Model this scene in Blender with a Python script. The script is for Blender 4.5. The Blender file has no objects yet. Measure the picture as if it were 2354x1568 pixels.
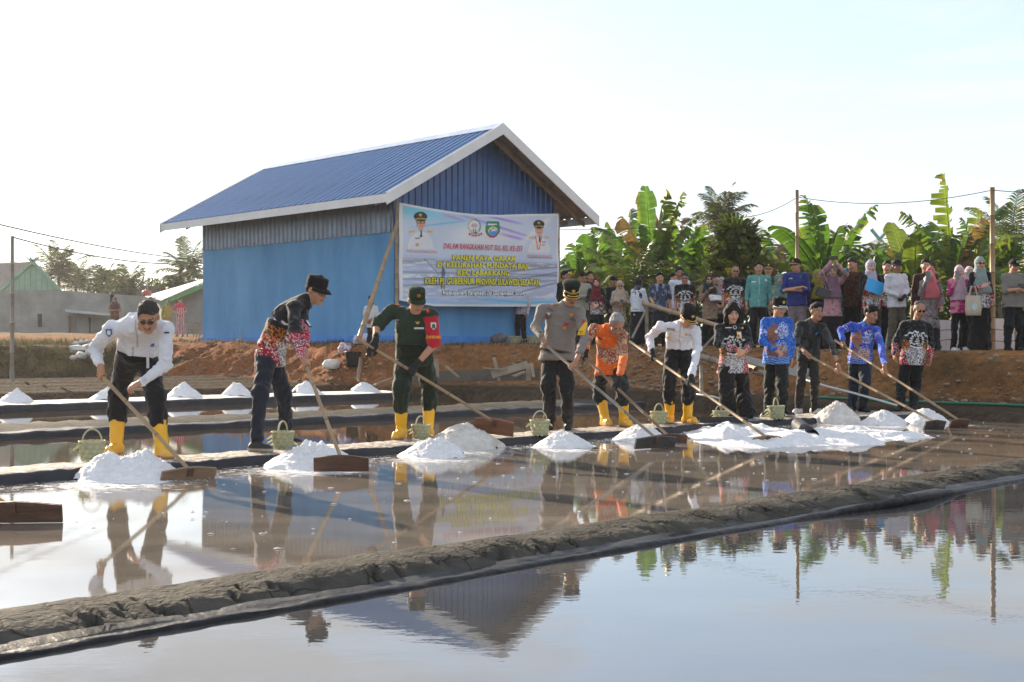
import bpy, bmesh, math, random
import numpy as np
from mathutils import Vector, Matrix, Quaternion

scene = bpy.context.scene
COL = scene.collection
random.seed(7)
RNG = np.random.default_rng(11)

# ------------------------------------------------------------------ camera
F = 2900.0            # focal length in pixels of a 2353 px wide frame
CX, HY, CZ = 1176.5, 801.0, 1.0
cam_d = bpy.data.cameras.new('camera')
cam_d.sensor_width = 36.0
cam_d.lens = 36.0 * F / 2353.0
cam_d.clip_start = 0.1
cam_d.clip_end = 4000
cam = bpy.data.objects.new('camera', cam_d)
COL.objects.link(cam)
cam.location = (0, 0, CZ)
cam.rotation_euler = (math.radians(90) + math.atan(17.0 / F), 0, 0)
scene.camera = cam

# ------------------------------------------------------------------ sky and sun
SUN_EL, SUN_AZ = math.radians(19), math.radians(-36)      # azimuth from +Y, negative = left
SUN_DIR = Vector((math.sin(SUN_AZ) * math.cos(SUN_EL), math.cos(SUN_AZ) * math.cos(SUN_EL), math.sin(SUN_EL)))
world = bpy.data.worlds.new('World')
scene.world = world
world.use_nodes = True
wn, wl = world.node_tree.nodes, world.node_tree.links
wn.clear()
w_out = wn.new('ShaderNodeOutputWorld')
w_bg = wn.new('ShaderNodeBackground')
w_bg.inputs['Strength'].default_value = 0.12
sky = wn.new('ShaderNodeTexSky')
sky.sky_type = 'NISHITA'
sky.sun_disc = False
sky.sun_elevation = SUN_EL
sky.sun_rotation = SUN_AZ
sky.altitude = 0
sky.air_density = 1.0
sky.dust_density = 0.4
sky.ozone_density = 2.6
# thin high cloud: stretched noise over the whole dome
w_tc = wn.new('ShaderNodeTexCoord')
w_map = wn.new('ShaderNodeMapping')
w_map.inputs['Rotation'].default_value = (0, 0.12, 0.5)
w_map.inputs['Scale'].default_value = (1.6, 1.0, 11.0)
w_nz = wn.new('ShaderNodeTexNoise')
w_nz.inputs['Scale'].default_value = 1.9
w_nz.inputs['Detail'].default_value = 7
w_nz.inputs['Roughness'].default_value = 0.62
w_nz.inputs['Distortion'].default_value = 0.5
w_rmp = wn.new('ShaderNodeValToRGB')
w_rmp.color_ramp.elements[0].position = 0.43
w_rmp.color_ramp.elements[0].color = (0.47, 0.47, 0.47, 1)
w_rmp.color_ramp.elements[1].position = 0.62
w_rmp.color_ramp.elements[1].color = (0.95, 0.95, 0.95, 1)
w_mix = wn.new('ShaderNodeMix')
w_mix.data_type = 'RGBA'
wl.new(w_tc.outputs['Generated'], w_map.inputs['Vector'])
wl.new(w_map.outputs['Vector'], w_nz.inputs['Vector'])
wl.new(w_nz.outputs['Fac'], w_rmp.inputs['Fac'])
wl.new(w_rmp.outputs['Color'], w_mix.inputs['Factor'])
wl.new(sky.outputs['Color'], w_mix.inputs['A'])
w_mix.inputs['B'].default_value = (3.4, 3.42, 3.5, 1)      # an even veil of thin high cloud
wl.new(w_mix.outputs['Result'], w_bg.inputs['Color'])
wl.new(w_bg.outputs['Background'], w_out.inputs['Surface'])

sun_d = bpy.data.lights.new('sun', 'SUN')
sun_d.energy = 5.0
sun_d.angle = math.radians(0.6)
sun_d.color = (1.0, 0.84, 0.64)
sun = bpy.data.objects.new('sun', sun_d)
COL.objects.link(sun)
sun.rotation_euler = SUN_DIR.to_track_quat('Z', 'Y').to_euler()

scene.view_settings.view_transform = 'Standard'
scene.view_settings.look = 'None'
scene.view_settings.exposure = 1.24
scene.view_settings.gamma = 1.0
scene.view_settings.use_curve_mapping = False
scene.cycles.use_denoising = True
scene.cycles.max_bounces = 6
scene.cycles.diffuse_bounces = 3
scene.cycles.glossy_bounces = 3
scene.cycles.transmission_bounces = 4
scene.cycles.transparent_max_bounces = 6
scene.cycles.caustics_reflective = False
scene.cycles.caustics_refractive = False
scene.cycles.sample_clamp_indirect = 6.0

# ------------------------------------------------------------------ places
S2 = math.sqrt(0.5)
def UV(u, v, z=0.0):
 """site frame: u runs along the pans and the gable, v away from the camera across them"""
 return Vector(((u - v) * S2, (u + v) * S2, z))
def uv_of(x, y):
 return ((x + y) * S2, (y - x) * S2)
def W(px, py, d):
 return Vector(((px - CX) * d / F, d, CZ - (py - HY) * d / F))
def G(px, py, z=0.0):
 d = (CZ - z) * F / (py - HY)
 return Vector(((px - CX) * d / F, d, z))
def d_at_v(px, v):
 return v / S2 / (1 - (px - CX) / F)
def d_at_u(px, u):
 return u / S2 / (1 + (px - CX) / F)
def sstep(a, b, x):
 t = np.clip((x - a) / (b - a), 0, 1)
 return t * t * (3 - 2 * t)

_nz_dirs = np.random.default_rng(5).normal(size=(24, 3))
_nz_ph = np.random.default_rng(6).uniform(0, 6.28, 24)
def wob(p, scale=1.0, octs=8, seed=0):
 """cheap smooth noise in about -1..1 for an (n,3) array"""
 out = np.zeros(len(p))
 for i in range(octs):
  k = (i + seed * 5) % 24
  f = scale * (1.0 + 0.45 * i)
  out += np.sin(p @ (_nz_dirs[k] * f) + _nz_ph[k] + 1.3 * np.sin(p @ (_nz_dirs[(k + 7) % 24] * f * 0.6))) / (1 + 0.28 * i)
 return out / (octs * 0.36)

def _hash(ix, iy):
 h = (ix.astype(np.int64) * 374761393 + iy.astype(np.int64) * 668265263) & 0xFFFFFFFF
 h = ((h ^ (h >> 13)) * 1274126177) & 0xFFFFFFFF
 return ((h ^ (h >> 16)) & 0xFFFF) / 65535.0
def vnoise(x, y):
 ix, iy = np.floor(x), np.floor(y)
 fx, fy = x - ix, y - iy
 fx = fx * fx * (3 - 2 * fx); fy = fy * fy * (3 - 2 * fy)
 a = _hash(ix, iy); b = _hash(ix + 1, iy); c = _hash(ix, iy + 1); d = _hash(ix + 1, iy + 1)
 return (a * (1 - fx) + b * fx) * (1 - fy) + (c * (1 - fx) + d * fx) * fy
def fbm(x, y, o=5, g=0.5):
 s = np.zeros_like(x, dtype=float); a = 1.0; n = 0
 for i in range(o):
  s += a * (vnoise(x, y) - 0.5); n += a
  x = x * 2.03 + 17.1; y = y * 2.03 + 3.7; a *= g
 return s / n * 2

# ------------------------------------------------------------------ materials
MATS = {}
def _sock(n, *names):
 for k in names:
  if k in n.inputs:
   return n.inputs[k]
def pm(name, col, rough=0.7, var=0.12, scale=6.0, bump=0.0, bscale=40.0, metal=0.0, spec=0.5, col2=None,
       transl=0.0, attr=None, coat=0.0, stretch=None, thr=None, sheen=0.0, rvar=0.0, transl_col=None):
 """procedural principled material: noise-varied colour, optional second colour, bump and translucency"""
 if name in MATS:
  return MATS[name]
 m = bpy.data.materials.new(name)
 m.use_nodes = True
 N, L = m.node_tree.nodes, m.node_tree.links
 b = N['Principled BSDF']
 b.inputs['Roughness'].default_value = rough
 b.inputs['Metallic'].default_value = metal
 _sock(b, 'Specular IOR Level', 'Specular').default_value = spec
 if coat:
  b.inputs['Coat Weight'].default_value = coat
  b.inputs['Coat Roughness'].default_value = 0.12
 if sheen:
  b.inputs['Sheen Weight'].default_value = sheen
 tc = N.new('ShaderNodeTexCoord')
 mp = N.new('ShaderNodeMapping')
 if stretch:
  mp.inputs['Scale'].default_value = stretch
 L.new(tc.outputs['Object'], mp.inputs['Vector'])
 nz = N.new('ShaderNodeTexNoise')
 nz.inputs['Scale'].default_value = scale
 nz.inputs['Detail'].default_value = 6
 nz.inputs['Roughness'].default_value = 0.6
 L.new(mp.outputs['Vector'], nz.inputs['Vector'])
 rp = N.new('ShaderNodeValToRGB')
 e = rp.color_ramp.elements
 lo, hi = thr if thr else (0.3, 0.7)
 e[0].position, e[1].position = lo, hi
 if attr:
  g = [1 - var, 1 + var * 0.6]
  e[0].color = (g[0], g[0], g[0], 1); e[1].color = (min(g[1], 1.3),) * 3 + (1,)
  at = N.new('ShaderNodeAttribute'); at.attribute_name = attr
  mx = N.new('ShaderNodeMix'); mx.data_type = 'RGBA'; mx.blend_type = 'MULTIPLY'
  mx.inputs['Factor'].default_value = 1.0
  L.new(at.outputs['Color'], mx.inputs['A']); L.new(rp.outputs['Color'], mx.inputs['B'])
  csock = mx.outputs['Result']
 else:
  c2 = col2 if col2 else tuple(min(1, c * (1 + var)) for c in col)
  c1 = col if col2 else tuple(c * (1 - var) for c in col)
  e[0].color = (*c1, 1); e[1].color = (*c2, 1)
  csock = rp.outputs['Color']
 L.new(nz.outputs['Fac'], rp.inputs['Fac'])
 L.new(csock, b.inputs['Base Color'])
 if rvar:
  mr = N.new('ShaderNodeMapRange')
  mr.inputs['To Min'].default_value = max(0.02, rough - rvar); mr.inputs['To Max'].default_value = min(1, rough + rvar)
  mr.inputs['From Min'].default_value = 0.3; mr.inputs['From Max'].default_value = 0.7
  L.new(nz.outputs['Fac'], mr.inputs['Value']); L.new(mr.outputs['Result'], b.inputs['Roughness'])
 if bump:
  n2 = N.new('ShaderNodeTexNoise')
  n2.inputs['Scale'].default_value = bscale; n2.inputs['Detail'].default_value = 5
  L.new(mp.outputs['Vector'], n2.inputs['Vector'])
  bp = N.new('ShaderNodeBump'); bp.inputs['Strength'].default_value = bump
  bp.inputs['Distance'].default_value = 0.02
  L.new(n2.outputs['Fac'], bp.inputs['Height']); L.new(bp.outputs['Normal'], b.inputs['Normal'])
 if transl:
  tr = N.new('ShaderNodeBsdfTranslucent')
  if transl_col:
   mt = N.new('ShaderNodeMix'); mt.data_type = 'RGBA'; mt.blend_type = 'MULTIPLY'; mt.inputs['Factor'].default_value = 1
   L.new(csock, mt.inputs['A']); mt.inputs['B'].default_value = (*transl_col, 1)
   L.new(mt.outputs['Result'], tr.inputs['Color'])
  else:
   L.new(csock, tr.inputs['Color'])
  ms = N.new('ShaderNodeMixShader'); ms.inputs['Fac'].default_value = transl
  L.new(b.outputs['BSDF'], ms.inputs[1]); L.new(tr.outputs['BSDF'], ms.inputs[2])
  L.new(ms.outputs['Shader'], N['Material Output'].inputs['Surface'])
 MATS[name] = m
 return m

# ------------------------------------------------------------------ objects
def tag(o, label=None, cat=None, group=None, kind=None):
 if label: o['label'] = label
 if cat: o['category'] = cat
 if group: o['group'] = group
 if kind: o['kind'] = kind
 return o
def empty(name, loc=(0, 0, 0), rz=0.0):
 o = bpy.data.objects.new(name, None)
 o.empty_display_size = 0.1
 o.location = loc
 o.rotation_euler = (0, 0, rz)
 COL.objects.link(o)
 return o
def link(name, me, parent=None, mat=None, loc=None):
 o = bpy.data.objects.new(name, me)
 COL.objects.link(o)
 if parent is not None:
  o.parent = parent
  if parent.type != 'EMPTY' or parent.get('_world'):
   pass
 if loc is not None:
  o.location = loc
 if mat is not None and len(me.materials) == 0:
  for mm in (mat if isinstance(mat, (list, tuple)) else [mat]):
   me.materials.append(mm)
 return o
def mesh(name, V, Fc, mat=None, parent=None, smooth=False, fm=None, loc=None, col=None):
 me = bpy.data.meshes.new(name)
 V = np.asarray(V, dtype=np.float32).reshape(-1, 3)
 if isinstance(Fc, np.ndarray):
  n, k = Fc.shape
  me.vertices.add(len(V)); me.vertices.foreach_set('co', V.ravel())
  me.loops.add(n * k); me.loops.foreach_set('vertex_index', Fc.astype(np.int32).ravel())
  me.polygons.add(n)
  me.polygons.foreach_set('loop_start', np.arange(0, n * k, k, dtype=np.int32))
  me.polygons.foreach_set('loop_total', np.full(n, k, dtype=np.int32))
  me.update(calc_edges=True)
 else:
  me.from_pydata([tuple(map(float, v)) for v in V], [], Fc)
  me.update()
 if smooth:
  me.polygons.foreach_set('use_smooth', np.ones(len(me.polygons), dtype=bool))
 if fm is not None:
  me.polygons.foreach_set('material_index', np.asarray(fm, dtype=np.int32))
 if col is not None:
  a = me.color_attributes.new('Col', 'FLOAT_COLOR', 'POINT')
  c4 = np.ones((len(V), 4), dtype=np.float32); c4[:, :3] = col
  a.data.foreach_set('color', c4.ravel())
 return link(name, me, parent, mat, loc)
def set_parent_keep(o, p):
 """children are written in world space under roots that sit at their base: shift by the root's place"""
 o.parent = p
 o.matrix_parent_inverse = Matrix.Translation(-Vector(p.location)) if p.rotation_euler.z == 0 else (Matrix.Translation(p.location) @ Matrix.Rotation(p.rotation_euler.z, 4, 'Z')).inverted()
 return o

class MB:
 """collects shapes into one mesh"""
 def __init__(s):
  s.V = []; s.F = []; s.M = []
 def add(s, V, Fc, m=0):
  o = len(s.V)
  s.V.extend([tuple(v) for v in V])
  for f in Fc:
   s.F.append(tuple(int(i) + o for i in f)); s.M.append(m)
  return s
 def box(s, c, sz, R=None, m=0, taper=None):
  hx, hy, hz = sz[0] / 2, sz[1] / 2, sz[2] / 2
  P = [Vector((x * hx, y * hy, z * hz)) for z in (-1, 1) for y in (-1, 1) for x in (-1, 1)]
  if R is not None: P = [R @ p for p in P]
  c = Vector(c)
  return s.add([p + c for p in P], [(0, 2, 3, 1), (4, 5, 7, 6), (0, 1, 5, 4), (2, 6, 7, 3), (0, 4, 6, 2), (1, 3, 7, 5)], m)
 def prism(s, pts, off, m=0):
  """closed planar outline extruded by the vector off"""
  n = len(pts); off = Vector(off)
  P = [Vector(p) for p in pts]
  V = P + [p + off for p in P]
  Fc = [tuple(range(n - 1, -1, -1)), tuple(range(n, 2 * n))]
  Fc += [(i, (i + 1) % n, n + (i + 1) % n, n + i) for i in range(n)]
  return s.add(V, Fc, m)
 def tube(s, pts, rad, seg=8, m=0, caps=True, up=None):
  pts = [Vector(p) for p in pts]
  n = len(pts)
  if not hasattr(rad, '__len__'): rad = [rad] * n
  V = []; prev = None
  for i, p in enumerate(pts):
   t = (pts[min(i + 1, n - 1)] - pts[max(i - 1, 0)])
   t.normalize()
   if prev is None:
    a = Vector((0, 0, 1)) if abs(t.z) < 0.9 else Vector((1, 0, 0))
    x = t.cross(a).normalized()
   else:
    x = (prev - t * prev.dot(t))
    x = x.normalized() if x.length > 1e-6 else t.orthogonal().normalized()
   prev = x
   y = t.cross(x)
   for k in range(seg):
    an = 2 * math.pi * k / seg
    V.append(p + (x * math.cos(an) + y * math.sin(an)) * rad[i])
  Fc = []
  for i in range(n - 1):
   for k in range(seg):
    k2 = (k + 1) % seg
    Fc.append((i * seg + k, i * seg + k2, (i + 1) * seg + k2, (i + 1) * seg + k))
  if caps:
   Fc.append(tuple(range(seg - 1, -1, -1)))
   Fc.append(tuple((n - 1) * seg + k for k in range(seg)))
  return s.add(V, Fc, m)
 def lathe(s, prof, seg=20, m=0, M4=None, sx=1.0, sy=1.0, close=False):
  V = []; n = len(prof)
  for r, z in prof:
   for k in range(seg):
    a = 2 * math.pi * k / seg
    p = Vector((r * math.cos(a) * sx, r * math.sin(a) * sy, z))
    V.append(M4 @ p if M4 is not None else p)
  Fc = []
  for i in range(n - 1):
   for k in range(seg):
    k2 = (k + 1) % seg
    Fc.append((i * seg + k, i * seg + k2, (i + 1) * seg + k2, (i + 1) * seg + k))
  if close:
   Fc.append(tuple(range(seg - 1, -1, -1))); Fc.append(tuple((n - 1) * seg + k for k in range(seg)))
  return s.add(V, Fc, m)
 def build(s, name, mat=None, parent=None, smooth=False, loc=None):
  me = bpy.data.meshes.new(name)
  if loc is not None:
   lv = Vector(loc); V = [tuple(Vector(v) - lv) for v in s.V]
  else:
   V = s.V
  me.from_pydata([tuple(v) for v in V], [], s.F)
  me.update()
  if smooth:
   me.polygons.foreach_set('use_smooth', np.ones(len(me.polygons), dtype=bool))
  if isinstance(mat, (list, tuple)) and len(mat) > 1:
   me.polygons.foreach_set('material_index', np.asarray(s.M, dtype=np.int32))
  o = link(name, me, None, mat, loc)
  if parent is not None:
   set_parent_keep(o, parent)
  return o
def copy_tree(o, parent=None):
 c = o.copy(); COL.objects.link(c)
 if parent is not None:
  c.parent = parent
 for ch in list(o.children):
  copy_tree(ch, c)
 return c
def smooth_by_angle(o, deg=40):
 me = o.data
 me.polygons.foreach_set('use_smooth', np.ones(len(me.polygons), dtype=bool))
 try:
  me.set_sharp_from_angle(angle=math.radians(deg))
 except Exception:
  pass
def grid_faces(nu, nv):
 i = np.arange(nu - 1)[:, None] * nv + np.arange(nv - 1)[None, :]
 i = i.ravel()
 return np.stack([i, i + nv, i + nv + 1, i + 1], 1)
# ================================================================== ground, bunds, water
def emb_edge(v):          # top edge of the earth bank along u, as a function of v
 return 20.1 - 2.25 * sstep(17.5, 21.0, v)
def emb_foot(v):
 return 18.5 - 2.1 * sstep(17.0, 21.0, v) - 2.6 * sstep(25.5, 29.0, v)
def top_z(v):
 return 0.95 + 0.16 * sstep(10, 22, v) + 0.012 * np.clip(v - 24, 0, 30)
def ground_h(u, v):
 u = np.asarray(u, float); v = np.asarray(v, float)
 base = np.where(v < 21.2, -0.07, -0.07 + 0.30 * sstep(21.2, 21.9, v) + 0.10 * sstep(22, 27, v))
 base = base + np.where((v > 22) & (v < 28), 0.05 * np.maximum(0, np.sin((v - 22) * 5.2)) ** 2, 0)
 end = sstep(16.55, 16.95, u + 0.25 * np.sin(v * 1.3)) * (0.17 + 0.012 * np.clip(v - 6, 0, 20))
 base = np.maximum(base, end - 0.07)
 ue, uf = emb_edge(v), emb_foot(v)
 e1 = sstep(uf - 0.15, ue + 0.1, u) ** 0.85
 tz = top_z(v)
 z = base + (tz - base) * e1
 # grassy bank that closes the mud field at the left
 e2 = sstep(27.0, 28.9, v + 0.3 * np.sin(u * 1.1))
 z = np.maximum(z, base + (1.08 + 0.012 * np.clip(v - 30, 0, 40) - base) * e2)
 # beyond: the land rises gently
 far = np.clip(np.hypot(u - 18, v - 22) - 12, 0, 60)
 z = z + np.where((u > 19.5) | (v > 29), far * 0.010, 0)
 rough = (sstep(uf - 0.4, uf + 0.3, u) * 1.0 + e2 * 0.6)
 slope = np.clip(e1 * (1 - e1) * 4, 0, 1)
 z = z + rough * (fbm(u * 1.1, v * 1.1, 4) * 0.05) + slope * (fbm(u * 3.1, v * 3.1, 5, 0.62) * 0.17)
 z = z + slope * 0.05 * fbm(u * 1.2 + v * 0.2, v * 5.5, 3)
 z = z + e2 * (1 - e2) * 4 * fbm(u * 2.5, v * 2.5, 5, 0.6) * 0.18
 return z

def axis(*segs):
 out = []
 for a, b, n in segs:
  out.append(np.linspace(a, b, n, endpoint=False))
 out.append(np.array([segs[-1][1]]))
 return np.concatenate(out)
gu = axis((-900, -60, 8), (-60, -12, 10), (-12, 12, 40), (12, 15.6, 30), (15.6, 21.2, 120), (21.2, 30, 34), (30, 70, 14), (70, 1100, 10))
gv = axis((-900, -40, 8), (-40, 4, 12), (4, 12, 80), (12, 24, 150), (24, 32, 110), (32, 45, 26), (45, 90, 14), (90, 1100, 10))
UU, VV = np.meshgrid(gu, gv, indexing='ij')
ZZ = ground_h(UU.ravel(), VV.ravel())
farr = np.hypot(UU.ravel() - 15, VV.ravel() - 15)
gx = (UU.ravel() - VV.ravel()) * S2; gy = (UU.ravel() + VV.ravel()) * S2
# on the right of and behind the camera the land stays low
ZZ = np.where((VV.ravel() < 3) & (UU.ravel() < 16), -0.35, ZZ)

def earth_material():
 m = bpy.data.materials.new('earth')
 m.use_nodes = True
 N, L = m.node_tree.nodes, m.node_tree.links
 b = N['Principled BSDF']; b.inputs['Roughness'].default_value = 0.95
 _sock(b, 'Specular IOR Level').default_value = 0.04
 at = N.new('ShaderNodeAttribute'); at.attribute_name = 'Col'
 tc = N.new('ShaderNodeTexCoord')
 nz = N.new('ShaderNodeTexNoise'); nz.inputs['Scale'].default_value = 7; nz.inputs['Detail'].default_value = 10; nz.inputs['Roughness'].default_value = 0.72
 L.new(tc.outputs['Object'], nz.inputs['Vector'])
 rp = N.new('ShaderNodeValToRGB')
 rp.color_ramp.elements[0].position = 0.32; rp.color_ramp.elements[0].color = (0.5, 0.47, 0.45, 1)
 rp.color_ramp.elements[1].position = 0.70; rp.color_ramp.elements[1].color = (1.35, 1.3, 1.2, 1)
 L.new(nz.outputs['Fac'], rp.inputs['Fac'])
 mx = N.new('ShaderNodeMix'); mx.data_type = 'RGBA'; mx.blend_type = 'MULTIPLY'; mx.inputs['Factor'].default_value = 1
 L.new(at.outputs['Color'], mx.inputs['A']); L.new(rp.outputs['Color'], mx.inputs['B'])
 L.new(mx.outputs['Result'], b.inputs['Base Color'])
 vo = N.new('ShaderNodeTexVoronoi'); vo.inputs['Scale'].default_value = 14
 L.new(tc.outputs['Object'], vo.inputs['Vector'])
 n2 = N.new('ShaderNodeTexNoise'); n2.inputs['Scale'].default_value = 30; n2.inputs['Detail'].default_value = 8
 L.new(tc.outputs['Object'], n2.inputs['Vector'])
 ad = N.new('ShaderNodeMath'); ad.operation = 'MULTIPLY_ADD'; ad.inputs[1].default_value = -0.6
 L.new(vo.outputs['Distance'], ad.inputs[0]); L.new(n2.outputs['Fac'], ad.inputs[2])
 bp = N.new('ShaderNodeBump'); bp.inputs['Strength'].default_value = 0.9; bp.inputs['Distance'].default_value = 0.05
 L.new(ad.outputs[0], bp.inputs['Height']); L.new(bp.outputs['Normal'], b.inputs['Normal'])
 return m
def ground_colour(u, v, z):
 red = np.array([0.27, 0.112, 0.050]); dry = np.array([0.30, 0.155, 0.070]); mud = np.array([0.085, 0.066, 0.048])
 grass = np.array([0.085, 0.08, 0.035]); dark = np.array([0.085, 0.062, 0.035]); olive = np.array([0.17, 0.135, 0.07])
 n = fbm(u * 0.9, v * 0.9, 4)[:, None]; n2 = fbm(u * 3.3 + 9, v * 3.3, 4)[:, None]
 c = np.tile(mud, (len(u), 1)) * (1 + 0.3 * n)
 up = (sstep(0.12, 0.35, z) * sstep(emb_foot(v) - 0.5, emb_foot(v) + 0.1, u))[:, None]
 lft = sstep(17, 24, v)[:, None]
 soil = dry * (1 - lft) + red * lft
 soil = soil * (1 + 0.45 * n) + 0.02 * n2
 c = c * (1 - up) + soil * up
 ed = (sstep(0.86, 1.0, z) * sstep(emb_edge(v) - 0.5, emb_edge(v), u))[:, None] * np.clip(0.5 + 1.4 * n2, 0, 1)
 c = c * (1 - 0.6 * ed) + olive * 0.6 * ed
 bank = (sstep(26.9, 27.6, v) * (u < emb_foot(v) + 1.6))[:, None]
 gcol = dark * (1 - np.clip(0.5 + n2 * 2, 0, 1)) + olive * np.clip(0.5 + n2 * 2, 0, 1)
 c = c * (1 - bank) + gcol * bank
 fld = (sstep(28.6, 29.4, v))[:, None] * (u < 17.0)[:, None]
 c = c * (1 - fld) + (grass * (1 + 0.5 * n)) * fld
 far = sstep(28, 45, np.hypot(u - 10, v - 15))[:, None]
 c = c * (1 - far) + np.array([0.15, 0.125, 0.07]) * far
 # a dark, grass-rooted patch in the bank at the right
 pt = np.exp(-(((v - 9.3) / 1.4) ** 2 + ((u - 19.5) / 0.7) ** 2))[:, None] * np.clip(0.7 + n2, 0, 1)
 c = c * (1 - 0.75 * pt) + np.array([0.06, 0.045, 0.022]) * 0.75 * pt
 return np.clip(c, 0.01, 1)
gcol = ground_colour(UU.ravel(), VV.ravel(), ZZ)
EARTH = earth_material()
ground = mesh('ground', np.stack([gx, gy, ZZ], 1), grid_faces(len(gu), len(gv)), EARTH, smooth=True, col=gcol)
tag(ground, kind='structure')

# ------------------------------------------------------------------ water
def water_material(name, base, rough, salt=0.0, wave=0.02, ws=6.0, ior=1.33, brown=None):
 m = bpy.data.materials.new(name)
 m.use_nodes = True
 N, L = m.node_tree.nodes, m.node_tree.links
 b = N['Principled BSDF']
 b.inputs['Roughness'].default_value = rough
 b.inputs['IOR'].default_value = ior
 tc = N.new('ShaderNodeTexCoord')
 mp = N.new('ShaderNodeMapping'); mp.inputs['Rotation'].default_value = (0, 0, math.radians(0))
 mp.inputs['Scale'].default_value = (1.0, 1.8, 1.0)
 L.new(tc.outputs['Object'], mp.inputs['Vector'])
 nz = N.new('ShaderNodeTexNoise'); nz.inputs['Scale'].default_value = 1.3; nz.inputs['Detail'].default_value = 6
 L.new(mp.outputs['Vector'], nz.inputs['Vector'])
 rp = N.new('ShaderNodeValToRGB')
 rp.color_ramp.elements[0].position = 0.35; rp.color_ramp.elements[0].color = (*base, 1)
 rp.color_ramp.elements[1].position = 0.68; rp.color_ramp.elements[1].color = (*(brown or [c * 1.25 for c in base]), 1)
 L.new(nz.outputs['Fac'], rp.inputs['Fac'])
 csock = rp.outputs['Color']
 if salt:
  at = N.new('ShaderNodeAttribute'); at.attribute_name = 'Col'      # red: wet salt near the heaps
  mp2 = N.new('ShaderNodeMapping'); mp2.inputs['Scale'].default_value = (1.0, 2.4, 1.0)
  mp2.inputs['Rotation'].default_value = (0, 0, math.radians(14))
  L.new(tc.outputs['Object'], mp2.inputs['Vector'])
  s1 = N.new('ShaderNodeTexNoise'); s1.inputs['Scale'].default_value = 9; s1.inputs['Detail'].default_value = 9; s1.inputs['Roughness'].default_value = 0.75
  L.new(mp2.outputs['Vector'], s1.inputs['Vector'])
  sep = N.new('ShaderNodeSeparateColor'); L.new(at.outputs['Color'], sep.inputs['Color'])
  ad = N.new('ShaderNodeMath'); ad.operation = 'MULTIPLY_ADD'; ad.inputs[1].default_value = 0.30
  L.new(sep.outputs['Red'], ad.inputs[0]); L.new(s1.outputs['Fac'], ad.inputs[2])
  r2 = N.new('ShaderNodeValToRGB')
  r2.color_ramp.elements[0].position = 0.635; r2.color_ramp.elements[0].color = (0, 0, 0, 1)
  r2.color_ramp.elements[1].position = 0.75; r2.color_ramp.elements[1].color = (1, 1, 1, 1)
  L.new(ad.outputs[0], r2.inputs['Fac'])
  mx = N.new('ShaderNodeMix'); mx.data_type = 'RGBA'
  L.new(r2.outputs['Color'], mx.inputs['Factor']); L.new(csock, mx.inputs['A'])
  mx.inputs['B'].default_value = (0.72, 0.72, 0.72, 1)
  csock = mx.outputs['Result']
  mr = N.new('ShaderNodeMapRange'); mr.inputs['To Min'].default_value = rough; mr.inputs['To Max'].default_value = 0.6
  L.new(r2.outputs['Color'], mr.inputs['Value']); L.new(mr.outputs['Result'], b.inputs['Roughness'])
 L.new(csock, b.inputs['Base Color'])
 n2 = N.new('ShaderNodeTexNoise'); n2.inputs['Scale'].default_value = ws; n2.inputs['Detail'].default_value = 3
 L.new(mp.outputs['Vector'], n2.inputs['Vector'])
 bp = N.new('ShaderNodeBump'); bp.inputs['Strength'].default_value = wave; bp.inputs['Distance'].default_value = 0.02
 if salt:
  n3 = N.new('ShaderNodeTexNoise'); n3.inputs['Scale'].default_value = 22; n3.inputs['Detail'].default_value = 3
  L.new(mp2.outputs['Vector'], n3.inputs['Vector'])
  mm = N.new('ShaderNodeMath'); mm.operation = 'MULTIPLY'
  L.new(n3.outputs['Fac'], mm.inputs[0]); L.new(sep.outputs['Green'], mm.inputs[1])
  aa = N.new('ShaderNodeMath'); aa.operation = 'MULTIPLY_ADD'; aa.inputs[1].default_value = 5.0
  L.new(mm.outputs[0], aa.inputs[0]); L.new(n2.outputs['Fac'], aa.inputs[2])
  L.new(aa.outputs[0], bp.inputs['Height'])
 else:
  L.new(n2.outputs['Fac'], bp.inputs['Height'])
 L.new(bp.outputs['Normal'], b.inputs['Normal'])
 return m

def water_sheet(name, u0, u1, v0, v1, z, mat, n=(2, 2), colf=None):
 us = np.linspace(u0, u1, n[0]); vs = np.linspace(v0, v1, n[1])
 A, B = np.meshgrid(us, vs, indexing='ij')
 V = np.stack([(A.ravel() - B.ravel()) * S2, (A.ravel() + B.ravel()) * S2, np.full(A.size, z)], 1)
 o = mesh(name, V, grid_faces(*n), mat, col=colf(A.ravel(), B.ravel()) if colf else None)
 return tag(o, kind='structure')

# salt heaps, also used for the salty rim in the pan (x, y, radius)
PILES = [  # px, d, half width m, height, second peak
 (292, 9.75, 0.42, 0.25, 1), (705, 10.75, 0.40, 0.27, 0), (990, 11.75, 0.32, 0.22, 0), (1066, 12.75, 0.37, 0.29, 0),
 (1292, 12.85, 0.28, 0.21, 0), (1476, 13.75, 0.29, 0.22, 0), (1915, 16.9, 0.32, 0.33, 0), (2022, 16.6, 0.31, 0.235, 0), (2132, 16.9, 0.31, 0.25, 0)]
def mid_col(u, v):
 x = (u - v) * S2; y = (u + v) * S2
 r = np.zeros_like(u)
 for px, d, w, h, k in PILES:
  X = (px - CX) * d / F
  r = np.maximum(r, np.exp(-(((x - X) / (w * 1.7)) ** 2 + ((y - d + 0.45) / (w * 1.5)) ** 2)) * 0.75)
 r = np.maximum(r, 0.42 * np.exp(-((v - 9.0) / 0.5) ** 2)); r = np.maximum(r, .16 * sstep(6.0, 9.0, v))
 r = np.maximum(r, 0.55 * np.exp(-((v - 8.4) / 0.55) ** 2) * sstep(12.2, 14.0, u))
 g = np.clip(1.25 * np.exp(-((v - 9.0) / 1.3) ** 2), 0, 1)
 return np.stack([r, g, np.zeros_like(r)], 1)
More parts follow.
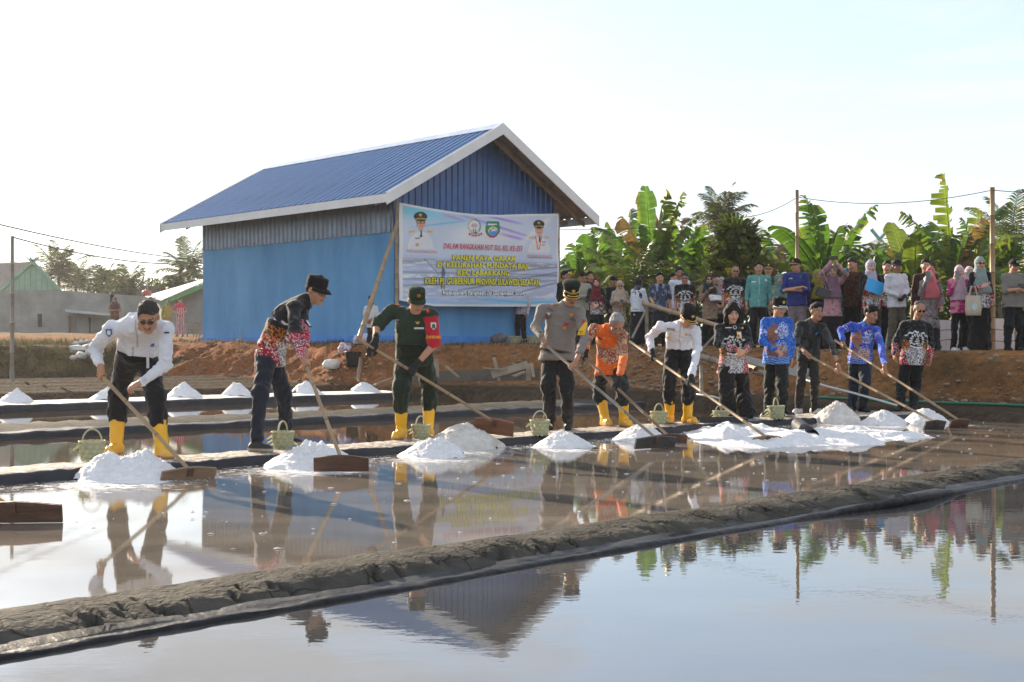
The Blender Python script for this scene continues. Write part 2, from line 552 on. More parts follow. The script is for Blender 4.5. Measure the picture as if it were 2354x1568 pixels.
W_MID = water_material('brine_film', (0.150, 0.128, 0.106), 0.034, salt=1, wave=0.008, ws=5, ior=1.8, brown=(0.235, 0.20, 0.162))
W_NEAR = water_material('still_brine', (0.062, 0.063, 0.064), 0.012, wave=0.016, ws=7, ior=2.8, brown=(0.09, 0.088, 0.085))
W_REAR = water_material('brown_brine', (0.060, 0.042, 0.026), 0.03, wave=0.010, ws=6, ior=1.6, brown=(0.085, 0.058, 0.036))
water_sheet('near_pond_water', -14, 30, -6, 4.35, -0.012, W_NEAR)
water_sheet('salt_pan_water', -10, 17.0, 4.35, 9.6, 0.0, W_MID, (160, 60), mid_col)
water_sheet('rear_pan_water', -10, 17.5, 9.6, 14.2, 0.0, W_REAR)
water_sheet('far_pan_water', -10, 17.5, 14.2, 20.2, 0.004, W_REAR)
water_sheet('feeder_channel_water', -10, 16.2, 20.2, 22.4, 0.09, W_REAR)

# ------------------------------------------------------------------ bunds
BLACK = pm('black_liner', (0.018, 0.021, 0.027), rough=0.5, var=0.5, scale=9, bump=0.25, bscale=14, spec=0.3, rvar=0.12)
MUD = pm('grey_mud', (0.046, 0.043, 0.037), rough=0.85, var=0.0, scale=4, col2=(0.100, 0.093, 0.079), bump=0.9, bscale=30, spec=0.05)
def crack_mud(m):
 N, L = m.node_tree.nodes, m.node_tree.links
 b = N['Principled BSDF']
 tc = N.new('ShaderNodeTexCoord'); nz = N.new('ShaderNodeTexNoise'); nz.inputs['Scale'].default_value = 9
 L.new(tc.outputs['Object'], nz.inputs['Vector'])
 mx = N.new('ShaderNodeMix'); mx.data_type = 'RGBA'; mx.inputs['Factor'].default_value = .09
 L.new(tc.outputs['Object'], mx.inputs['A']); L.new(nz.outputs['Color'], mx.inputs['B'])
 vo = N.new('ShaderNodeTexVoronoi'); vo.feature = 'DISTANCE_TO_EDGE'; vo.inputs['Scale'].default_value = 3.2
 L.new(mx.outputs['Result'], vo.inputs['Vector'])
 mr = N.new('ShaderNodeMapRange'); mr.inputs['From Max'].default_value = .022; mr.inputs['To Min'].default_value = .2; L.new(vo.outputs['Distance'], mr.inputs['Value'])
 old = b.inputs['Base Color'].links[0].from_socket
 mm = N.new('ShaderNodeMix'); mm.data_type = 'RGBA'; L.new(mr.outputs['Result'], mm.inputs['Factor'])
 mm.inputs['A'].default_value = (.022, .019, .015, 1); L.new(old, mm.inputs['B']); L.new(mm.outputs['Result'], b.inputs['Base Color'])
 bp = N.new('ShaderNodeBump'); bp.inputs['Strength'].default_value = .35; bp.inputs['Distance'].default_value = .02
 on = b.inputs['Normal'].links[0].from_socket
 L.new(mr.outputs['Result'], bp.inputs['Height']); L.new(on, bp.inputs['Normal']); L.new(bp.outputs['Normal'], b.inputs['Normal'])
crack_mud(MUD)
CRUST = pm('salt_crust', (0.26, 0.21, 0.155), rough=0.85, scale=16, col2=(0.74, 0.71, 0.66), thr=(0.47, 0.66), bump=0.8, bscale=60, stretch=(1, 1, 1))
def profile_strip(name, us, prof, mat, wobble, parent=None, colm=None):
 """prof: list of (v, z); wobble(u, i) -> (dv, dz) arrays"""
 n, k = len(us), len(prof)
 V = np.zeros((n, k, 3))
 for i, (v, z) in enumerate(prof):
  dv, dz = wobble(us, i, v, z)
  vv = v + dv
  V[:, i, 0] = (us - vv) * S2; V[:, i, 1] = (us + vv) * S2; V[:, i, 2] = z + dz
 return mesh(name, V.reshape(-1, 3), grid_faces(n, k), mat, smooth=True)

# the cracked mud bund nearest the camera
def mudbund_mesh():
 us = np.concatenate([np.linspace(-9, 1.2, 60, endpoint=False), np.linspace(1.2, 11.5, 1500, endpoint=False), np.linspace(11.5, 17.6, 120)])
 prof = [(4.13, -0.03), (4.16, 0.006), (4.19, 0.018), (4.215, 0.030), (4.24, 0.041), (4.275, 0.050), (4.32, 0.055), (4.38, 0.057), (4.44, 0.056), (4.51, 0.052), (4.58, 0.044), (4.66, 0.030), (4.75, 0.01), (4.84, -0.03)]
 A = np.repeat(us[:, None], len(prof), 1)
 Vv = np.array([p[0] for p in prof])[None, :] + 0 * A
 Z = np.array([p[1] for p in prof])[None, :] + 0 * A
 big = fbm(A * 0.9, A * 0 + 3, 3)
 Vv = Vv + 0.06 * big + 0.035 * fbm(A * 2.6, Vv * 8, 3)
 top = np.clip(Z / 0.055, 0, 1)
 Z = Z + top * (0.026 * fbm(A * 1.9, Vv * 4, 4) + 0.013 * fbm(A * 11, Vv * 22, 4, 0.65))
 # shrinkage cracks: a few wandering lines across the bund
 rng = np.random.default_rng(3)
 cr = np.sort(rng.uniform(1.2, 12, 56))
 for c in cr:
  w = rng.uniform(0.007, 0.016); ph = rng.uniform(0, 6)
  cen = c + 0.05 * np.sin((Vv - 4.2) * 26 + ph) + (Vv - 4.3) * rng.uniform(-0.5, 0.5)
  ext = np.exp(-((Vv - rng.uniform(4.18, 4.34)) / rng.uniform(0.06, 0.16)) ** 4)
  g = np.exp(-((A - cen) / w) ** 2) * ext
  Vv = Vv + 0.028 * g; Z = Z - 0.030 * g
 V = np.stack([(A - Vv) * S2, (A + Vv) * S2, Z], 2).reshape(-1, 3)
 return mesh('mud_bund', V, grid_faces(len(us), len(prof)), MUD, smooth=True)
b0 = tag(mudbund_mesh(), kind='structure')
# the liner lip at its foot
us = np.linspace(-2, 17.8, 900)
def lip_w(u, i, v, z):
 slack = np.exp(-((u - 7.55) / 0.75) ** 2)
 dv = 0.03 * fbm(u * 0.9, u * 0 + i * 0.25, 4) + 0.012 * fbm(u * 7, u * 0 + i * 1.7, 3)
 dz = 0.012 * fbm(u * 3.5, u * 0 + i * 1.3, 4)
 if i in (1, 2):
  dv = dv - slack * 0.11; dz = dz + slack * (0.05 if i == 2 else 0.035)
 return dv, dz
LINER_G = pm('grey_liner', (0.010, 0.011, 0.014), rough=0.5, spec=.25, scale=7, col2=(0.040, 0.037, 0.031), thr=(.5, .75), bump=0.6, bscale=16)
o = profile_strip('pond_liner_edge', us, [(4.05, -0.05), (4.053, -0.010), (4.066, 0.002), (4.10, 0.006), (4.14, 0.004), (4.175, 0.016), (4.20, -0.01)], LINER_G, lip_w)
tag(o, kind='structure')

# the bund the workers stand on: black liner face, salt-crusted top
def front_v(u):
 return 9.17 - 0.62 * sstep(13.6, 16.6, u) + 0.05 * fbm(u * 0.7, u * 0 + 1.0, 3)
def people_bund():
 us = np.linspace(-9, 17.6, 900)
 fv = front_v(us)
 prof = [(0.0, -0.03, 0), (0.012, 0.03, 0), (0.03, 0.062, 0), (0.05, 0.074, 1), (0.12, 0.080, 1), (0.25, 0.082, 1), (0.42, 0.083, 1), (0.58, 0.078, 1), (0.68, 0.06, 1), (0.76, 0.02, 1), (0.82, -0.03, 1)]
 n, k = len(us), len(prof)
 V = np.zeros((n, k, 3))
 for i, (dv, z, m) in enumerate(prof):
  wide = 1 + 0.9 * sstep(13.0, 16.5, us) * (i > 3)
  vv = fv + dv * wide + (0.02 * fbm(us * 1.7, us * 0 + i * .4, 3))
  zz = z + (0.012 * fbm(us * 4, vv * 9, 4) + 0.010 * fbm(us * 14, vv * 20, 3) if m and z > 0.03 else 0.005 * fbm(us * 3, vv * 4, 2))
  V[:, i, 0] = (us - vv) * S2; V[:, i, 1] = (us + vv) * S2; V[:, i, 2] = zz
 fm = np.tile(np.array([p[2] for p in prof[:-1]]), n - 1)
 # salt has drowned the liner here and there
 return mesh('worker_bund', V.reshape(-1, 3), grid_faces(n, k), [BLACK, CRUST], smooth=True, fm=fm)
tag(people_bund(), kind='structure')

def plain_bund(name, u1, prof, mats, fmi, amp=0.015, seed=0):
 us = np.linspace(-9, u1, 420)
 n, k = len(us), len(prof)
 V = np.zeros((n, k, 3))
 for i, (v, z) in enumerate(prof):
  vv = v + 0.05 * fbm(us * 0.5, us * 0 + seed, 3) + 0.02 * fbm(us * 2.2, us * 0 + seed + i * .5, 3)
  zz = z + (amp * fbm(us * 5, vv * 5 + seed, 4) if z > 0.02 else 0)
  V[:, i, 0] = (us - vv) * S2; V[:, i, 1] = (us + vv) * S2; V[:, i, 2] = zz
 o = mesh(name, V.reshape(-1, 3), grid_faces(n, k), mats, smooth=True, fm=np.tile(np.array(fmi), n - 1))
 return tag(o, kind='structure')
plain_bund('rear_bund', 17.7, [(13.68, -0.03), (13.70, 0.05), (13.72, 0.072), (13.79, 0.078), (13.90, 0.070), (14.0, 0.072), (14.25, 0.10), (14.6, 0.115), (14.95, 0.10), (15.2, 0.05), (15.4, -0.03)],
           [BLACK, MUD], [0, 0, 0, 0, 0, 1, 1, 1, 1, 1], 0.03, 2)
CRUST2 = pm('salt_crust_pale', (0.50, 0.44, 0.36), rough=0.9, scale=6, col2=(0.80, 0.78, 0.75), thr=(0.40, 0.55), bump=0.4, bscale=40)
plain_bund('far_bund', 16.6, [(19.45, -0.03), (19.47, 0.08), (19.49, 0.108), (19.56, 0.115), (19.9, 0.125), (20.2, 0.135), (20.6, 0.13), (20.85, 0.12), (21.0, 0.08)],
           [BLACK, CRUST2], [0, 0, 0, 1, 1, 1, 1, 1], 0.012, 4)
plain_bund('mud_field_liner', 15.6, [(22.2, 0.06), (22.26, 0.14), (22.35, 0.20), (22.5, 0.23), (22.7, 0.22)], [BLACK, MUD], [0, 0, 0, 1], 0.02, 6)
# ================================================================== text helper
def text_tris(s, shear=0.0, offset=0.0, spacing=1.0):
 cu = bpy.data.curves.new('t', 'FONT')
 cu.body = s
 cu.shear = shear
 cu.offset = offset
 cu.space_character = spacing
 cu.resolution_u = 3
 o = bpy.data.objects.new('t', cu)
 COL.objects.link(o)
 dg = bpy.context.evaluated_depsgraph_get()
 me = o.evaluated_get(dg).to_mesh()
 V = np.array([v.co[:2] for v in me.vertices]); Fc = [tuple(p.vertices) for p in me.polygons]
 o.evaluated_get(dg).to_mesh_clear()
 bpy.data.objects.remove(o); bpy.data.curves.remove(cu)
 return V, Fc
def text_on(name, s, mapf, x0, x1, y0, y1, mat, parent, shear=0.0, offset=0.0, spacing=1.0, box=None, thick=0.0):
 """lay the glyphs of s in the rectangle x0..x1, y0..y1 of a surface; mapf(x, y) -> 3D points"""
 V, Fc = text_tris(s, shear, offset, spacing)
 B, _ = (V, None) if box is None else text_tris(box, shear, 0.0, spacing)
 lo, hi = B.min(0), B.max(0)
 if s.upper() == s and box is not None:          # capitals: fit the cap height, let tails hang
  Hh, _ = text_tris('H', shear, 0.0); lo[1], hi[1] = Hh[:, 1].min(), Hh[:, 1].max()
 X = x0 + (V[:, 0] - lo[0]) / (hi[0] - lo[0]) * (x1 - x0)
 Y = y0 + (V[:, 1] - lo[1]) / (hi[1] - lo[1]) * (y1 - y0)
 P = mapf(X, Y)
 o = mesh(name, P, Fc, mat)
 if parent is not None:
  set_parent_keep(o, parent)
 return o

# ================================================================== the blue salt store
U0, U1, V0, V1 = 18.6, 23.95, 22.45, 30.67
EU0, EU1, EV0, EV1 = 17.8, 24.8, 21.67, 31.47
UR = 21.35; ZE, ZR = 4.43, 6.38
ZB = 1.02
SL = (ZR - ZE) / (UR - EU0)
BLUE_W = pm('blue_wall_paint', (0.055, 0.235, 0.48), rough=0.75, scale=1.3, col2=(0.125, 0.36, 0.63), bump=0.5, bscale=26, stretch=(1, 1, 0.3))
BLUE_R = pm('blue_roof_steel', (0.075, 0.175, 0.36), rough=0.24, var=0.18, scale=1.2, metal=0.5, spec=0.6)
BLUE_C = pm('blue_cladding', (0.006, 0.085, 0.29), rough=0.35, var=0.2, scale=3, spec=0.55, bump=0.05, bscale=9)
ZINC = pm('galvanised_sheet', (0.13, 0.155, 0.20), rough=0.34, var=0.2, scale=3, metal=0.85)
ZINC_U = pm('sheet_underside', (0.30, 0.26, 0.21), rough=0.6, var=0.25, scale=4)
TRIMW = pm('white_trim_board', (0.74, 0.73, 0.72), rough=0.6, var=0.08, scale=2, bump=0.1, bscale=30)
TIMBER = pm('weathered_timber', (0.20, 0.15, 0.10), rough=0.85, scale=4, col2=(0.33, 0.26, 0.18), stretch=(1, 1, 1), bump=0.4, bscale=30)
store = empty('salt_store', UV(U0, V0, ZB))
tag(store, 'blue walled salt store with blue ribbed metal roof and white trim', 'building')
def wall_panel(name, a, b, z0, z1, th, mat, parent, inward):
 mb = MB()
 pa, pb = UV(*a, z0), UV(*b, z0)
 n = UV(*inward) * th
 mb.prism([pa, pb, pb + Vector((0, 0, z1 - z0)), pa + Vector((0, 0, z1 - z0))], n)
 return mb.build(name, mat, parent)
ZT = 3.72
wall_panel('side_wall', (U0, V0 + 0.15), (U0, V1), ZB, ZT, 0.15, BLUE_W, store, (1, 0))
wall_panel('front_wall', (U0, V0), (U1, V0), ZB, ZT, 0.15, BLUE_W, store, (0, 1))
wall_panel('side_wall', (U1, V0 + 0.15), (U1, V1), ZB, ZT, 0.15, BLUE_W, store, (-1, 0))
wall_panel('back_wall', (U0 + 0.15, V1), (U1 - 0.15, V1), ZB, 4.4, 0.15, BLUE_W, store, (0, -1))
mb = MB()
mb.prism([UV(U0 - 0.10, V0 - 0.10, ZB - 0.35), UV(U1 + 0.1, V0 - 0.10, ZB - 0.35), UV(U1 + 0.1, V1 + 0.1, ZB - 0.35), UV(U0 - 0.10, V1 + 0.1, ZB - 0.35)], (0, 0, 0.62))
mb.build('plinth', pm('blue_plinth_paint', (0.05, 0.24, 0.62), rough=0.7, scale=3, var=0.2, bump=0.3, bscale=20), store)
def rib_profile(w, ribs, h=0.028):
 """trapezoid ribs over a width w -> list of (s, height)"""
 pts = []
 p = w / ribs
 for i in range(ribs):
  s = i * p
  pts += [(s, 0.0), (s + p * 0.30, 0.0), (s + p * 0.41, h), (s + p * 0.59, h), (s + p * 0.70, 0.0)]
 pts.append((w, 0.0))
 return pts
# roof sheets: one mesh per slope, shared by every sheet of that slope
NS = 13
SW = (EV1 - EV0) / NS
def roof_sheet(side):
 ua, za, ub, zb = (EU0, ZE, UR, ZR) if side < 0 else (EU1, ZE, UR, ZR)
 n = Vector((0, 0, 1))
 sl = (UV(ub, 0, zb) - UV(ua, 0, za)).normalized()
 vdir = UV(0, 1)
 nn = vdir.cross(sl).normalized()
 if nn.z < 0: nn = -nn
 pts = rib_profile(SW + 0.03, 3, 0.032)
 mb = MB()
 A = UV(ua, EV0, za); B = UV(ub, EV0, zb)
 k = len(pts)
 top = [A + vdir * s + nn * h for s, h in pts] + [B + vdir * s + nn * h for s, h in pts]
 bot = [p - nn * 0.006 for p in top]
 Fc = [(i, i + 1, k + i + 1, k + i) for i in range(k - 1)]
 mb.add(top, Fc if side > 0 else [f[::-1] for f in Fc], 0)
 mb.add(bot, [f[::-1] for f in Fc] if side > 0 else Fc, 1)
 e = [(i, i + 1, 2 * k + i + 1, 2 * k + i) for i in range(k - 1)]
 mb.add(top + bot, e + [(0, k, 3 * k, 2 * k), (k - 1, 2 * k - 1, 4 * k - 1, 3 * k - 1)], 1)
 return mb
for side in (-1, 1):
 first = None
 for i in range(NS):
  if first is None:
   first = roof_sheet(side).build('roof_sheet', [BLUE_R, ZINC_U], store)
   o = first
  else:
   o = first.copy(); COL.objects.link(o)
  o.location = UV(0, i * SW, 0.002 * (i % 2))
mb = MB()
for s in (-1, 1):
 e = UR + s * 0.26
 mb.prism([UV(UR, EV0 - 0.02, ZR + 0.065), UV(e, EV0 - 0.02, ZR + 0.045 - 0.26 * SL), UV(e, EV0 - 0.02, ZR + 0.035 - 0.26 * SL), UV(UR, EV0 - 0.02, ZR + 0.05)], UV(0, EV1 - EV0 + 0.04))
mb.build('ridge_cap', pm('ridge_steel', (0.45, 0.52, 0.66), rough=0.35, var=0.2, scale=4), store)
# fascia and barge boards
def board(name, p0, p1, drop, th, nrm, mat=TRIMW):
 mb = MB(); d = Vector((0, 0, -drop)); n = UV(*nrm) * th
 mb.prism([p0, p1, p1 + d, p0 + d], n)
 return mb.build(name, mat, store)
board('fascia_board', UV(EU0 - 0.03, EV0 - 0.03, ZE + 0.00), UV(EU0 - 0.03, EV1 + 0.03, ZE + 0.00), 0.19, 0.025, (1, 0))
board('fascia_board', UV(EU1 + 0.03, EV0 - 0.03, ZE + 0.00), UV(EU1 + 0.03, EV1 + 0.03, ZE + 0.00), 0.19, 0.025, (-1, 0))
for s in (-1, 1):
 ue = EU0 - 0.06 if s < 0 else EU1 + 0.06
 board('barge_board', UV(ue, EV0 - 0.035, ZE + 0.02), UV(UR, EV0 - 0.035, ZR + 0.055), 0.27, 0.03, (0, 1))
 board('barge_board', UV(ue, EV1 + 0.01, ZE + 0.02), UV(UR, EV1 + 0.01, ZR + 0.055), 0.27, 0.03, (0, 1))
# purlins and rafters under the verge
for s in (-1, 1):
 for t in (0.06, 0.24, 0.42, 0.60, 0.78, 0.94):
  u = (EU0 + (UR - EU0) * t) if s < 0 else (EU1 + (UR - EU1) * t)
  z = ZE + (ZR - ZE) * t - 0.05
  mb = MB(); mb.prism([UV(u - .025, EV0 + .01, z - .06), UV(u + .025, EV0 + .01, z - .06), UV(u + .025, EV0 + .01, z), UV(u - .025, EV0 + .01, z)], UV(0, EV1 - EV0 - 0.02))
  mb.build('purlin', TIMBER, store)
for vv in (EV0 + 0.42, V1 - 0.5):
 for s in (-1, 1):
  ue = EU0 if s < 0 else EU1
  a, b = UV(ue, vv, ZE - 0.13), UV(UR, vv, ZR - 0.13)
  mb = MB(); mb.prism([a, b, b - Vector((0, 0, .11)), a - Vector((0, 0, .11))], UV(0, 0.05)); mb.build('rafter', TIMBER, store)
mb = MB(); mb.prism([UV(U1, V0 + .2, 4.28), UV(EU1 - .05, V0 + .2, 4.28), UV(EU1 - .05, V0 + .2, 4.38), UV(U1, V0 + .2, 4.38)], UV(0, .08)); mb.build('eave_beam', TIMBER, store)
# vertical cladding: gable (blue) and the strip under the side eave (bare zinc)
def cladding(p0, p1, z0, topf, out, mats, ribs, parent, name):
 L = (p1 - p0).length; dr = (p1 - p0).normalized(); out = UV(*out)
 pts = rib_profile(L, ribs, 0.03)
 mb = MB(); k = len(pts)
 fr = [p0 + dr * s + out * h for s, h in pts]
 lo = [Vector((p.x, p.y, z0)) for p in fr]
 hi = [Vector((p.x, p.y, topf(p))) for p in fr]
 bk = [-out * 0.006 + p for p in lo + hi]
 Fc = [(i, i + 1, k + i + 1, k + i) for i in range(k - 1)]
 mb.add(lo + hi, Fc, 0); mb.add(bk, [f[::-1] for f in Fc], 0)
 mb.add(lo + hi + bk, [(i, i + 1, 2 * k + i + 1, 2 * k + i) for i in range(k - 1)], 0)
 return mb.build(name, mats, parent)
def gable_top(p):
 u, v = uv_of(p.x, p.y)
 return ZR - abs(u - UR) * SL - 0.035
GU0, GU1 = U0 - 0.02, U1 + 0.02
ng = 7
for i in range(ng):
 a = GU0 + (GU1 - GU0) * i / ng; b = GU0 + (GU1 - GU0) * (i + 1) / ng
 segs = [(a, b)] if not (a < UR < b) else [(a, UR), (UR, b)]
 for (c, d) in segs:
  cladding(UV(c, V0 - 0.02), UV(d, V0 - 0.02), ZT - 0.03 - 0.001 * i, gable_top, (0, -1), BLUE_C, max(1, round((d - c) / 0.19)), store, 'gable_sheet')
ng = 11
for i in range(ng):
 a = V0 + (V1 - V0) * i / ng; b = V0 + (V1 - V0) * (i + 1) / ng
 cladding(UV(U0 - 0.02, a), UV(U0 - 0.02, b), ZT - 0.03 - 0.002 * (i % 2), lambda p: ZE + (U0 - EU0) * SL - 0.04, (-1, 0), ZINC, 4, store, 'eave_sheet')

# ================================================================== banner
BV = 22.08
def bz(zx, zy):
 x = 890.4 + 0.17814 * np.asarray(zx, float); y = 448.1 + 0.17814 * np.asarray(zy, float)
 t = (x - CX) / F
 u = BV * (1 + t) / (1 - t)
 d = (u + BV) * S2
 return u, CZ - (y - HY) * d / F
BU0, BU1 = float(bz(150, 100)[0]), float(bz(2208, 240)[0])
def ban_disp(u, z):
 s = (u - BU0) / (BU1 - BU0)
 t = (z - 2.0) / 2.4
 return .55 * (0.03 * np.sin(s * 9 + t * 5) * (1 - abs(2 * s - 1) ** 3) + 0.008 * np.sin(s * 23 - t * 8) * t + 0.016 * np.sin((s - t * .8) * 17) - 0.02 * np.sin(3.1 * s)
   + 0.03 * np.exp(-((s - 0.93 - 0.3 * (1 - t)) / 0.05) ** 2))
def ban_map(off):
 def f(X, Y):                       # X = u, Y = z
  v = BV + ban_disp(X, Y) - off
  return np.stack([(X - v) * S2, (X + v) * S2, Y], 1)
 return f
_bt = [(150, 98), (600, 180), (900, 226), (1150, 250), (1440, 259), (1800, 246), (2206, 240)]
_bu = [(float(bz(a, b)[0]) - BU0) / (BU1 - BU0) for a, b in _bt]; _bzz = [float(bz(a, b)[1]) for a, b in _bt]
def ban_top(s):
 return np.interp(s, _bu, _bzz)
def ban_bot(s):
 return np.interp(s, [0, .2, .6, 1], [float(bz(150, 1360)[1]), float(bz(560, 1436)[1]), float(bz(1450, 1442)[1]), float(bz(2206, 1440)[1])])
nu, nz_ = 350, 160
S_, T_ = np.meshgrid(np.linspace(0, 1, nu), np.linspace(0, 1, nz_), indexing='ij')
S_ = S_.ravel(); T_ = T_.ravel()
bu = BU0 + (BU1 - BU0) * S_
bzv = ban_bot(S_) + (ban_top(S_) - ban_bot(S_)) * T_
# print: colours by position in the flat artwork, given in the same pixel frame as the lettering
def inv_bz(u, z):
 t = (u - BV) / (u + BV)
 x = CX + t * F; d = (u + BV) * S2
 y = HY + (CZ - z) * F / d
 return (x - 890.4) / 0.17814, (y - 448.1) / 0.17814
ix, iy = inv_bz(bu, bzv)
def sr(r, g, b):
 f = lambda c: (c / 255 / 12.92) if c / 255 <= 0.04045 else ((c / 255 + 0.055) / 1.055) ** 2.4
 return np.array([f(r), f(g), f(b)])
bc = np.tile(sr(196, 205, 232), (len(bu), 1))
def lay(c, w):
 global bc
 w = np.clip(w, 0, 1)[:, None]
 bc = bc * (1 - w) + np.asarray(c) * w
lay(sr(120, 200, 225), np.exp(-((iy - 180 - (ix - 190) * .16) / 110) ** 2) * np.exp(-((ix - 300) / 750) ** 2) * 0.95)
lay(sr(228, 226, 240), np.exp(-((ix - 1250) / 420) ** 2 - ((iy - 540) / 160) ** 2))
for (x0, y0, x1, y1, w, c) in [(900, 240, 2000, 600, 16, (160, 130, 205)), (1180, 250, 1750, 380, 14, (150, 110, 200)), (700, 250, 1000, 330, 14, (200, 130, 190)), (1450, 500, 1800, 590, 18, (170, 120, 205)), (300, 420, 1050, 330, 10, (90, 180, 215)), (1700, 640, 2150, 260, 34, (226, 230, 240))]:
 dx, dy = x1 - x0, y1 - y0
 t = np.clip(((ix - x0) * dx + (iy - y0) * dy) / (dx * dx + dy * dy), 0, 1)
 dd = np.hypot(ix - x0 - t * dx, iy - y0 - t * dy)
 lay(sr(*c), np.exp(-(dd / w) ** 2) * np.sin(np.pi * np.clip(t, 0.02, .98)) ** .5 * 0.9)
# the printed photograph of salt pans in the lower half
hz = 790 + (ix - 190) * 0.035
low = sstep(0, 60, iy - hz)
lay(sr(176, 184, 205), low * 0.8)
lay(sr(120, 112, 100), np.exp(-((iy - hz - 55) / 40) ** 2) * (0.55 + 0.5 * fbm(ix / 60, iy / 18, 4)))
lay(sr(225, 230, 240), low * np.clip(fbm(ix / 140, iy / 22, 4) * 2.2, 0, 1) * 0.7)
for k, (a, b) in enumerate([(1080, -0.02), (1160, -0.03), (1000, 0.02)]):
 lay(sr(95, 105, 130), np.exp(-((iy - a - (ix - 500) * b) / 12) ** 2) * 0.6 * low)
for (x0, y0, x1, y1) in [(900, 1235, 2190, 1000), (1000, 1040, 2190, 930), (1500, 1310, 2190, 1130)]:
 yy = y0 + (ix - x0) * (y1 - y0) / (x1 - x0)
 lay(sr(90, 98, 118), np.exp(-((iy - yy) / 10) ** 2) * (ix > x0) * 0.75)
for cx_ in (235, 400, 560, 820):
 lay(sr(245, 247, 252), (np.abs(ix - cx_) < (iy - 1020) * 0.9) * (iy < 1068) * (iy > 1020) * 0.9)
lay(sr(150, 190, 225), sstep(1280, 1400, iy) * 0.6)
lay(sr(80, 185, 215), np.exp(-((iy - 1352 - 40 * np.sin((ix - 1300) / 420)) / 16) ** 2) * sstep(900, 1500, ix) * .9)
lay(sr(60, 66, 84), (np.hypot((ix - 712) / 26, (iy - 1010) / 60) < 1) * .8)
lay(sr(60, 66, 84), (np.hypot((ix - 706) / 13, (iy - 945) / 18) < 1) * .85)
lay(sr(60, 66, 84), ((np.abs(ix - 690 - (iy - 1060) * .06) < 9) | (np.abs(ix - 726 - (iy - 1060) * .04) < 9)) * (iy > 1060) * (iy < 1215) * .7)
t = np.clip((ix - 470) / 190, 0, 1); lay(sr(80, 80, 95), (np.abs(iy - (820 + t * 210)) < 6) * (ix > 470) * (ix < 660) * .8)
# two printed half-length portraits in white uniforms (generic)
def portrait(cx_, cy_, s, ribbon):
 q = lambda x, y, rx, ry: np.hypot((ix - cx_ - x * s) / (rx * s), (iy - cy_ - y * s) / (ry * s))
 lay(sr(238, 240, 246), ((q(0, 330, 165, 210) < 1) & (iy < cy_ + 345 * s)) * 1.0)
 lay(sr(205, 208, 222), ((np.abs(np.abs(ix - cx_) - 95 * s) < 5 * s) & (iy > cy_ + 190 * s) & (iy < cy_ + 345 * s)) * .8)
 lay(sr(214, 176, 90), ((np.abs(iy - cy_ - 105 * s - np.abs(ix - cx_) * .12) < 14 * s) & (np.abs(np.abs(ix - cx_) - 115 * s) < 38 * s)) * .9)
 lay(sr(196, 150, 128), (q(0, 68, 30, 46) < 1) * 1.0)
 lay(sr(206, 158, 134), (q(0, 10, 60, 78) < 1) * 1.0)
 lay(sr(70, 50, 45), ((np.abs(iy - cy_ + 6 * s) < 5 * s) & (np.abs(np.abs(ix - cx_) - 24 * s) < 15 * s)) * .9)
 lay(sr(150, 80, 75), ((np.abs(iy - cy_ - 46 * s) < 5 * s) & (np.abs(ix - cx_) < 22 * s)) * .9)
 lay(sr(22, 20, 24), ((q(0, -78, 84, 60) < 1) & (iy < cy_ - 42 * s)) * 1.0)
 lay(sr(200, 170, 60), (q(0, -95, 18, 20) < 1) * 1.0)
 lay(sr(190, 165, 75), ((q(0, -34, 78, 22) < 1)) * 1.0)
 lay(sr(26, 24, 26), ((q(0, -28, 66, 14) < 1)) * 1.0)
 lay(sr(28, 34, 60), ((np.abs(ix - cx_ - 4) < (8 + (iy - cy_ - 105 * s) * .08)) & (iy > cy_ + 108 * s) & (iy < cy_ + 190 * s)) * 1.0)
 if ribbon:
  lay(sr(214, 110, 40), ((np.abs(np.abs(ix - cx_ + 10) - (48 - (iy - cy_ - 95 * s) * .22) * s) < 9 * s) & (iy > cy_ + 90 * s) & (iy < cy_ + 300 * s)) * .95)
  lay(sr(60, 110, 190), (q(68, 185, 30, 11) < 1) * .9); lay(sr(180, 60, 60), (q(62, 225, 26, 9) < 1) * .9)
 else:
  lay(sr(40, 40, 46), ((np.abs(iy - cy_ - 205 * s) < 7 * s) & (np.abs(ix - cx_ + 40 * s) < 28 * s)) * .9)
  lay(sr(190, 150, 50), (q(-42, 290, 22, 22) < 1) * .9)
 if not ribbon:
  lay(sr(20, 20, 22), ((np.abs(np.hypot((ix - cx_ - 26 * s) / 1.25, iy - cy_ + 4 * s) - 20 * s) < 4 * s) | (np.abs(np.hypot((ix - cx_ + 26 * s) / 1.25, iy - cy_ + 4 * s) - 20 * s) < 4 * s)) * .85)
portrait(422, 355, 1.0, False)
portrait(1952, 445, 0.88, True)
# the two emblems
q = lambda x, y, rx, ry: np.hypot((ix - x) / rx, (iy - y) / ry)
lay(sr(232, 232, 236), (q(1122, 400, 66, 78) < 1))
ang = np.arctan2(iy - 405, ix - 1122)
ring = (np.abs(q(1122, 405, 78, 92) - 0.95) < 0.13) & (np.sin(ang * 26) > -0.4)
lay(sr(30, 110, 70), ring * (ix > 1122)); lay(sr(190, 170, 60), ring * (ix <= 1122))
lay(sr(190, 60, 80), (q(1122, 395, 42, 28) < 1) * (np.sin(ix * .35) > 0) * .8)
lay(sr(40, 44, 60), ((np.abs(ix - 1122) < 34) & (iy > 440) & (iy < 500) & (np.sin(ix * .25) > -.3)) * .9)
lay(sr(226, 190, 60), (q(1102, 320, 10, 10) < 1))
lay(sr(196, 30, 40), ((np.abs(iy - 512 - ((ix - 1132) / 90) ** 2 * -22 - 8) < 16) & (np.abs(ix - 1132) < 88)))
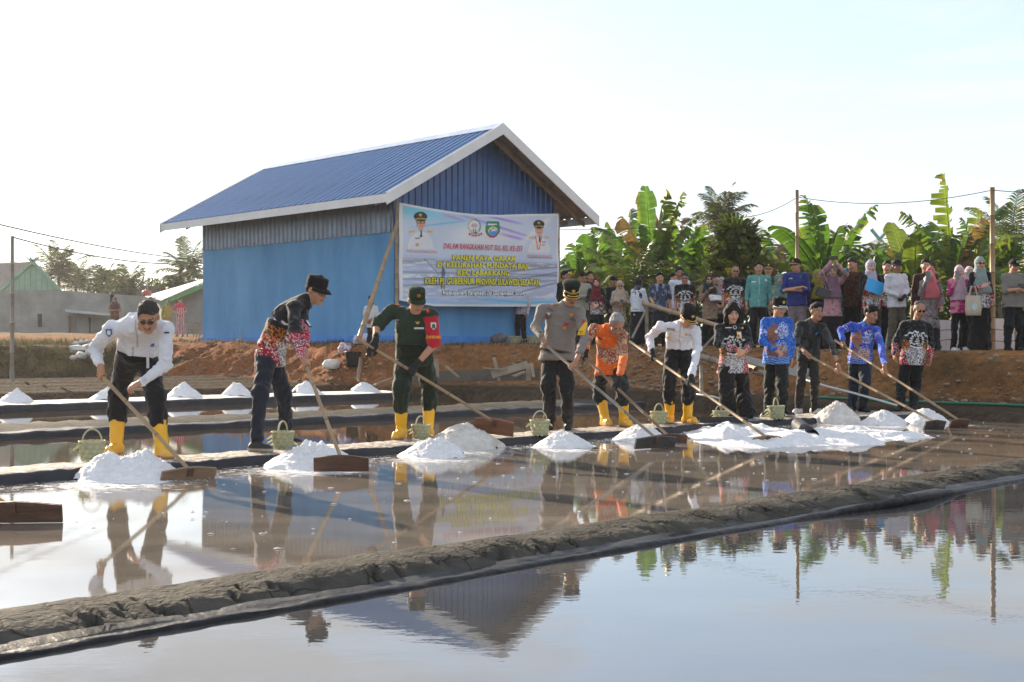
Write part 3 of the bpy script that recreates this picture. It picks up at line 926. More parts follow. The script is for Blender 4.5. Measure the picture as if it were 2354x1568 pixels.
sh = (np.abs(ix - 1353) < 86 * (1 - 0.10 * np.cos((iy - 345) / 34)) * np.where(iy > 460, np.sqrt(np.clip(1 - ((iy - 460) / 95) ** 2, 0, 1)), 1)) & (iy > 342) & (iy < 552)
lay(sr(24, 50, 90), sh)
sh2 = (np.abs(ix - 1353) < 78 * (1 - 0.10 * np.cos((iy - 345) / 34)) * np.where(iy > 455, np.sqrt(np.clip(1 - ((iy - 455) / 90) ** 2, 0, 1)), 1)) & (iy > 350) & (iy < 545)
lay(sr(42, 140, 92), sh2)
lay(sr(235, 236, 240), ((np.abs(iy - 382) < 9) & (np.abs(ix - 1348) < 58)))
lay(sr(230, 225, 120), (q(1357, 468, 62, 58) < 1) & sh2)
lay(sr(70, 150, 215), (q(1360, 480, 56, 46) < 1)); lay(sr(190, 40, 50), (np.abs(q(1357, 478, 62, 62) - 1) < .14) & (iy > 488) & sh2)
lay(sr(245, 247, 250), (np.abs(ix - 1366) < (iy - 420) * .8) & (iy > 425) & (iy < 466)); lay(sr(50, 110, 190), (np.abs(ix - 1362) < (iy - 418) * .8) & (iy > 418) & (iy < 438))
# white hem
hem = np.minimum(np.minimum(S_ * (BU1 - BU0), (1 - S_) * (BU1 - BU0)), np.minimum(T_, 1 - T_) * 2.3)
lay(sr(232, 234, 242), 1 - sstep(0.03, 0.07, np.minimum(hem, np.where(S_ < .5, S_ * (BU1 - BU0) - .05, 9))))
BANM = pm('banner_vinyl', (1, 1, 1), rough=0.45, var=0.03, scale=2, attr='Col', transl=0.22)
banner = empty('banner', UV(BU0, BV, 1.6))
tag(banner, 'large printed event banner with yellow lettering hung before the blue store', 'banner')
bc = np.clip(bc * 1.3, 0, .94)
cloth = mesh('banner_cloth', ban_map(0)(bu, bzv), grid_faces(nu, nz_), BANM, smooth=True, col=bc)
set_parent_keep(cloth, banner)
INK_Y = pm('yellow_ink', tuple(sr(226, 216, 40)), rough=0.5, var=0.03); INK_K = pm('dark_ink', tuple(sr(32, 36, 46)), rough=0.5, var=0.03)
INK_R = pm('red_ink', tuple(sr(205, 40, 70)), rough=0.5, var=0.03); INK_W = pm('white_ink', tuple(sr(240, 242, 246)), rough=0.5, var=0.03)
def ban_line(s, zx0, zx1, yt0, yb0, yt1, yb1, ink, back=None, shear=0.0, bold=0.02, bo=0.08):
 u0, zt0 = bz(zx0, yt0); _, zb0 = bz(zx0, yb0); u1, zt1 = bz(zx1, yt1); _, zb1 = bz(zx1, yb1)
 u0, u1 = float(u0), float(u1)
 def mp(off):
  def f(X, Y):
   t = (X - u0) / (u1 - u0)
   zb = zb0 + (zb1 - zb0) * t; zt = zt0 + (zt1 - zt0) * t
   return ban_map(off)(X, zb + (zt - zb) * Y)
  return f
 if back is not None:
  text_on('lettering_outline', s, mp(0.010), u0, u1, 0, 1, back, cloth, shear, bo * 1.1, 1.07, box=s)['kind'] = 'stuff'
 text_on('lettering', s, mp(0.018), u0, u1, 0, 1, ink, cloth, shear, bold * .9, 1.07, box=s)['kind'] = 'stuff'
ban_line('PANEN RAYA GARAM', 825, 1640, 780, 840, 797, 857, INK_Y, INK_K, 0, 0.05)
ban_line('DI KELURAHAN PUNDATA BAJI', 633, 1808, 872, 932, 892, 952, INK_Y, INK_K, 0, 0.05)
ban_line('KEC LABAKKANG', 893, 1568, 974, 1034, 982, 1042, INK_Y, INK_K, 0, 0.05)
ban_line('OLEH PJ. GUBERNUR PROVINSI SULAWESI SELATAN', 475, 1952, 1070, 1146, 1093, 1168, INK_Y, INK_K, 0, 0.045, 0.10)
ban_line('Kabupaten Pangkep, 26 September 2024', 710, 1755, 1236, 1300, 1246, 1310, INK_W, INK_K, 0, 0.035, 0.09)
ban_line('DALAM RANGKAIAN HUT SUL-SEL KE-355', 712, 1728, 622, 690, 660, 724, INK_R, INK_W, 0.35, 0.02, 0.06)
ban_line('Prof. Dr. Zudan Arif Fakrulloh, S.H.,M.H.', 245, 632, 700, 738, 722, 758, INK_R, INK_W, 0, 0.0, 0.05)
ban_line('Pj. Gubernur Prov. Sulsel', 245, 632, 752, 778, 766, 790, INK_W)
ban_line('H. Sahban Sammana,S.H.', 1798, 2120, 768, 796, 776, 802, INK_R, INK_W, 0, 0.0, 0.05)
ban_line('Plt. Bupati Pangkajene dan Kepulauan', 1800, 2122, 800, 818, 808, 826, INK_K)
ban_line('SULAWESI SELATAN', 1062, 1202, 506, 522, 506, 522, INK_W)

# ================================================================== bamboo
BAM = pm('dry_bamboo', (0.25, 0.165, 0.09), rough=0.55, scale=3, col2=(0.38, 0.27, 0.155), bump=0.1, bscale=20, spec=0.4)
BAM_N = pm('bamboo_node', (0.13, 0.085, 0.05), rough=0.7, var=0.3)
BAM_G = pm('grey_bamboo', (0.19, 0.16, 0.13), rough=0.7, scale=4, col2=(0.30, 0.26, 0.21), bump=0.2, bscale=20)
def bamboo_mb(p0, p1, r0, r1, node=0.32, bend=0.0, seg=10):
 p0, p1 = Vector(p0), Vector(p1)
 L = (p1 - p0).length
 n = max(2, int(L / node))
 pts = []; rad = []; mi = []
 side = (p1 - p0).cross(Vector((0.3, 0.5, 0.8))).normalized()
 def pt(t): return p0.lerp(p1, t) + side * bend * math.sin(t * math.pi)
 mb = MB()
 mb_pts = []; mb_r = []
 for i in range(n + 1):
  t = i / n
  r = r0 + (r1 - r0) * t
  w = 0.006 / L
  for dt, f in ((-2.2 * w, 1.0), (-w, 1.13), (w, 1.13), (2.2 * w, 1.0)):
   tt = t + dt
   if -1e-9 <= tt <= 1 + 1e-9:
    mb_pts.append(pt(tt)); mb_r.append(r * f)
 mb.tube(mb_pts, mb_r, seg)
 # darker rings at the nodes
 k = len(mb.F)
 idx = 0
 M = []
 for i in range(len(mb_pts) - 1):
  ring = 1 if (mb_r[i] > 1.08 * (r0 + (r1 - r0) * 0.5) * 0 and abs(mb_r[i] - mb_r[i + 1]) < 1e-5 and (mb_pts[i] - mb_pts[i + 1]).length < 0.02) else 0
  M += [ring] * seg
 M += [0, 0]
 mb.M = M
 return mb
def bamboo(name, p0, p1, r0=0.022, r1=0.018, mats=None, parent=None, node=0.32, bend=0.0):
 mb = bamboo_mb(p0, p1, r0, r1, node, bend)
 base = p0 if Vector(p0).z < Vector(p1).z else p1
 o = mb.build(name, mats or [BAM, BAM_N], parent, smooth=False, loc=None if parent else Vector(base))
 smooth_by_angle(o, 50)
 return o
d = float((BU0 + BV) * S2)
pb = UV(BU0 - 0.05, BV + .02)
tag(bamboo('bamboo_post', (pb.x, pb.y, 1.0), (pb.x, pb.y, W(912, 459, d).z), 0.045, 0.035), 'upright bamboo post holding the left edge of the banner', 'post')
tag(bamboo('bamboo_prop', W(826, 776, 26.2), W(913, 512, 28.5), 0.055, 0.042), 'slanting bamboo prop leaning against the banner post', 'post')
pr = UV(BU1 + 0.05, BV + .05)
tag(bamboo('bamboo_post', (pr.x, pr.y, 0.9), (pr.x, pr.y, 4.45), 0.04, 0.035), 'bamboo post behind the right edge of the banner', 'post')
# ================================================================== plants
def gz(x, y):
 u, v = uv_of(x, y)
 return float(ground_h(np.array([u]), np.array([v]))[0])
LEAF_B = pm('banana_leaf', (1, 1, 1), rough=0.45, var=0.25, scale=2.5, attr='Col', transl=0.45, spec=0.35, transl_col=(1.15, 1.3, 0.45))
LEAF_P = pm('palm_leaflet', (1, 1, 1), rough=0.5, var=0.3, scale=2.0, attr='Col', transl=0.28, spec=0.3, transl_col=(1.1, 1.1, 0.5))
STEM_B = pm('banana_stem', (0.12, 0.11, 0.045), rough=0.6, scale=3, col2=(0.23, 0.17, 0.08), stretch=(1, 1, .2))
BARK = pm('palm_trunk', (0.15, 0.12, 0.09), rough=0.9, scale=5, col2=(0.26, 0.22, 0.17), bump=0.5, bscale=20)
def bezier(a, b, c, n):
 t = np.linspace(0, 1, n)[:, None]
 return (1 - t) ** 2 * a + 2 * t * (1 - t) * b + t * t * c
def banana_leaf(base, tip, arch, width, torn, tone, rng, roll=None):
 """one arching leaf with a stout rib and a blade split into strips"""
 base, tip = np.array(base), np.array(tip)
 ch = tip - base; L = np.linalg.norm(ch)
 mid = base + ch * 0.5 + np.array([0, 0, arch * L])
 n = 46
 R = bezier(base, mid, tip, n)
 T = np.gradient(R, axis=0); T /= np.linalg.norm(T, axis=1)[:, None]
 roll = rng.uniform(-0.5, 0.5) if roll is None else roll
 side = np.cross(T, np.array([0, 0, 1.0])); nn = np.linalg.norm(side, axis=1)[:, None]
 flat = np.array([math.cos(roll * 3), math.sin(roll * 3), 0.0]) if nn.min() < 0.25 else None
 if flat is not None:
  side = np.tile(flat, (n, 1)); side = side - T * np.sum(side * T, axis=1)[:, None]
 side /= np.linalg.norm(side, axis=1)[:, None]
 up = np.cross(side, T); up /= np.linalg.norm(up, axis=1)[:, None]
 up[up[:, 2] < 0] *= 1
 c, s = math.cos(roll), math.sin(roll)
 side, up = side * c + up * s, up * c - side * s
 V = []; Fc = []; C = []
 tt = np.linspace(0, 1, n)
 wid = width * np.clip(np.minimum((tt - 0.12) / 0.14, 1), 0, 1) ** 0.6 * np.clip((1.03 - tt) / 0.22, 0, 1) ** 0.55
 green = np.array([0.070, 0.135, 0.027]) * tone; yel = np.array([0.22, 0.26, 0.035]); brn = np.array([0.17, 0.10, 0.05])
 dry = rng.random() < 0.09
 if rng.random() < .22: green = np.array([0.13, 0.165, 0.03])
 for sd in (-1, 1):
  i = 4
  while i < n - 1:
   k = int(rng.integers(1, 4)) if torn > rng.random() else int(rng.integers(6, 14))
   j = min(i + k, n - 1)
   droop = rng.uniform(0.05, 0.9) * (0.35 + torn)
   sw = rng.uniform(-0.06, 0.10) * torn
   o = len(V)
   edge_dead = rng.random() < 0.25
   for m in range(i, j + 1):
    w = wid[m] * (1 - (0.10 * rng.random() * torn))
    for q, fr in enumerate((0.0, 0.35, 0.7, 1.0)):
     p = R[m] + side[m] * sd * w * fr * (1 - 0.15 * droop * fr) + up[m] * (0.10 * w * math.sin(fr * 2.2) - droop * w * fr * fr) + T[m] * (0.20 * w * fr + sw * fr + ((i + j) / 2 - m) * .30 * torn * fr * L / n)
     p = p + np.array([0, 0, -0.10 * droop * fr * fr * w])
     V.append(p)
     cc = green * (1 + 0.16 * math.sin(m * 1.9 + sd)) * (1.0 if fr > 0 else 1.6)
     if dry: cc = brn * (0.8 + 0.4 * rng.random())
     elif fr == 1.0 and edge_dead: cc = yel if rng.random() < .6 else brn
     elif tt[m] > 0.9 and torn > 0.4 and rng.random() < .4: cc = brn
     C.append(cc)
   for m in range(j - i):
    for q in range(3):
     a = o + m * 4 + q
     f = (a, a + 4, a + 5, a + 1)
     Fc.append(f if sd > 0 else f[::-1])
   i = j
 # rib
 o = len(V)
 for m in range(0, n, 2):
  r = 0.026 * (1 - 0.85 * tt[m])
  for k in range(5):
   a = k * 2 * math.pi / 5
   V.append(R[m] + (side[m] * math.cos(a) + up[m] * math.sin(a)) * r); C.append(np.array([0.16, 0.2, 0.06]))
 for m in range(n // 2 - 1):
  for k in range(5):
   Fc.append((o + m * 5 + k, o + m * 5 + (k + 1) % 5, o + (m + 1) * 5 + (k + 1) % 5, o + (m + 1) * 5 + k))
 return np.array(V), Fc, np.clip(np.array(C), 0, 1)
def banana(px, py, d, tips, label, seed, torn=0.6, stem_r=0.13):
 rng = np.random.default_rng(seed)
 d *= 1.36; stem_r *= 1.25
 crown = W(px, py, d)
 z0 = gz(crown.x, crown.y) - 0.05
 base = Vector((crown.x + rng.uniform(-.15, .15), crown.y, z0))
 root = empty('banana_plant', base)
 tag(root, label, 'banana plant', 'banana plants behind the crowd')
 mb = MB()
 pts = [base.lerp(crown, t) + Vector((0.04 * math.sin(t * 3), 0, 0)) for t in (0, .25, .5, .75, 1.02)]
 mb.tube(pts, [stem_r, stem_r * .9, stem_r * .8, stem_r * .65, stem_r * .35], 12)
 mb.build('stem', STEM_B, root, smooth=True)
 for (tx, ty, *rest) in tips:
  arch = rest[0] if len(rest) > 0 else 0.22
  wd = 1.38 * (rest[1] if len(rest) > 1 else 0.28)
  tn = rest[2] if len(rest) > 2 else torn
  dd = d + rng.uniform(-1.2, 1.0)
  tip = W(tx, ty, dd)
  b = crown + Vector((rng.uniform(-.05, .05), rng.uniform(-.05, .05), rng.uniform(-.35, 0.0)))
  V, Fc, C = banana_leaf(b, tip, arch, wd, tn, rng.uniform(0.6, 1.5), rng)
  o = mesh('leaf', V, Fc, LEAF_B, smooth=True, col=C)
  set_parent_keep(o, root)
 return root
banana(1348, 655, 34.5, [(1347, 538, .05, .3, .35), (1312, 560, .12, .26, .8), (1272, 604, .3), (1285, 655, .35), (1405, 585, .2), (1382, 545, .1), (1440, 620, .35), (1300, 690, .4), (1410, 680, .4)],
       'banana plant close beside the right edge of the banner', 3)
banana(1497, 628, 29, [(1484, 428, .02, .29, .12), (1531, 433, .04, .24, .95), (1572, 440, .10, .2, .95), (1428, 497, .10, .25, .7), (1362, 522, .30, .2, .95), (1385, 655, .5, .22, .9), (1608, 488, .12, .22, 1.0), (1640, 545, .25), (1562, 705, .55, .24, .5), (1548, 520, .10, .2, .8), (1590, 660, .4, .25, .9), (1450, 690, .4)],
       'tall banana plant with two big upright leaves left of the feathery tree', 4, 0.7)
banana(1420, 665, 32.5, [(1400, 570, .15), (1455, 560, .12), (1350, 610, .3), (1480, 620, .3), (1385, 660, .4), (1470, 680, .4), (1430, 540, .05)],
       'dark banana plant left of the tall two-leaved one', 14)
banana(1585, 660, 32, [(1560, 560, .12), (1620, 570, .15), (1540, 620, .3), (1650, 610, .35), (1600, 530, .05), (1530, 680, .4), (1640, 680, .4)],
       'dark banana plant right of the tall two-leaved one', 15)
banana(1742, 660, 31, [(1800, 560, .3), (1690, 590, .2), (1722, 540, .12), (1660, 640, .3), (1790, 640, .35), (1820, 690, .4), (1650, 560, .3, .24, .9)],
       'banana plant half hidden behind the feathery tree', 5)
banana(1893, 640, 27, [(1852, 452, .08, .24, .95), (1872, 470, .03, .22, .5), (1772, 520, .30, .27, .15), (1693, 618, .42, .27, .7), (2012, 472, .20, .24, .85), (1930, 520, .10, .20, .4), (2006, 560, .28, .25, .9), (1960, 700, .55, .28, .3), (1830, 705, .55, .28, .3), (1985, 625, .35, .28, .5), (1775, 660, .4), (1920, 560, .12)],
       'banana plant behind the man in the royal blue shirt', 6, 0.5)
banana(2030, 690, 28.5, [(1960, 620, .3), (2052, 600, .15), (2105, 640, .3), (1965, 690, .4), (2090, 700, .4), (2015, 590, .1)],
       'low banana plant behind the woman with the blue folder', 7, 0.4, 0.09)
banana(2100, 650, 26.5, [(2050, 512, .06, .30, .05), (2105, 540, .05, .26, .3), (2030, 645, .42, .28, .3), (2165, 600, .3), (2020, 700, .5), (2150, 690, .5, .3, .3), (2075, 570, .1, .26, .2)],
       'banana plant with one broad untorn leaf right of centre', 8, 0.35)
banana(2285, 670, 29, [(2240, 590, .2), (2330, 580, .2), (2290, 550, .05), (2220, 650, .4), (2350, 640, .4), (2260, 700, .4)],
       'dark banana plant behind the right bamboo post', 16)
banana(2190, 640, 25.5, [(2170, 400, .02, .23, 1.0), (2070, 485, .22, .24, .9), (2116, 515, .26, .24, .95), (2256, 500, .22, .25, .9), (2318, 465, .22, .22, .9), (2362, 540, .30, .25, .95), (2310, 585, .35), (2120, 712, .55, .28, .5), (2262, 700, .5, .28, .4), (2335, 650, .4), (2210, 540, .08), (2145, 600, .35)],
       'tallest banana plant with a torn leaf standing straight up', 9, 0.8, 0.15)

rb = np.random.default_rng(77)
for i, (px, py, top, lab) in enumerate([(1318, 625, 560, 'behind the man in black by the banner'), (1372, 600, 520, 'above the maroon headscarf'), (1440, 600, 490, 'above the dark headscarf'), (1550, 590, 470, 'above the blue camouflage shirt'), (1620, 610, 520, 'above the speaker with the microphone'),
  (1735, 615, 545, 'above the bald man in dark glasses'), (1790, 600, 525, 'above the sea-green headscarf'), (1858, 590, 500, 'right of the left bamboo post'), (1935, 590, 510, 'above the dark teal headscarf'), (1995, 620, 560, 'above the lilac headscarf'), (2065, 600, 525, 'above the white long-sleeved shirt'),
  (2130, 600, 500, 'above the pink headscarf'), (2240, 590, 480, 'above the tote bag woman'), (2310, 600, 520, 'above the grey field shirt')]):
 tips = []
 for k in range(11):
  a = math.pi * (-.08 + 1.16 * (k + rb.uniform(-.35, .35)) / 10); R_ = rb.uniform(.75, 1.1)
  tips.append((px + math.cos(a) * R_ * 112, py + 22 - math.sin(a) * R_ * (py - top + 22) + 26 * abs(math.cos(a)), rb.uniform(.14, .42), rb.uniform(.18, .26), rb.uniform(.55, 1.0)))
 banana(px, py + 22, rb.uniform(28.0, 33.0) if px > 1420 else 35.0, tips, 'banana plant in the back row ' + lab, 200 + i, .8, .1)
# coconut palms ----------------------------------------------------------------
def frond(base, tip, arch, leaflet, nleaf, rng, droop=0.5, tone=(0.09, 0.14, 0.035)):
 base, tip = np.array(base), np.array(tip)
 ch = tip - base; L = np.linalg.norm(ch)
 mid = base + ch * 0.5 + np.array([0, 0, arch * L])
 n = nleaf
 R = bezier(base, mid, tip, n)
 T = np.gradient(R, axis=0); T /= np.linalg.norm(T, axis=1)[:, None]
 side = np.cross(T, np.array([0, 0, 1.0])); side /= (np.linalg.norm(side, axis=1)[:, None] + 1e-6)
 V = []; Fc = []; C = []
 tone = np.array(tone)
 for sd in (-1, 1):
  for m in range(3, n):
   t = m / (n - 1)
   l = leaflet * (0.45 + 0.75 * math.sin(math.pi * min(1, 0.15 + 0.85 * t))) * rng.uniform(0.8, 1.1)
   dirv = side[m] * sd * (0.95 - 0.45 * t) + T[m] * (0.35 + 0.6 * t) + np.array([0, 0, rng.uniform(-.15, .18)])
   dirv /= np.linalg.norm(dirv)
   w = T[m] * 0.022 * (1.2 - 0.4 * t) * (leaflet / 0.55)
   p0 = R[m]; p1 = p0 + dirv * l * 0.5 - np.array([0, 0, droop * l * 0.12]); p2 = p0 + dirv * l * 0.92 - np.array([0, 0, droop * l * 0.5])
   o = len(V)
   V += [p0 - w * .6, p0 + w * .6, p1 - w, p1 + w, p2]
   cc = tone * rng.uniform(0.7, 1.35)
   if rng.random() < 0.06: cc = np.array([0.24, 0.17, 0.07])
   C += [cc] * 5
   Fc += [(o, o + 1, o + 3, o + 2), (o + 2, o + 3, o + 4)]
 o = len(V)
 for m in range(0, n, 3):
  r = 0.022 * (1 - 0.8 * m / n)
  for k in range(4):
   a = k * math.pi / 2
   V.append(R[m] + side[m] * math.cos(a) * r + np.array([0, 0, math.sin(a) * r])); C.append(np.array([0.2, 0.2, 0.07]))
 q = len(range(0, n, 3))
 for m in range(q - 1):
  for k in range(4):
   Fc.append((o + m * 4 + k, o + m * 4 + (k + 1) % 4, o + (m + 1) * 4 + (k + 1) % 4, o + (m + 1) * 4 + k))
 return np.array(V), Fc, np.array(C)
def palm(px, py, d, nf, L, label, seed, group, trunk=True, up=0.4, leaflet=0.5, nleaf=42, base_py=None, spread=(0.1, 1.25)):
 rng = np.random.default_rng(seed)
 crown = W(px, py, d)
 z0 = gz(crown.x, crown.y) - 0.05
 base = Vector((crown.x + rng.uniform(-.3, .3) * trunk, crown.y, z0 if trunk else z0))
 root = empty('coconut_palm', base)
 tag(root, label, 'palm', group)
 mb = MB()
 h = crown.z - base.z
 pts = [base.lerp(crown, t) + Vector((0.10 * h * .3 * math.sin(t * 2.4), 0, 0)) * (1 if trunk else 0) for t in np.linspace(0, 1, 7)]
 mb.tube(pts, [0.17, .14, .13, .12, .115, .11, .10] if trunk else [.10, .09, .08, .07, .06, .05, .03], 10)
 mb.build('trunk', BARK, root, smooth=True)
 c0 = np.array(pts[-1])
 for i in range(nf):
  az = i * 2.399963 + rng.uniform(-.25, .25)
  el = spread[0] + (spread[1] - spread[0]) * ((i + .5) / nf)
  l = L * rng.uniform(.8, 1.1)
  e = math.pi / 2 - (.22 + el * 1.2)
  tip = c0 + np.array([math.cos(az) * math.cos(e), math.sin(az) * math.cos(e), math.sin(e)]) * l
  tip[2] -= 0.55 * l * (1 - max(0, math.sin(e)))
  V, Fc, C = frond(c0, tip, 0.18 + up * 0.3, leaflet * (1.35 if d > 40 else 1.1), nleaf, rng, .8, (.075, .10, .045) if d > 55 else (.08, .125, .032))
  o = mesh('frond', V, Fc, LEAF_P, smooth=False, col=C)
  set_parent_keep(o, root)
 return root
palm(1652, 515, 60, 16, 2.0, 'coconut palm rising behind the feathery tree', 21, 'palms', up=.5, spread=(.02, 1.0))
palm(1452, 690, 38.0, 13, 2.3, 'young coconut palm with bright fronds behind the beige hijab', 22, 'palms', trunk=False, up=.5, spread=(.05, .95))
palm(1535, 700, 38.5, 9, 1.9, 'small yellowing young palm behind the man in blue camouflage', 23, 'palms', trunk=False, up=.4, spread=(.1, 1.0))
palm(2318, 560, 50, 14, 2.5, 'coconut palm behind the tall bamboo post at the right', 24, 'palms', up=.4, spread=(.05, 1.25))
palm(2298, 690, 36, 9, 2.1, 'young palm low behind the right bamboo post', 25, 'palms', trunk=False, up=.4, spread=(.2, 1.2))
palm(132, 640, 88, 22, 2.9, 'big hazy coconut palm right of the green gable', 26, 'far palms', up=.5, spread=(.02, 1.2), nleaf=40, leaflet=.58)
palm(172, 662, 92, 17, 2.6, 'second hazy palm with an arching frond beside the big one', 27, 'far palms', up=.5, spread=(.05, 1.25), nleaf=40, leaflet=.58)
palm(237, 668, 88, 14, 1.9, 'slim far palm standing alone above the grey wall', 28, 'far palms', up=.5, spread=(.02, .8), nleaf=40, leaflet=.58)
palm(292, 686, 82, 19, 2.3, 'low bushy far palm above the woman in brown batik', 29, 'far palms', up=.5, spread=(.02, .95), nleaf=40, leaflet=.58)
palm(430, 636, 76, 16, 2.7, 'dark coconut palm against the sky beside the blue store', 30, 'far palms', up=.45, spread=(.02, 1.25), nleaf=40, leaflet=.58)
palm(405, 668, 72, 8, 1.2, 'small bright palm above the grey metal roof', 31, 'far palms', trunk=True, up=.5, spread=(.1, 1.0), nleaf=40, leaflet=.58)

# leafy trees -----------------------------------------------------------------
LEAF_T = pm('tree_leaf', (1, 1, 1), rough=0.5, var=0.3, scale=3, attr='Col', transl=0.4, spec=0.4, transl_col=(1.6, 1.5, 0.5))
def leaf_quads(P, D, N, l, w, C, V, Fc, CC):
 """pointed leaf: four corners"""
 S = np.cross(D, N)
 o = len(V)
 for i in range(len(P)):
  p, dd, s = P[i], D[i], S[i]
  V += [p, p + dd * l * .5 + s * w, p + dd * l, p + dd * l * .5 - s * w]
  k = o + i * 4
  Fc.append((k, k + 1, k + 2, k + 3)); CC += [C[i]] * 4
def feathery_tree():
 rng = np.random.default_rng(41)
 d = 36.0
 base = W(1690, 800, d); base.z = gz(base.x, base.y) - .05
 root = empty('feathery_tree', base)
 tag(root, 'dense tree of feathery compound leaves behind the masked speaker group', 'tree')
 root['label'] = 'dense conical tree with feathery compound leaves behind the crowd'
 mb = MB(); top = W(1678, 560, d)
 mb.tube([base, base.lerp(top, .5) + Vector((.05, 0, 0)), top], [.09, .06, .02], 8)
 V = []; Fc = []; C = []
 for i in range(620):
  t = rng.random() ** 0.8
  h = 1.15 + t * (top.z - 0.7 - base.z)
  rad = 1.5 * (1 - 0.72 * ((h - 0.9) / (top.z - base.z - .6)) ** 1.3) * (1.0 + .12 * rng.normal())
  az = rng.uniform(0, 6.283)
  rr = rad * rng.uniform(0.25, 0.75)
  b = np.array(base) + np.array([rr * math.cos(az), rr * math.sin(az), h])
  el = rng.uniform(-0.35, 1.25)
  dr = np.array([math.cos(az) * math.cos(el), math.sin(az) * math.cos(el), math.sin(el)])
  L = rng.uniform(0.36, 0.62)
  n = 15
  R = bezier(b, b + dr * L * .55 + np.array([0, 0, .06]), b + dr * L - np.array([0, 0, .05]), n)
  T = np.gradient(R, axis=0); T /= np.linalg.norm(T, axis=1)[:, None]
  sd = np.cross(T, [0, 0, 1.0]); sd /= np.linalg.norm(sd, axis=1)[:, None]
  tone = np.array([0.10, 0.15, 0.03]) * rng.uniform(.6, 1.4)
  if rng.random() < .22: tone = np.array([0.30, 0.29, 0.05])
  for s in (-1, 1):
   D = sd * s * .85 + T * .5 + np.array([0, 0, rng.uniform(-.1, .25)])
   D /= np.linalg.norm(D, axis=1)[:, None]
   N = np.cross(D, T); N /= np.linalg.norm(N, axis=1)[:, None]
   leaf_quads(R[1:], D[1:], N[1:], .155, .036, [tone * rng.uniform(.8, 1.2) for _ in range(n - 1)], V, Fc, C)
  if i % 6 == 0:
   mb.tube([np.array(base) + np.array([0, 0, h * .75]), b], [.018, .008], 5)
 mb.build('trunk', BARK, root)
 o = mesh('crown', V, Fc, LEAF_T, col=C); set_parent_keep(o, root)
feathery_tree()
def clump_tree(name, px, py, d, rx, rz, n, leaf, label, seed, tone=(0.07, 0.12, 0.03), group=None, rough=.5):
 rng = np.random.default_rng(seed)
 c = W(px, py, d)
 base = Vector((c.x, c.y, gz(c.x, c.y) - .05))
 root = empty(name, base)
 tag(root, label, 'tree', group)
 mb = MB()
 mb.tube([base, base.lerp(c, .6), c + Vector((0, 0, rz * .4))], [.10 * rx + .03, .07 * rx + .02, .02], 7)
 lobes = [(np.array(c) + np.array([rng.normal() * rx * .5, rng.normal() * rx * .5, rng.normal() * rz * .42]), rng.uniform(.3, .55)) for _ in range(12)]
 for lc, lr in lobes:
  mb.tube([np.array(c) - np.array([0, 0, rz * .5]), lc], [.03 * rx + .01, .008], 5)
 mb.build('trunk', BARK, root)
 V = []; Fc = []; C = []
 k = n // len(lobes)
 for lc, lr in lobes:
  q = rng.normal(size=(k, 3)); q /= np.linalg.norm(q, axis=1)[:, None]
  P = lc + q * (rng.random((k, 1)) ** .45) * np.array([rx, rx, rz]) * lr
  D = rng.normal(size=(k, 3)); D /= np.linalg.norm(D, axis=1)[:, None]
  N = rng.normal(size=(k, 3)); N -= D * np.sum(N * D, axis=1)[:, None]; N /= np.linalg.norm(N, axis=1)[:, None]
  tn = rng.uniform(.65, 1.35)
  leaf_quads(P, D, N, leaf, leaf * .33, [np.array(tone) * tn * rng.uniform(.75, 1.25) for _ in range(k)], V, Fc, C)
 o = mesh('crown', V, Fc, LEAF_T, col=C); set_parent_keep(o, root)
clump_tree('leafy_tree', 375, 660, 78, 1.9, 1.4, 900, .26, 'round leafy tree above the grey metal roof at the left', 51, (0.06, 0.10, 0.03))
clump_tree('leafy_tree', 215, 690, 84, 2.0, 1.0, 800, .25, 'low leafy tree behind the grey wall at the left', 52, (0.07, 0.10, 0.035))
clump_tree('leafy_tree', 2345, 640, 44, 1.2, 1.7, 1300, .2, 'leafy tree at the right edge behind the man in the cap', 53, (0.08, 0.12, 0.03))
clump_tree('leafy_tree', 2262, 655, 45, 1.1, 1.1, 900, .2, 'pale leafy tree left of the right bamboo post', 54, (0.09, 0.13, 0.03))
clump_tree('leafy_tree', 1310, 690, 46, 1.3, .9, 900, .19, 'low yellowish tree behind the banner edge', 55, (0.14, 0.13, 0.03))
def undergrowth():
 rng = np.random.default_rng(61)
 V = []; Fc = []; C = []
 n = 9000
 px = rng.uniform(1270, 2400, n); d = rng.uniform(38, 44, n)
 X = (px - CX) * d / F
 zt = 1.1 + 2.4 * rng.random(n) ** 1.2 * (0.75 + 0.35 * np.sin(px * .021) * np.sin(px * .047))
 P = np.stack([X, d, zt], 1)
 D = rng.normal(size=(n, 3)); D[:, 2] += .5; D /= np.linalg.norm(D, axis=1)[:, None]
 N = rng.normal(size=(n, 3)); N -= D * np.sum(N * D, axis=1)[:, None]; N /= np.linalg.norm(N, axis=1)[:, None]
 leaf_quads(P, D, N, .32, .085, [np.array([0.06, 0.10, 0.025]) * rng.uniform(.5, 1.5) for _ in range(n)], V, Fc, C)
 o = mesh('undergrowth', V, Fc, LEAF_T, col=C)
 tag(o, 'dark leafy undergrowth filling the gaps behind the crowd', 'shrubs', kind='stuff')
undergrowth()
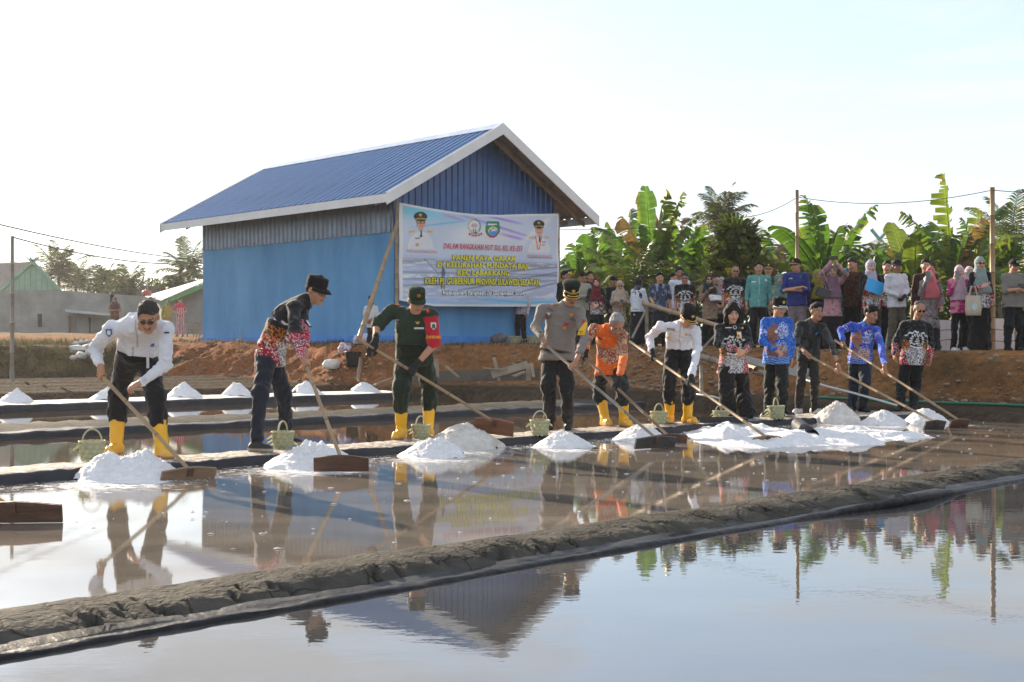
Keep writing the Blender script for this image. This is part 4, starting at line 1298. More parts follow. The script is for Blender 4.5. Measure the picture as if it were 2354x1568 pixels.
def grass():
 """dry and green tufts along the bank tops and on the field at the left"""
 rng = np.random.default_rng(62)
 V = []; Fc = []; C = []
 spots = []
 for i in range(330):
  v = rng.uniform(17.5, 31); spots.append((float(emb_edge(np.array([v]))[0]) + rng.normal() * .18, v, .09, .5))
 for i in range(70):
  v = rng.uniform(6, 17.5); spots.append((float(emb_edge(np.array([v]))[0]) - rng.uniform(0, 1.0), v, .07, .3))
 for i in range(2600):
  u = rng.uniform(-4, 15.5); v = rng.uniform(27.0, 33); spots.append((u, v, rng.uniform(.08, .2), rng.random()))
 us_ = np.array([s[0] for s in spots]); vs_ = np.array([s[1] for s in spots])
 zs = ground_h(us_, vs_)
 for (u, v, h, gr), z in zip(spots, zs):
  p = np.array(UV(u, v, z - .01))
  for k in range(6):
   a = rng.uniform(0, 6.28); ln = h * rng.uniform(.6, 1.4)
   w = np.array([math.cos(a + 1.57), math.sin(a + 1.57), 0]) * .010
   q = p + np.array([rng.normal() * .05, rng.normal() * .05, 0])
   t = q + np.array([math.cos(a) * ln * .6, math.sin(a) * ln * .6, ln])
   o = len(V)
   V += [q - w, q + w, t]; Fc.append((o, o + 1, o + 2))
   cc = np.array([0.12, 0.125, 0.035]) if gr > .55 else np.array([0.15, 0.115, 0.06])
   C += [cc * rng.uniform(.5, 1.1)] * 3
 o = mesh('grass', V, Fc, pm('grass_blade', (1, 1, 1), rough=.7, var=.2, attr='Col', transl=.3), col=C)
 tag(o, 'dry and green grass along the earth bank and field', 'grass', kind='stuff')
grass()
# ================================================================== houses at the left
CONC = pm('bare_render', (0.20, 0.20, 0.19), rough=0.9, scale=1.3, col2=(0.33, 0.32, 0.30), bump=0.3, bscale=12)
GRN = pm('mint_paint', (0.24, 0.38, 0.27), rough=0.7, var=0.12, scale=3)
RUST = pm('rusty_sheet', (0.16, 0.125, 0.105), rough=0.7, scale=2, col2=(0.26, 0.215, 0.19), stretch=(4, 1, 1))
PALE = pm('pale_sheet', (0.30, 0.30, 0.285), rough=0.6, scale=2, col2=(0.42, 0.42, 0.40))
DARK = pm('dark_opening', (0.02, 0.018, 0.016), rough=0.9, var=.2)
def quad_prism(name, pts, off, mat, parent):
 mb = MB(); mb.prism(pts, off); return mb.build(name, mat, parent)
def house_left():
 d = 66.0
 b = W(60, 775, d); root = empty('rendered_house', b)
 tag(root, 'low grey rendered house with a mint green gable and rusty roof', 'house')
 z0 = gz(b.x, b.y) - .3
 def P(px, py, dd=d): return W(px, py, dd)
 bot = lambda p: Vector((p.x, p.y, z0))
 # front wall with real openings: piers and panels between them
 edges = [(-60, 86), (86, 96.5), (96.5, 158), (158, 176), (176, 203), (203, 208), (208, 262)]
 tops = lambda x: 667 + max(0, x - 133) * 0.075
 for i, (a, c) in enumerate(edges):
  A, B = P(a, tops(a)), P(c, tops(c))
  if i in (1, 3, 5):
   lo, hi = {1: (752, 722), 3: (768, 726), 5: (768, 730)}[i]
   quad_prism('wall_panel', [P(a, hi), P(c, hi), B, A], (0, .2, 0), CONC, root)
   quad_prism('wall_panel', [bot(P(a, lo)), bot(P(c, lo)), P(c, lo), P(a, lo)], (0, .2, 0), CONC, root)
   quad_prism('door' if i != 1 else 'window', [P(a, lo, d + .15), P(c, lo, d + .15), P(c, hi, d + .15), P(a, hi, d + .15)], (0, .04, 0), DARK if i != 3 else RUST, root)
  else:
   quad_prism('wall_panel', [bot(A), bot(B), B, A], (0, .2, 0), CONC, root)
 quad_prism('side_wall', [bot(P(262, 676, d + .0)), bot(P(262, 676, d + .0)) + Vector((1.2, 4.0, 0)), P(262, 676) + Vector((1.2, 4, 0)), P(262, 676)], (-.2, 0, 0), CONC, root)
 quad_prism('lean_to_roof', [P(150, 718, d - 1.4), P(252, 727, d - 1.4), P(252, 722, d), P(150, 713, d)], (0, 0, .05), PALE, root)
 # gable
 g = d + .6
 A, B, C = P(6, 667, g), P(134, 667, g), P(76, 606, g)
 mbg = 10
 for i in range(mbg):       # upright boards of the gable
  t0, t1 = i / mbg, (i + .94) / mbg
  def tp(t):
   x = A.lerp(B, t); m = (C - A).x / (B - A).x
   z = A.z + (C.z - A.z) * (t / m if t < m else (1 - t) / (1 - m))
   return Vector((x.x, x.y, z))
  pts = [A.lerp(B, t0), A.lerp(B, t1), tp(t1)] + ([C] if t0 < (C - A).x / (B - A).x < t1 else []) + [tp(t0)]
  quad_prism('gable_board', pts, (0, .06, 0), GRN, root)
 for (p, q) in ((A, C), (C, B)):
  dv = (q - p).normalized() * .25
  quad_prism('barge_board', [p - dv, q + dv, q + dv + Vector((0, 0, .2)), p - dv + Vector((0, 0, .2))], (0, -.08, 0), GRN, root)
 back = Vector((-6.5, 5.5, 0.15))
 for (p, q) in ((A, C), (B, C)):
  dn = (p - q).normalized() * .5
  quad_prism('roof_slope', [p + dn + Vector((0, 0, .06)), q + Vector((0, 0, .06)), q + back + Vector((0, 0, .06)), p + dn + back + Vector((0, 0, .06))], (0, 0, .05), RUST, root)
 for s in (-1, 1):
  mb = MB(); mb.tube([C + Vector((-.1 * s, -.1, -.1)), C + Vector((.32 * s, -.1, .34))], [.05, .035], 6); mb.build('ridge_finial', GRN, root)
 # taller green roof behind
 r2 = empty('green_roofed_house', P(-10, 775, 75)); tag(r2, 'second house behind with a pale green metal roof', 'house')
 quad_prism('roof_slope', [P(-80, 592, 79), P(8, 592, 79), P(56, 612, 75), P(-80, 612, 75)], (0, 0, .06), pm('pale_green_sheet', (.32, .40, .33), rough=.6, var=.1), r2)
 quad_prism('wall', [Vector((P(-80, 612, 75.6).x, 75.6, z0)), Vector((P(50, 612, 75.6).x, 75.6, z0)), P(50, 613, 75.6), P(-80, 613, 75.6)], (0, .2, 0), CONC, r2)
house_left()
def house_mid():
 d = 60.0
 b = W(400, 776, d); z0 = gz(b.x, b.y) - .3
 root = empty('metal_roofed_house', b); tag(root, 'grey house with a long pale metal roof edged green', 'house')
 P = lambda x, y, dd=d: W(x, y, dd)
 bot = lambda p: Vector((p.x, p.y, z0))
 quad_prism('wall', [bot(P(385, 700)), bot(P(520, 700)), P(520, 634), P(385, 690)], (0, .2, 0), CONC, root)
 quad_prism('side_wall', [bot(P(340, 700, d + 5)), bot(P(385, 700)), P(385, 690), P(340, 688, d + 5)], (.2, .1, 0), CONC, root)
 n = 9
 for i in range(n):
  t0, t1 = i / n, (i + .96) / n
  a = P(372, 692, d - .6); bb = P(520, 628, d - .6); c = P(440, 652, d + 7); e = P(333, 683, d + 6)
  quad_prism('roof_sheet', [a.lerp(bb, t0), a.lerp(bb, t1), e.lerp(c, t1), e.lerp(c, t0)], (0, 0, .06), PALE, root)
 a = P(372, 693, d - .64); bb = P(520, 629, d - .64)
 quad_prism('green_fascia', [a, bb, bb - Vector((0, 0, .2)), a - Vector((0, 0, .2))], (0, .04, 0), pm('green_fascia', (.10, .30, .09), rough=.6, var=.1), root)
 r = empty('dark_gable_house', P(320, 776, 72)); tag(r, 'dark gabled house with crossed finials behind the red tank', 'house')
 A, B, C = P(300, 700, 72), P(378, 690, 72), P(322, 656, 72)
 quad_prism('gable', [A, B, P(372, 660, 72), C], (0, .1, 0), pm('dark_boards', (.10, .09, .085), rough=.9, var=.3, scale=3), r)
 quad_prism('wall', [Vector((A.x, 72.02, z0)), Vector((B.x, 72.02, z0)), B + Vector((0, .02, 0)), A + Vector((0, .02, 0))], (0, .2, 0), CONC, r)
 for s in (-1, 1):
  mb = MB(); mb.tube([C + Vector((-.1 * s, -.1, -.1)), C + Vector((.18 * s, -.1, .28)), C + Vector((.26 * s, -.1, .62))], [.05, .05, .02], 6); mb.build('ridge_finial', pm('dark_timber', (.07, .06, .05), rough=.9), r)
 t = P(337, 680, 63)
 mb = MB(); mb.lathe([(0.001, 0), (.22, 0), (.235, .04), (.235, .20), (.20, .25), (.08, .28), (.08, .31), (.001, .31)], 16, M4=Matrix.Translation(t))
 tank = mb.build('water_tank', pm('red_plastic', (.40, .09, .065), rough=.5, var=.1), None, True, loc=t)
 tag(tank, 'red plastic water tank on the grey roof', 'water tank')
 mb = MB(); mb.tube([P(338, 700, 66), P(338, 604, 66)], [.03, .015], 6)
 tag(mb.build('antenna_mast', pm('grey_pipe', (.3, .3, .3), rough=.5), None, loc=P(338, 700, 66)), 'thin antenna mast above the red tank', 'mast')
house_mid()
def house_right():
 d = 62.0
 r = empty('roof_house', W(1940, 800, d)); tag(r, 'house roof with crossed pale green finials behind the banana plants', 'house')
 P = lambda x, y, dd=d: W(x, y, dd)
 g = pm('sea_green_paint', (.16, .34, .30), rough=.7, var=.1)
 quad_prism('roof_slope', [P(1985, 568), P(2024, 548), P(2062, 600, d - 3), P(1985, 604, d - 3)], (0, 0, .08), PALE, r)
 quad_prism('wall', [Vector((P(1840, 600, d - 2).x, d - 2, .8)), Vector((P(2060, 600, d - 2).x, d - 2, .8)), P(2060, 606, d - 2), P(1840, 598, d - 2)], (0, .2, 0), CONC, r)
 for (x0, y0, x1, y1) in ((1851, 496, 1874, 522), (1851, 545, 1878, 516), (2002, 527, 2028, 559), (2042, 527, 2020, 551)):
  mb = MB(); mb.tube([P(x0, y0, d - .2), P(x1, y1, d - .2)], .09, 5); mb.build('ridge_finial', g, r)
house_right()
# low white wall and fence at the right ---------------------------------------------------
WHITE = pm('white_wall_paint', (.72, .72, .74), rough=.7, var=.08, scale=2, bump=.2, bscale=14)
wl_ = empty('low_white_wall', UV(23.2, 12, .9)); tag(wl_, 'low white rendered wall behind the women at the right', 'wall')
for i in range(9):
 v0 = 6.4 + i * .82
 mb = MB(); mb.prism([UV(23.2, v0, .7), UV(23.2, v0 + .815, .7), UV(23.2, v0 + .815, 1.56), UV(23.2, v0, 1.56)], UV(.12, 0)); mb.build('wall_panel', WHITE, wl_)
p1 = W(1832, 436, 27.5); p2 = W(2281, 430, 23.2)
g1 = gz(p1.x, p1.y) - .1; g2 = gz(p2.x, p2.y) - .1
tag(bamboo('bamboo_post', (p1.x, p1.y, g1), p1, .04, .036, node=.5), 'tall bamboo post behind the man in the royal blue shirt', 'post')
tag(bamboo('bamboo_post', (p2.x, p2.y, g2), p2, .05, .042, node=.5), 'tall bamboo post behind the woman in the grey-green hijab', 'post')
WIRE = pm('black_cable', (.03, .03, .032), rough=.6, var=.1)
def cable(name, pts, r, label, sag=0.15):
 mb = MB(); P = []
 for i in range(len(pts) - 1):
  a, b = Vector(pts[i]), Vector(pts[i + 1])
  for k in range(12):
   t = k / 12
   P.append(a.lerp(b, t) - Vector((0, 0, sag * 4 * t * (1 - t))))
 P.append(Vector(pts[-1]))
 mb.tube(P, r, 5)
 return tag(mb.build(name, WIRE, None, loc=P[0]), label, 'cable')
cable('overhead_cable', [W(1285, 527, 33), W(1700, 500, 28.5), W(1833, 453, 27.5)], .008, 'black cable from the store to the left bamboo post', .10)
cable('overhead_cable', [W(1833, 453, 27.5), W(2281, 437, 23.2)], .008, 'black cable sagging between the two tall bamboo posts', .19)
cable('overhead_cable', [W(2281, 437, 23.2), W(2420, 445, 22.0)], .008, 'black cable leaving the right bamboo post', .01)
lp = W(28, 542, 26)
tag(bamboo('utility_pole', (lp.x, lp.y, .3), lp, .045, .032, [BAM_G, BAM_N], node=.6), 'thin grey bamboo pole at the far left', 'post')
cable('overhead_cable', [W(-60, 502, 24), W(463, 598, 42)], .016, 'upper black cable crossing the left sky', .12)
cable('overhead_cable', [lp + Vector((0, 0, -.03)), W(463, 604, 42)], .016, 'lower black cable from the thin left pole', .22)
fen = empty('wire_fence', UV(22.3, 9, .95)); tag(fen, 'barbed wire fence in front of the low white wall', 'fence')
for k in range(4):
 mb = MB()
 P = [UV(22.2 + .05 * math.sin(i), 7.2 + i * .5, 1.15 + k * .2 + .03 * math.sin(i * 2.1 + k)) for i in range(9)]
 mb.tube(P, .006, 4)
 for p in P: mb.tube([p + Vector((0, -.03, -.03)), p + Vector((0, .03, .03))], .004, 3); mb.tube([p + Vector((.03, 0, -.03)), p + Vector((-.03, 0, .03))], .004, 3)
 mb.build('barbed_wire', pm('rusty_wire', (.07, .05, .04), rough=.8), fen)
for v in (7.4, 10.2):
 mb = MB(); mb.tube([UV(22.22, v, .85), UV(22.22, v, 1.85)], .02, 6); mb.build('fence_post', TIMBER, fen)

# ================================================================== salt
SALT = pm('raw_salt', (.74, .74, .75), rough=.75, scale=18, col2=(.92, .92, .92), bump=1.0, bscale=60, spec=.5)
SALT_D = pm('dusty_salt', (.60, .56, .50), rough=.85, scale=14, col2=(.84, .81, .77), bump=.8, bscale=90)
def heap(px, d, w, h, two, label, mat, seed, z0=0.0, group=None, steep=1.0, n=56, rim=None):
 """heightfield heap on a disc"""
 rng = np.random.default_rng(seed)
 X = (px - CX) * d / F
 nr, na = n // 2, n
 r = np.linspace(0, 1, nr) ** .9
 a = np.linspace(0, 2 * math.pi, na, endpoint=False)
 RR, AA = np.meshgrid(r, a, indexing='ij')
 x = RR * np.cos(AA); y = RR * np.sin(AA)
 out = 1 + .14 * np.sin(AA * 2 + seed) + .08 * np.sin(AA * 5 + seed * 2) + .05 * np.sin(AA * 9 + seed)
 x = x * out; y = y * out
 rad = np.hypot(x, y)
 if two:
  zz = np.maximum(sstep(0, .95, 1 - np.hypot(x + .30, y) / .72) * .92, sstep(-.05, .98, 1 - np.hypot(x - .18, y - .05) / .88))
 else:
  ox, oy = rng.uniform(-.15, .15), rng.uniform(-.1, .1)
  q = np.clip(1 - np.hypot(x - ox, y - oy) / .98, 0, 1)
  zz = q ** steep * (1.12 - .12 * q) if steep < .95 else np.clip(1 - ((1 - q) ** 1.9), 0, 1) * (.72 + .28 * sstep(0, 1, q)) * .92
  zz = np.minimum(zz, .86 + .14 * zz)
 nzv = fbm(x * 3 + seed, y * 3, 5, .65)
 zz = zz * (1 + .34 * nzv) + (.10 * fbm(x * 10 + seed, y * 10, 5, .75) + .07 * np.abs(fbm(x * 20 + seed, y * 20, 3, .7))) * (1 - RR ** 3)
 zz = np.maximum(zz, 0.0) * h + .006 - (.03 if z0 < .02 or z0 > .1 else .10) * sstep(.88, 1.0, RR)
 if z0 < .1: zz = zz * .76; x = x * 1.12; y = y * 1.08
 V = np.stack([x * w, y * w, zz], 2).reshape(-1, 3)
 i = np.arange(nr - 1)[:, None] * na; j = np.arange(na)[None, :]; j2 = (j + 1) % na
 Fc = np.stack([i + j, i + na + j, i + na + j2, i + j2], 2).reshape(-1, 4)
 o = mesh('salt_heap', V, Fc[:, ::-1].copy(), mat, smooth=True, loc=(X, d, z0))
 # loose lumps lying on it
 return tag(o, label, 'salt heap', group)
HL = ['two-peaked white salt heap at the feet of the man in the white shirt', 'white salt heap in front of the man in the black patrol cap', 'white salt heap in the pan before the soldier', 'duller salt heap on the bund right of the soldier',
      'small white salt heap in front of the grey uniformed officer', 'white salt heap in front of the orange batik shirt', 'tall pale salt heap on the bund behind the half pipe', 'white salt heap below the blue batik shirt', 'rightmost white salt heap beside the last two rakes']
for i, (px, d, w, h, k) in enumerate(PILES):
 heap(px, d, w, h, k, HL[i], SALT_D if i in (3, 6) else SALT, i + 3, 0.0 if i not in (3, 6) else 0.03, 'salt heaps along the bund', n=100)
for i, (px, pk) in enumerate([(40, 895), (243, 893), (427, 880), (545, 877), (707, 875), (838, 878), (951, 880), (1087, 876)]):
 v = 20.25 + (.5 if i == 7 else 0)
 d = d_at_v(px, v)
 h = CZ - (pk - HY) * d / F - .13
 heap(px, d, .29 + .02 * (i % 3) - (.05 if i == 7 else 0), h, 0, 'small conical salt heap on the far bund, number %s from the left' % ['one', 'two', 'three', 'four', 'five', 'six', 'seven', 'eight'][i], SALT, i + 30, .13, 'conical salt heaps on the far bund', steep=.9, n=44)
def salt_sheet(name, pts, hmax, label, seed, n=90):
 """low spread of salt: polygon of pixels on the water plane, filled as a height field"""
 P = np.array([G(x, y)[:2] for x, y in pts])
 lo, hi = P.min(0) - .05, P.max(0) + .05
 xs = np.linspace(lo[0], hi[0], n); ys = np.linspace(lo[1], hi[1], int(n * .8))
 XX, YY = np.meshgrid(xs, ys, indexing='ij'); x = XX.ravel(); y = YY.ravel()
 dmin = np.full(len(x), 9.0); inside = np.zeros(len(x), bool)
 for i in range(len(P)):
  a, b = P[i], P[(i + 1) % len(P)]
  e = b - a; t = np.clip(((x - a[0]) * e[0] + (y - a[1]) * e[1]) / (e @ e), 0, 1)
  dmin = np.minimum(dmin, np.hypot(x - a[0] - t * e[0], y - a[1] - t * e[1]))
  c = ((a[1] > y) != (b[1] > y)) & (x < (b[0] - a[0]) * (y - a[1]) / (b[1] - a[1] + 1e-9) + a[0])
  inside ^= c
 sd = np.where(inside, dmin, -dmin) + .07 * fbm(x * 5 + seed, y * 5, 4)
 z = np.where(sd > 0, hmax * sstep(0, .35, sd) * np.clip(.65 + 1.5 * fbm(x * 2.6, y * 2.6 + seed, 4), .12, 2) + .022 * fbm(x * 14, y * 14, 4, .75), 0) + .004
 z = np.where(sd < -.02, -.02, z)
 keep = sd > -.12
 Fq = grid_faces(len(xs), len(ys))
 Fq = Fq[keep[Fq].any(1)]
 o = mesh(name, np.stack([x, y, z], 1), Fq, SALT, smooth=True)
 return tag(o, label, 'salt', 'spread salt')
salt_sheet('salt_spread', [(1578, 1000), (1570, 985), (1640, 978), (1745, 980), (1800, 990), (1900, 1000), (2040, 1012), (2030, 1022), (1900, 1024), (1745, 1030), (1640, 1024), (1590, 1012)], .075, 'low spread of white salt raked up along the pan edge', 3)
salt_sheet('salt_spread', [(1880, 985), (1980, 985), (2090, 995), (2150, 1006), (2060, 1012), (1960, 1010), (1890, 1000)], .06, 'wet white salt strip between the right salt heaps', 5)
salt_sheet('salt_spread', [(1590, 1000), (1640, 985), (1720, 990), (1760, 1008), (1700, 1022), (1620, 1020)], .12, 'lumpy salt ridge in front of the black cap worker', 8)
def lumps():
 """loose crystals scattered on the wet pan and the bund top"""
 rng = np.random.default_rng(9)
 V = []; Fc = []
 pts = []
 for px, d, w, h, k in PILES:
  X = (px - CX) * d / F
  for i in range(60):
   a = rng.uniform(0, 6.28); r = w * rng.uniform(.9, 1.9)
   pts.append((X + math.cos(a) * r, d + math.sin(a) * r * .8, rng.uniform(.006, .016)))
  for i in range(26):
   a = rng.uniform(0, 6.28); r = w * rng.uniform(.1, .8)
   pts.append((X + math.cos(a) * r, d + math.sin(a) * r, -1))
 for i in range(700):
  u = rng.uniform(2, 16.5); v = 9.1 - abs(rng.normal()) * .5
  p = UV(u, v); pts.append((p.x, p.y, rng.uniform(.004, .012)))
 for i in range(220):
  u = rng.uniform(3, 16.5); v = rng.uniform(5, 8.6)
  p = UV(u, v); pts.append((p.x, p.y, rng.uniform(.005, .02)))
 for x, y, r in pts:
  if r < 0: continue
  u, v = uv_of(x, y)
  on = v > 9.2
  z = .085 if on else .003
  o = len(V)
  r *= .55; sx = r * rng.uniform(1, 3.2); sy = r * rng.uniform(.5, 1.4)
  ring = [(x + math.cos(a) * sx, y + math.sin(a) * sy, z) for a in np.linspace(0, 6.28, 6, endpoint=False)]
  V += ring + [(x, y, z + r * .6)]
  Fc += [(o + k, o + (k + 1) % 6, o + 6) for k in range(6)]
 o = mesh('salt_crystals', V, Fc, SALT)
 tag(o, 'loose salt crystals scattered over the wet pan', 'salt', kind='stuff')
lumps()

# ================================================================== palm-leaf baskets
WEAVE = pm('green_palm_leaf', (.34, .37, .20), rough=.65, scale=9, col2=(.50, .50, .31), transl=.15)
WEAVE2 = pm('pale_palm_leaf', (.45, .45, .28), rough=.65, scale=9, col2=(.58, .56, .38), transl=.15)
def helix_strip(r0, r1, h, a0, turn, w, lift, phase):
 n = 9; V = []; Fc = []
 for i in range(n):
  t = i / (n - 1)
  r = r0 + (r1 - r0) * t + lift * math.cos(phase + i * math.pi)
  a = a0 + turn * t
  slope = turn * r / h
  wx = w / math.sqrt(1 + slope * slope)
  c = Vector((math.cos(a) * r, math.sin(a) * r, h * t))
  tang = Vector((-math.sin(a), math.cos(a), 0))
  dirv = (tang * slope + Vector((0, 0, 1))).normalized()
  rad = Vector((math.cos(a), math.sin(a), 0))
  sv = rad.cross(dirv).normalized()
  o = len(V)
  V += [c - sv * w / 2, c + rad * .003, c + sv * w / 2]
  if i: Fc += [(o - 3, o - 2, o + 1, o), (o - 2, o - 1, o + 2, o + 1)]
 return V, Fc
BASK = None
def basket(px, py, d_, s, label, rz, tilt=0.0, hs=1.0):
 """woven from slanting strips; every strip is a piece of its own"""
 global BASK
 p = G(px, py, .083); d = d_ or p.y
 p = Vector(((px - CX) * d / F, d, CZ - (py - HY) * d / F)) if d_ else p
 root = empty('palm_basket', p, rz)
 tag(root, label, 'basket', 'woven palm-leaf baskets')
 s *= .9; root.scale = (s, s, s * hs)
 root.rotation_euler = (tilt, 0, rz)
 if BASK is None:
  BASK = []
  n = 11
  for k, (tn, li) in enumerate(((1.15, .005), (-1.15, .005))):
   for i in range(n):
    V, Fc = helix_strip(.088, .113, .165, i * 2 * math.pi / n + k * .2, tn, .046, li, k * math.pi)
    me = bpy.data.meshes.new('strip'); me.from_pydata([tuple(v) for v in V], [], Fc); me.materials.append(WEAVE if k else WEAVE2)
    BASK.append(('strip', me))
  rng = np.random.default_rng(2)
  for i in range(9):      # loose strip ends sticking out under the rim
   a = rng.uniform(0, 6.28); z = rng.uniform(.05, .16); r = .10 + .03 * z / .19
   b = Vector((math.cos(a) * r, math.sin(a) * r, z)); t = Vector((math.cos(a) * .035 - math.sin(a) * .05, math.sin(a) * .035 + math.cos(a) * .05, -.03))
   sv = Vector((0, 0, .014))
   me = bpy.data.meshes.new('strip_end'); me.from_pydata([tuple(b - sv), tuple(b + sv), tuple(b + t + sv * .4), tuple(b + t - sv * .4)], [], [(0, 1, 2, 3)]); me.materials.append(WEAVE2)
   BASK.append(('strip_end', me))
  mb = MB(); mb.lathe([(.001, .004), (.086, .004), (.110, .162)], 22)  # inner shell, coloured darker to stand for shade in the weave gaps
  o = mb.build('shade_lining', pm('basket_gap_shade', (.16, .18, .09), rough=.8, var=.2), None, True); BASK.append(('shade_lining', o.data)); bpy.data.objects.remove(o)
  mb = MB()
  mb.tube([(math.cos(a) * .114, math.sin(a) * .114, .165 + .004 * math.sin(a * 11)) for a in np.linspace(0, 6.283, 34)], .008, 6, caps=False)
  o = mb.build('rim', WEAVE2, None, True); BASK.append(('rim', o.data)); bpy.data.objects.remove(o)
  mb = MB()
  for ph in (0, math.pi):
   mb.tube([(math.cos(t) * .085 + .0, .006 * math.sin(t * 14 + ph), .16 + math.sin(t) * .115 + .004 * math.cos(t * 14 + ph)) for t in np.linspace(0, math.pi, 30)], .0065, 5)
  o = mb.build('handle', WEAVE2, None, True); BASK.append(('handle', o.data)); bpy.data.objects.remove(o)
 for nm, me in BASK:
  o = bpy.data.objects.new(nm, me); COL.objects.link(o); o.parent = root
basket(212, 1057, None, 1.02, 'palm-leaf basket left of the man in the white shirt and sunglasses', .5)
basket(650, 1030, None, 1.0, 'palm-leaf basket between the black boots in the patrol cap', 1.2)
basket(967, 1008, None, .92, 'palm-leaf basket by the soldier beside his yellow boot', .9)
basket(1240, 999, None, 1.02, 'palm-leaf basket at the left of the grey uniformed officer', .3, .05)
basket(1514, 975, None, 1.0, 'palm-leaf basket left of the yellow boots under the white shirt', .7)
basket(1656, 966, None, .98, 'low palm-leaf basket standing on a black tray', .4, hs=.8)
basket(1784, 962, None, 1.08, 'palm-leaf basket at the feet of the man with the white-trimmed cap', 1.0, -.04)
# black tray and half pipe ------------------------------------------------------------
mb = MB(); p = G(1655, 970, .083)
R = Matrix.Rotation(.15, 3, 'Z')
mb.box(p + Vector((0, 0, .012)), (.62, .26, .016), R); mb.box(p + R @ Vector((0, -.13, .03)), (.62, .014, .05), R); mb.box(p + R @ Vector((0, .13, .03)), (.62, .014, .05), R)
mb.box(p + R @ Vector((.31, 0, .03)), (.014, .27, .05), R)
tray = mb.build('plastic_tray', BLACK, None, loc=p); tag(tray, 'flat black plastic tray on the bund under the low basket', 'tray')
def half_pipe(p0, p1, r, name, label):
 p0, p1 = Vector(p0), Vector(p1); ax = (p1 - p0).normalized(); sd = ax.cross(Vector((0, 0, 1))).normalized(); up = sd.cross(ax)
 mb = MB(); V = []; n = 14
 for p in (p0, p1):
  for rr in (r, r - .008):
   for k in range(n + 1):
    a = -0.6 + (math.pi + 1.2) * k / n
    V.append(p + sd * math.cos(a) * rr + up * math.sin(a) * rr)
 m = n + 1
 Fc = [(k, k + 1, 2 * m + k + 1, 2 * m + k) for k in range(n)] + [(m + k + 1, m + k, 3 * m + k, 3 * m + k + 1) for k in range(n)]
 Fc += [(k + 1, k, m + k, m + k + 1) for k in range(n)] + [(2 * m + k, 2 * m + k + 1, 3 * m + k + 1, 3 * m + k) for k in range(n)]
 Fc += [(0, 2 * m, 3 * m, m), (n, m + n, 3 * m + n, 2 * m + n)]
 mb.add(V, Fc)
 return tag(mb.build(name, BLACK, None, True, loc=p0), label, 'pipe')
half_pipe(G(1833, 975, .12), G(1866, 1003, .06), .075, 'half_pipe', 'black half pipe lying over the bund between the salt heaps')

# ================================================================== timber, pipes and rubble on the bank
def plank(name, p0, p1, w, th, label, cat='plank', mat=TIMBER, roll=0.0, group=None):
 p0, p1 = Vector(p0), Vector(p1); ax = (p1 - p0); L = ax.length; ax.normalize()
 sd = ax.cross(Vector((0, 0, 1)));
 sd = sd.normalized() if sd.length > .05 else Vector((1, 0, 0))
 sd = Quaternion(ax, roll) @ sd
 n = ax.cross(sd)
 mb = MB(); a, b = sd * w / 2, n * th / 2
 mb.prism([p0 - a - b, p0 + a - b, p0 + a + b, p0 - a + b], ax * L)
 return tag(mb.build(name, mat, None, loc=p0), label, cat, group)
PLB = pm('bleached_plank', (.22, .17, .12), rough=.85, scale=5, col2=(.34, .28, .20), bump=.3, bscale=30, stretch=(1, 1, 1))
plank('plank', W(822, 874, 25.6), W(829, 824, 25.8), .14, .03, 'upright weathered board standing in the red bank', roll=1.57)
plank('plank', W(860, 885, 25.0), W(925, 862, 25.4), .12, .03, 'dark board lying at the foot of the bank behind the soldier')
plank('plank', W(915, 868, 25.0), W(1240, 860, 24.4), .22, .04, 'long grey board edging the foot of the bank', roll=1.4, mat=pm('old_board', (.085, .07, .055), rough=.9, scale=5, col2=(.15, .125, .10), bump=.4, bscale=25))
plank('plank', W(1004, 868, 24.3), W(1002, 826, 24.5), .09, .04, 'dark upright stake in front of the long grey board')
plank('plank', W(1025, 842, 24.2), W(1055, 868, 23.9), .05, .03, 'short stick lying over the long grey board')
plank('plank', W(1135, 822, 24.2), W(1147, 876, 24.0), .06, .03, 'pale upright lath left of the broken frame', mat=PLB)
plank('plank', W(1130, 862, 24.0), W(1213, 838, 24.1), .15, .03, 'pale broken board of a frame lying in the rubble', mat=PLB, roll=1.2)
plank('plank', W(1216, 836, 24.1), W(1214, 876, 23.9), .10, .03, 'upright end piece of the broken frame', mat=PLB)
plank('plank', W(1221, 836, 24.0), W(1226, 868, 23.8), .06, .03, 'narrow slanting end piece of the broken frame', mat=PLB)
plank('plank', W(1180, 865, 23.8), W(1205, 855, 23.9), .16, .03, 'brown splintered board piece on the rubble')
plank('plank', W(1165, 850, 23.9), W(1110, 846, 24.1), .04, .03, 'thin lath lying across the rubble', mat=PLB)
tag(bamboo('bamboo_rail', W(1478, 697, 22.6), W(1660, 752, 20.4), .04, .036, node=.45), 'sloping bamboo handrail running behind the black cap worker', 'rail')
tag(bamboo('bamboo_post', W(1487, 792, 22.4), W(1486, 700, 22.5), .03, .028, [BAM_G, BAM_N]), 'short bamboo post carrying the upper end of the handrail', 'post')
tag(bamboo('bamboo_brace', W(1452, 778, 22.2), W(1485, 712, 22.4), .022, .02, [BAM_G, BAM_N]), 'thin slanting brace under the upper end of the handrail', 'post')
tag(bamboo('bamboo_brace', W(1606, 812, 20.6), W(1660, 752, 20.45), .022, .02, [BAM_G, BAM_N]), 'thin slanting brace under the lower end of the handrail', 'post')
tag(bamboo('bamboo_pole', W(1595, 816, 21.2), W(1765, 862, 19.3), .05, .045, [BAM_G, BAM_N], node=.5), 'grey bamboo pole lying down the bank behind the woman', 'pole')
plank('plank', W(1690, 820, 20.3), W(1872, 870, 18.9), .15, .03, 'wide grey board lying down the bank behind the blue batik shirt', mat=pm('grey_board', (.20, .19, .165), rough=.8, scale=4, col2=(.31, .29, .25)), roll=.6)
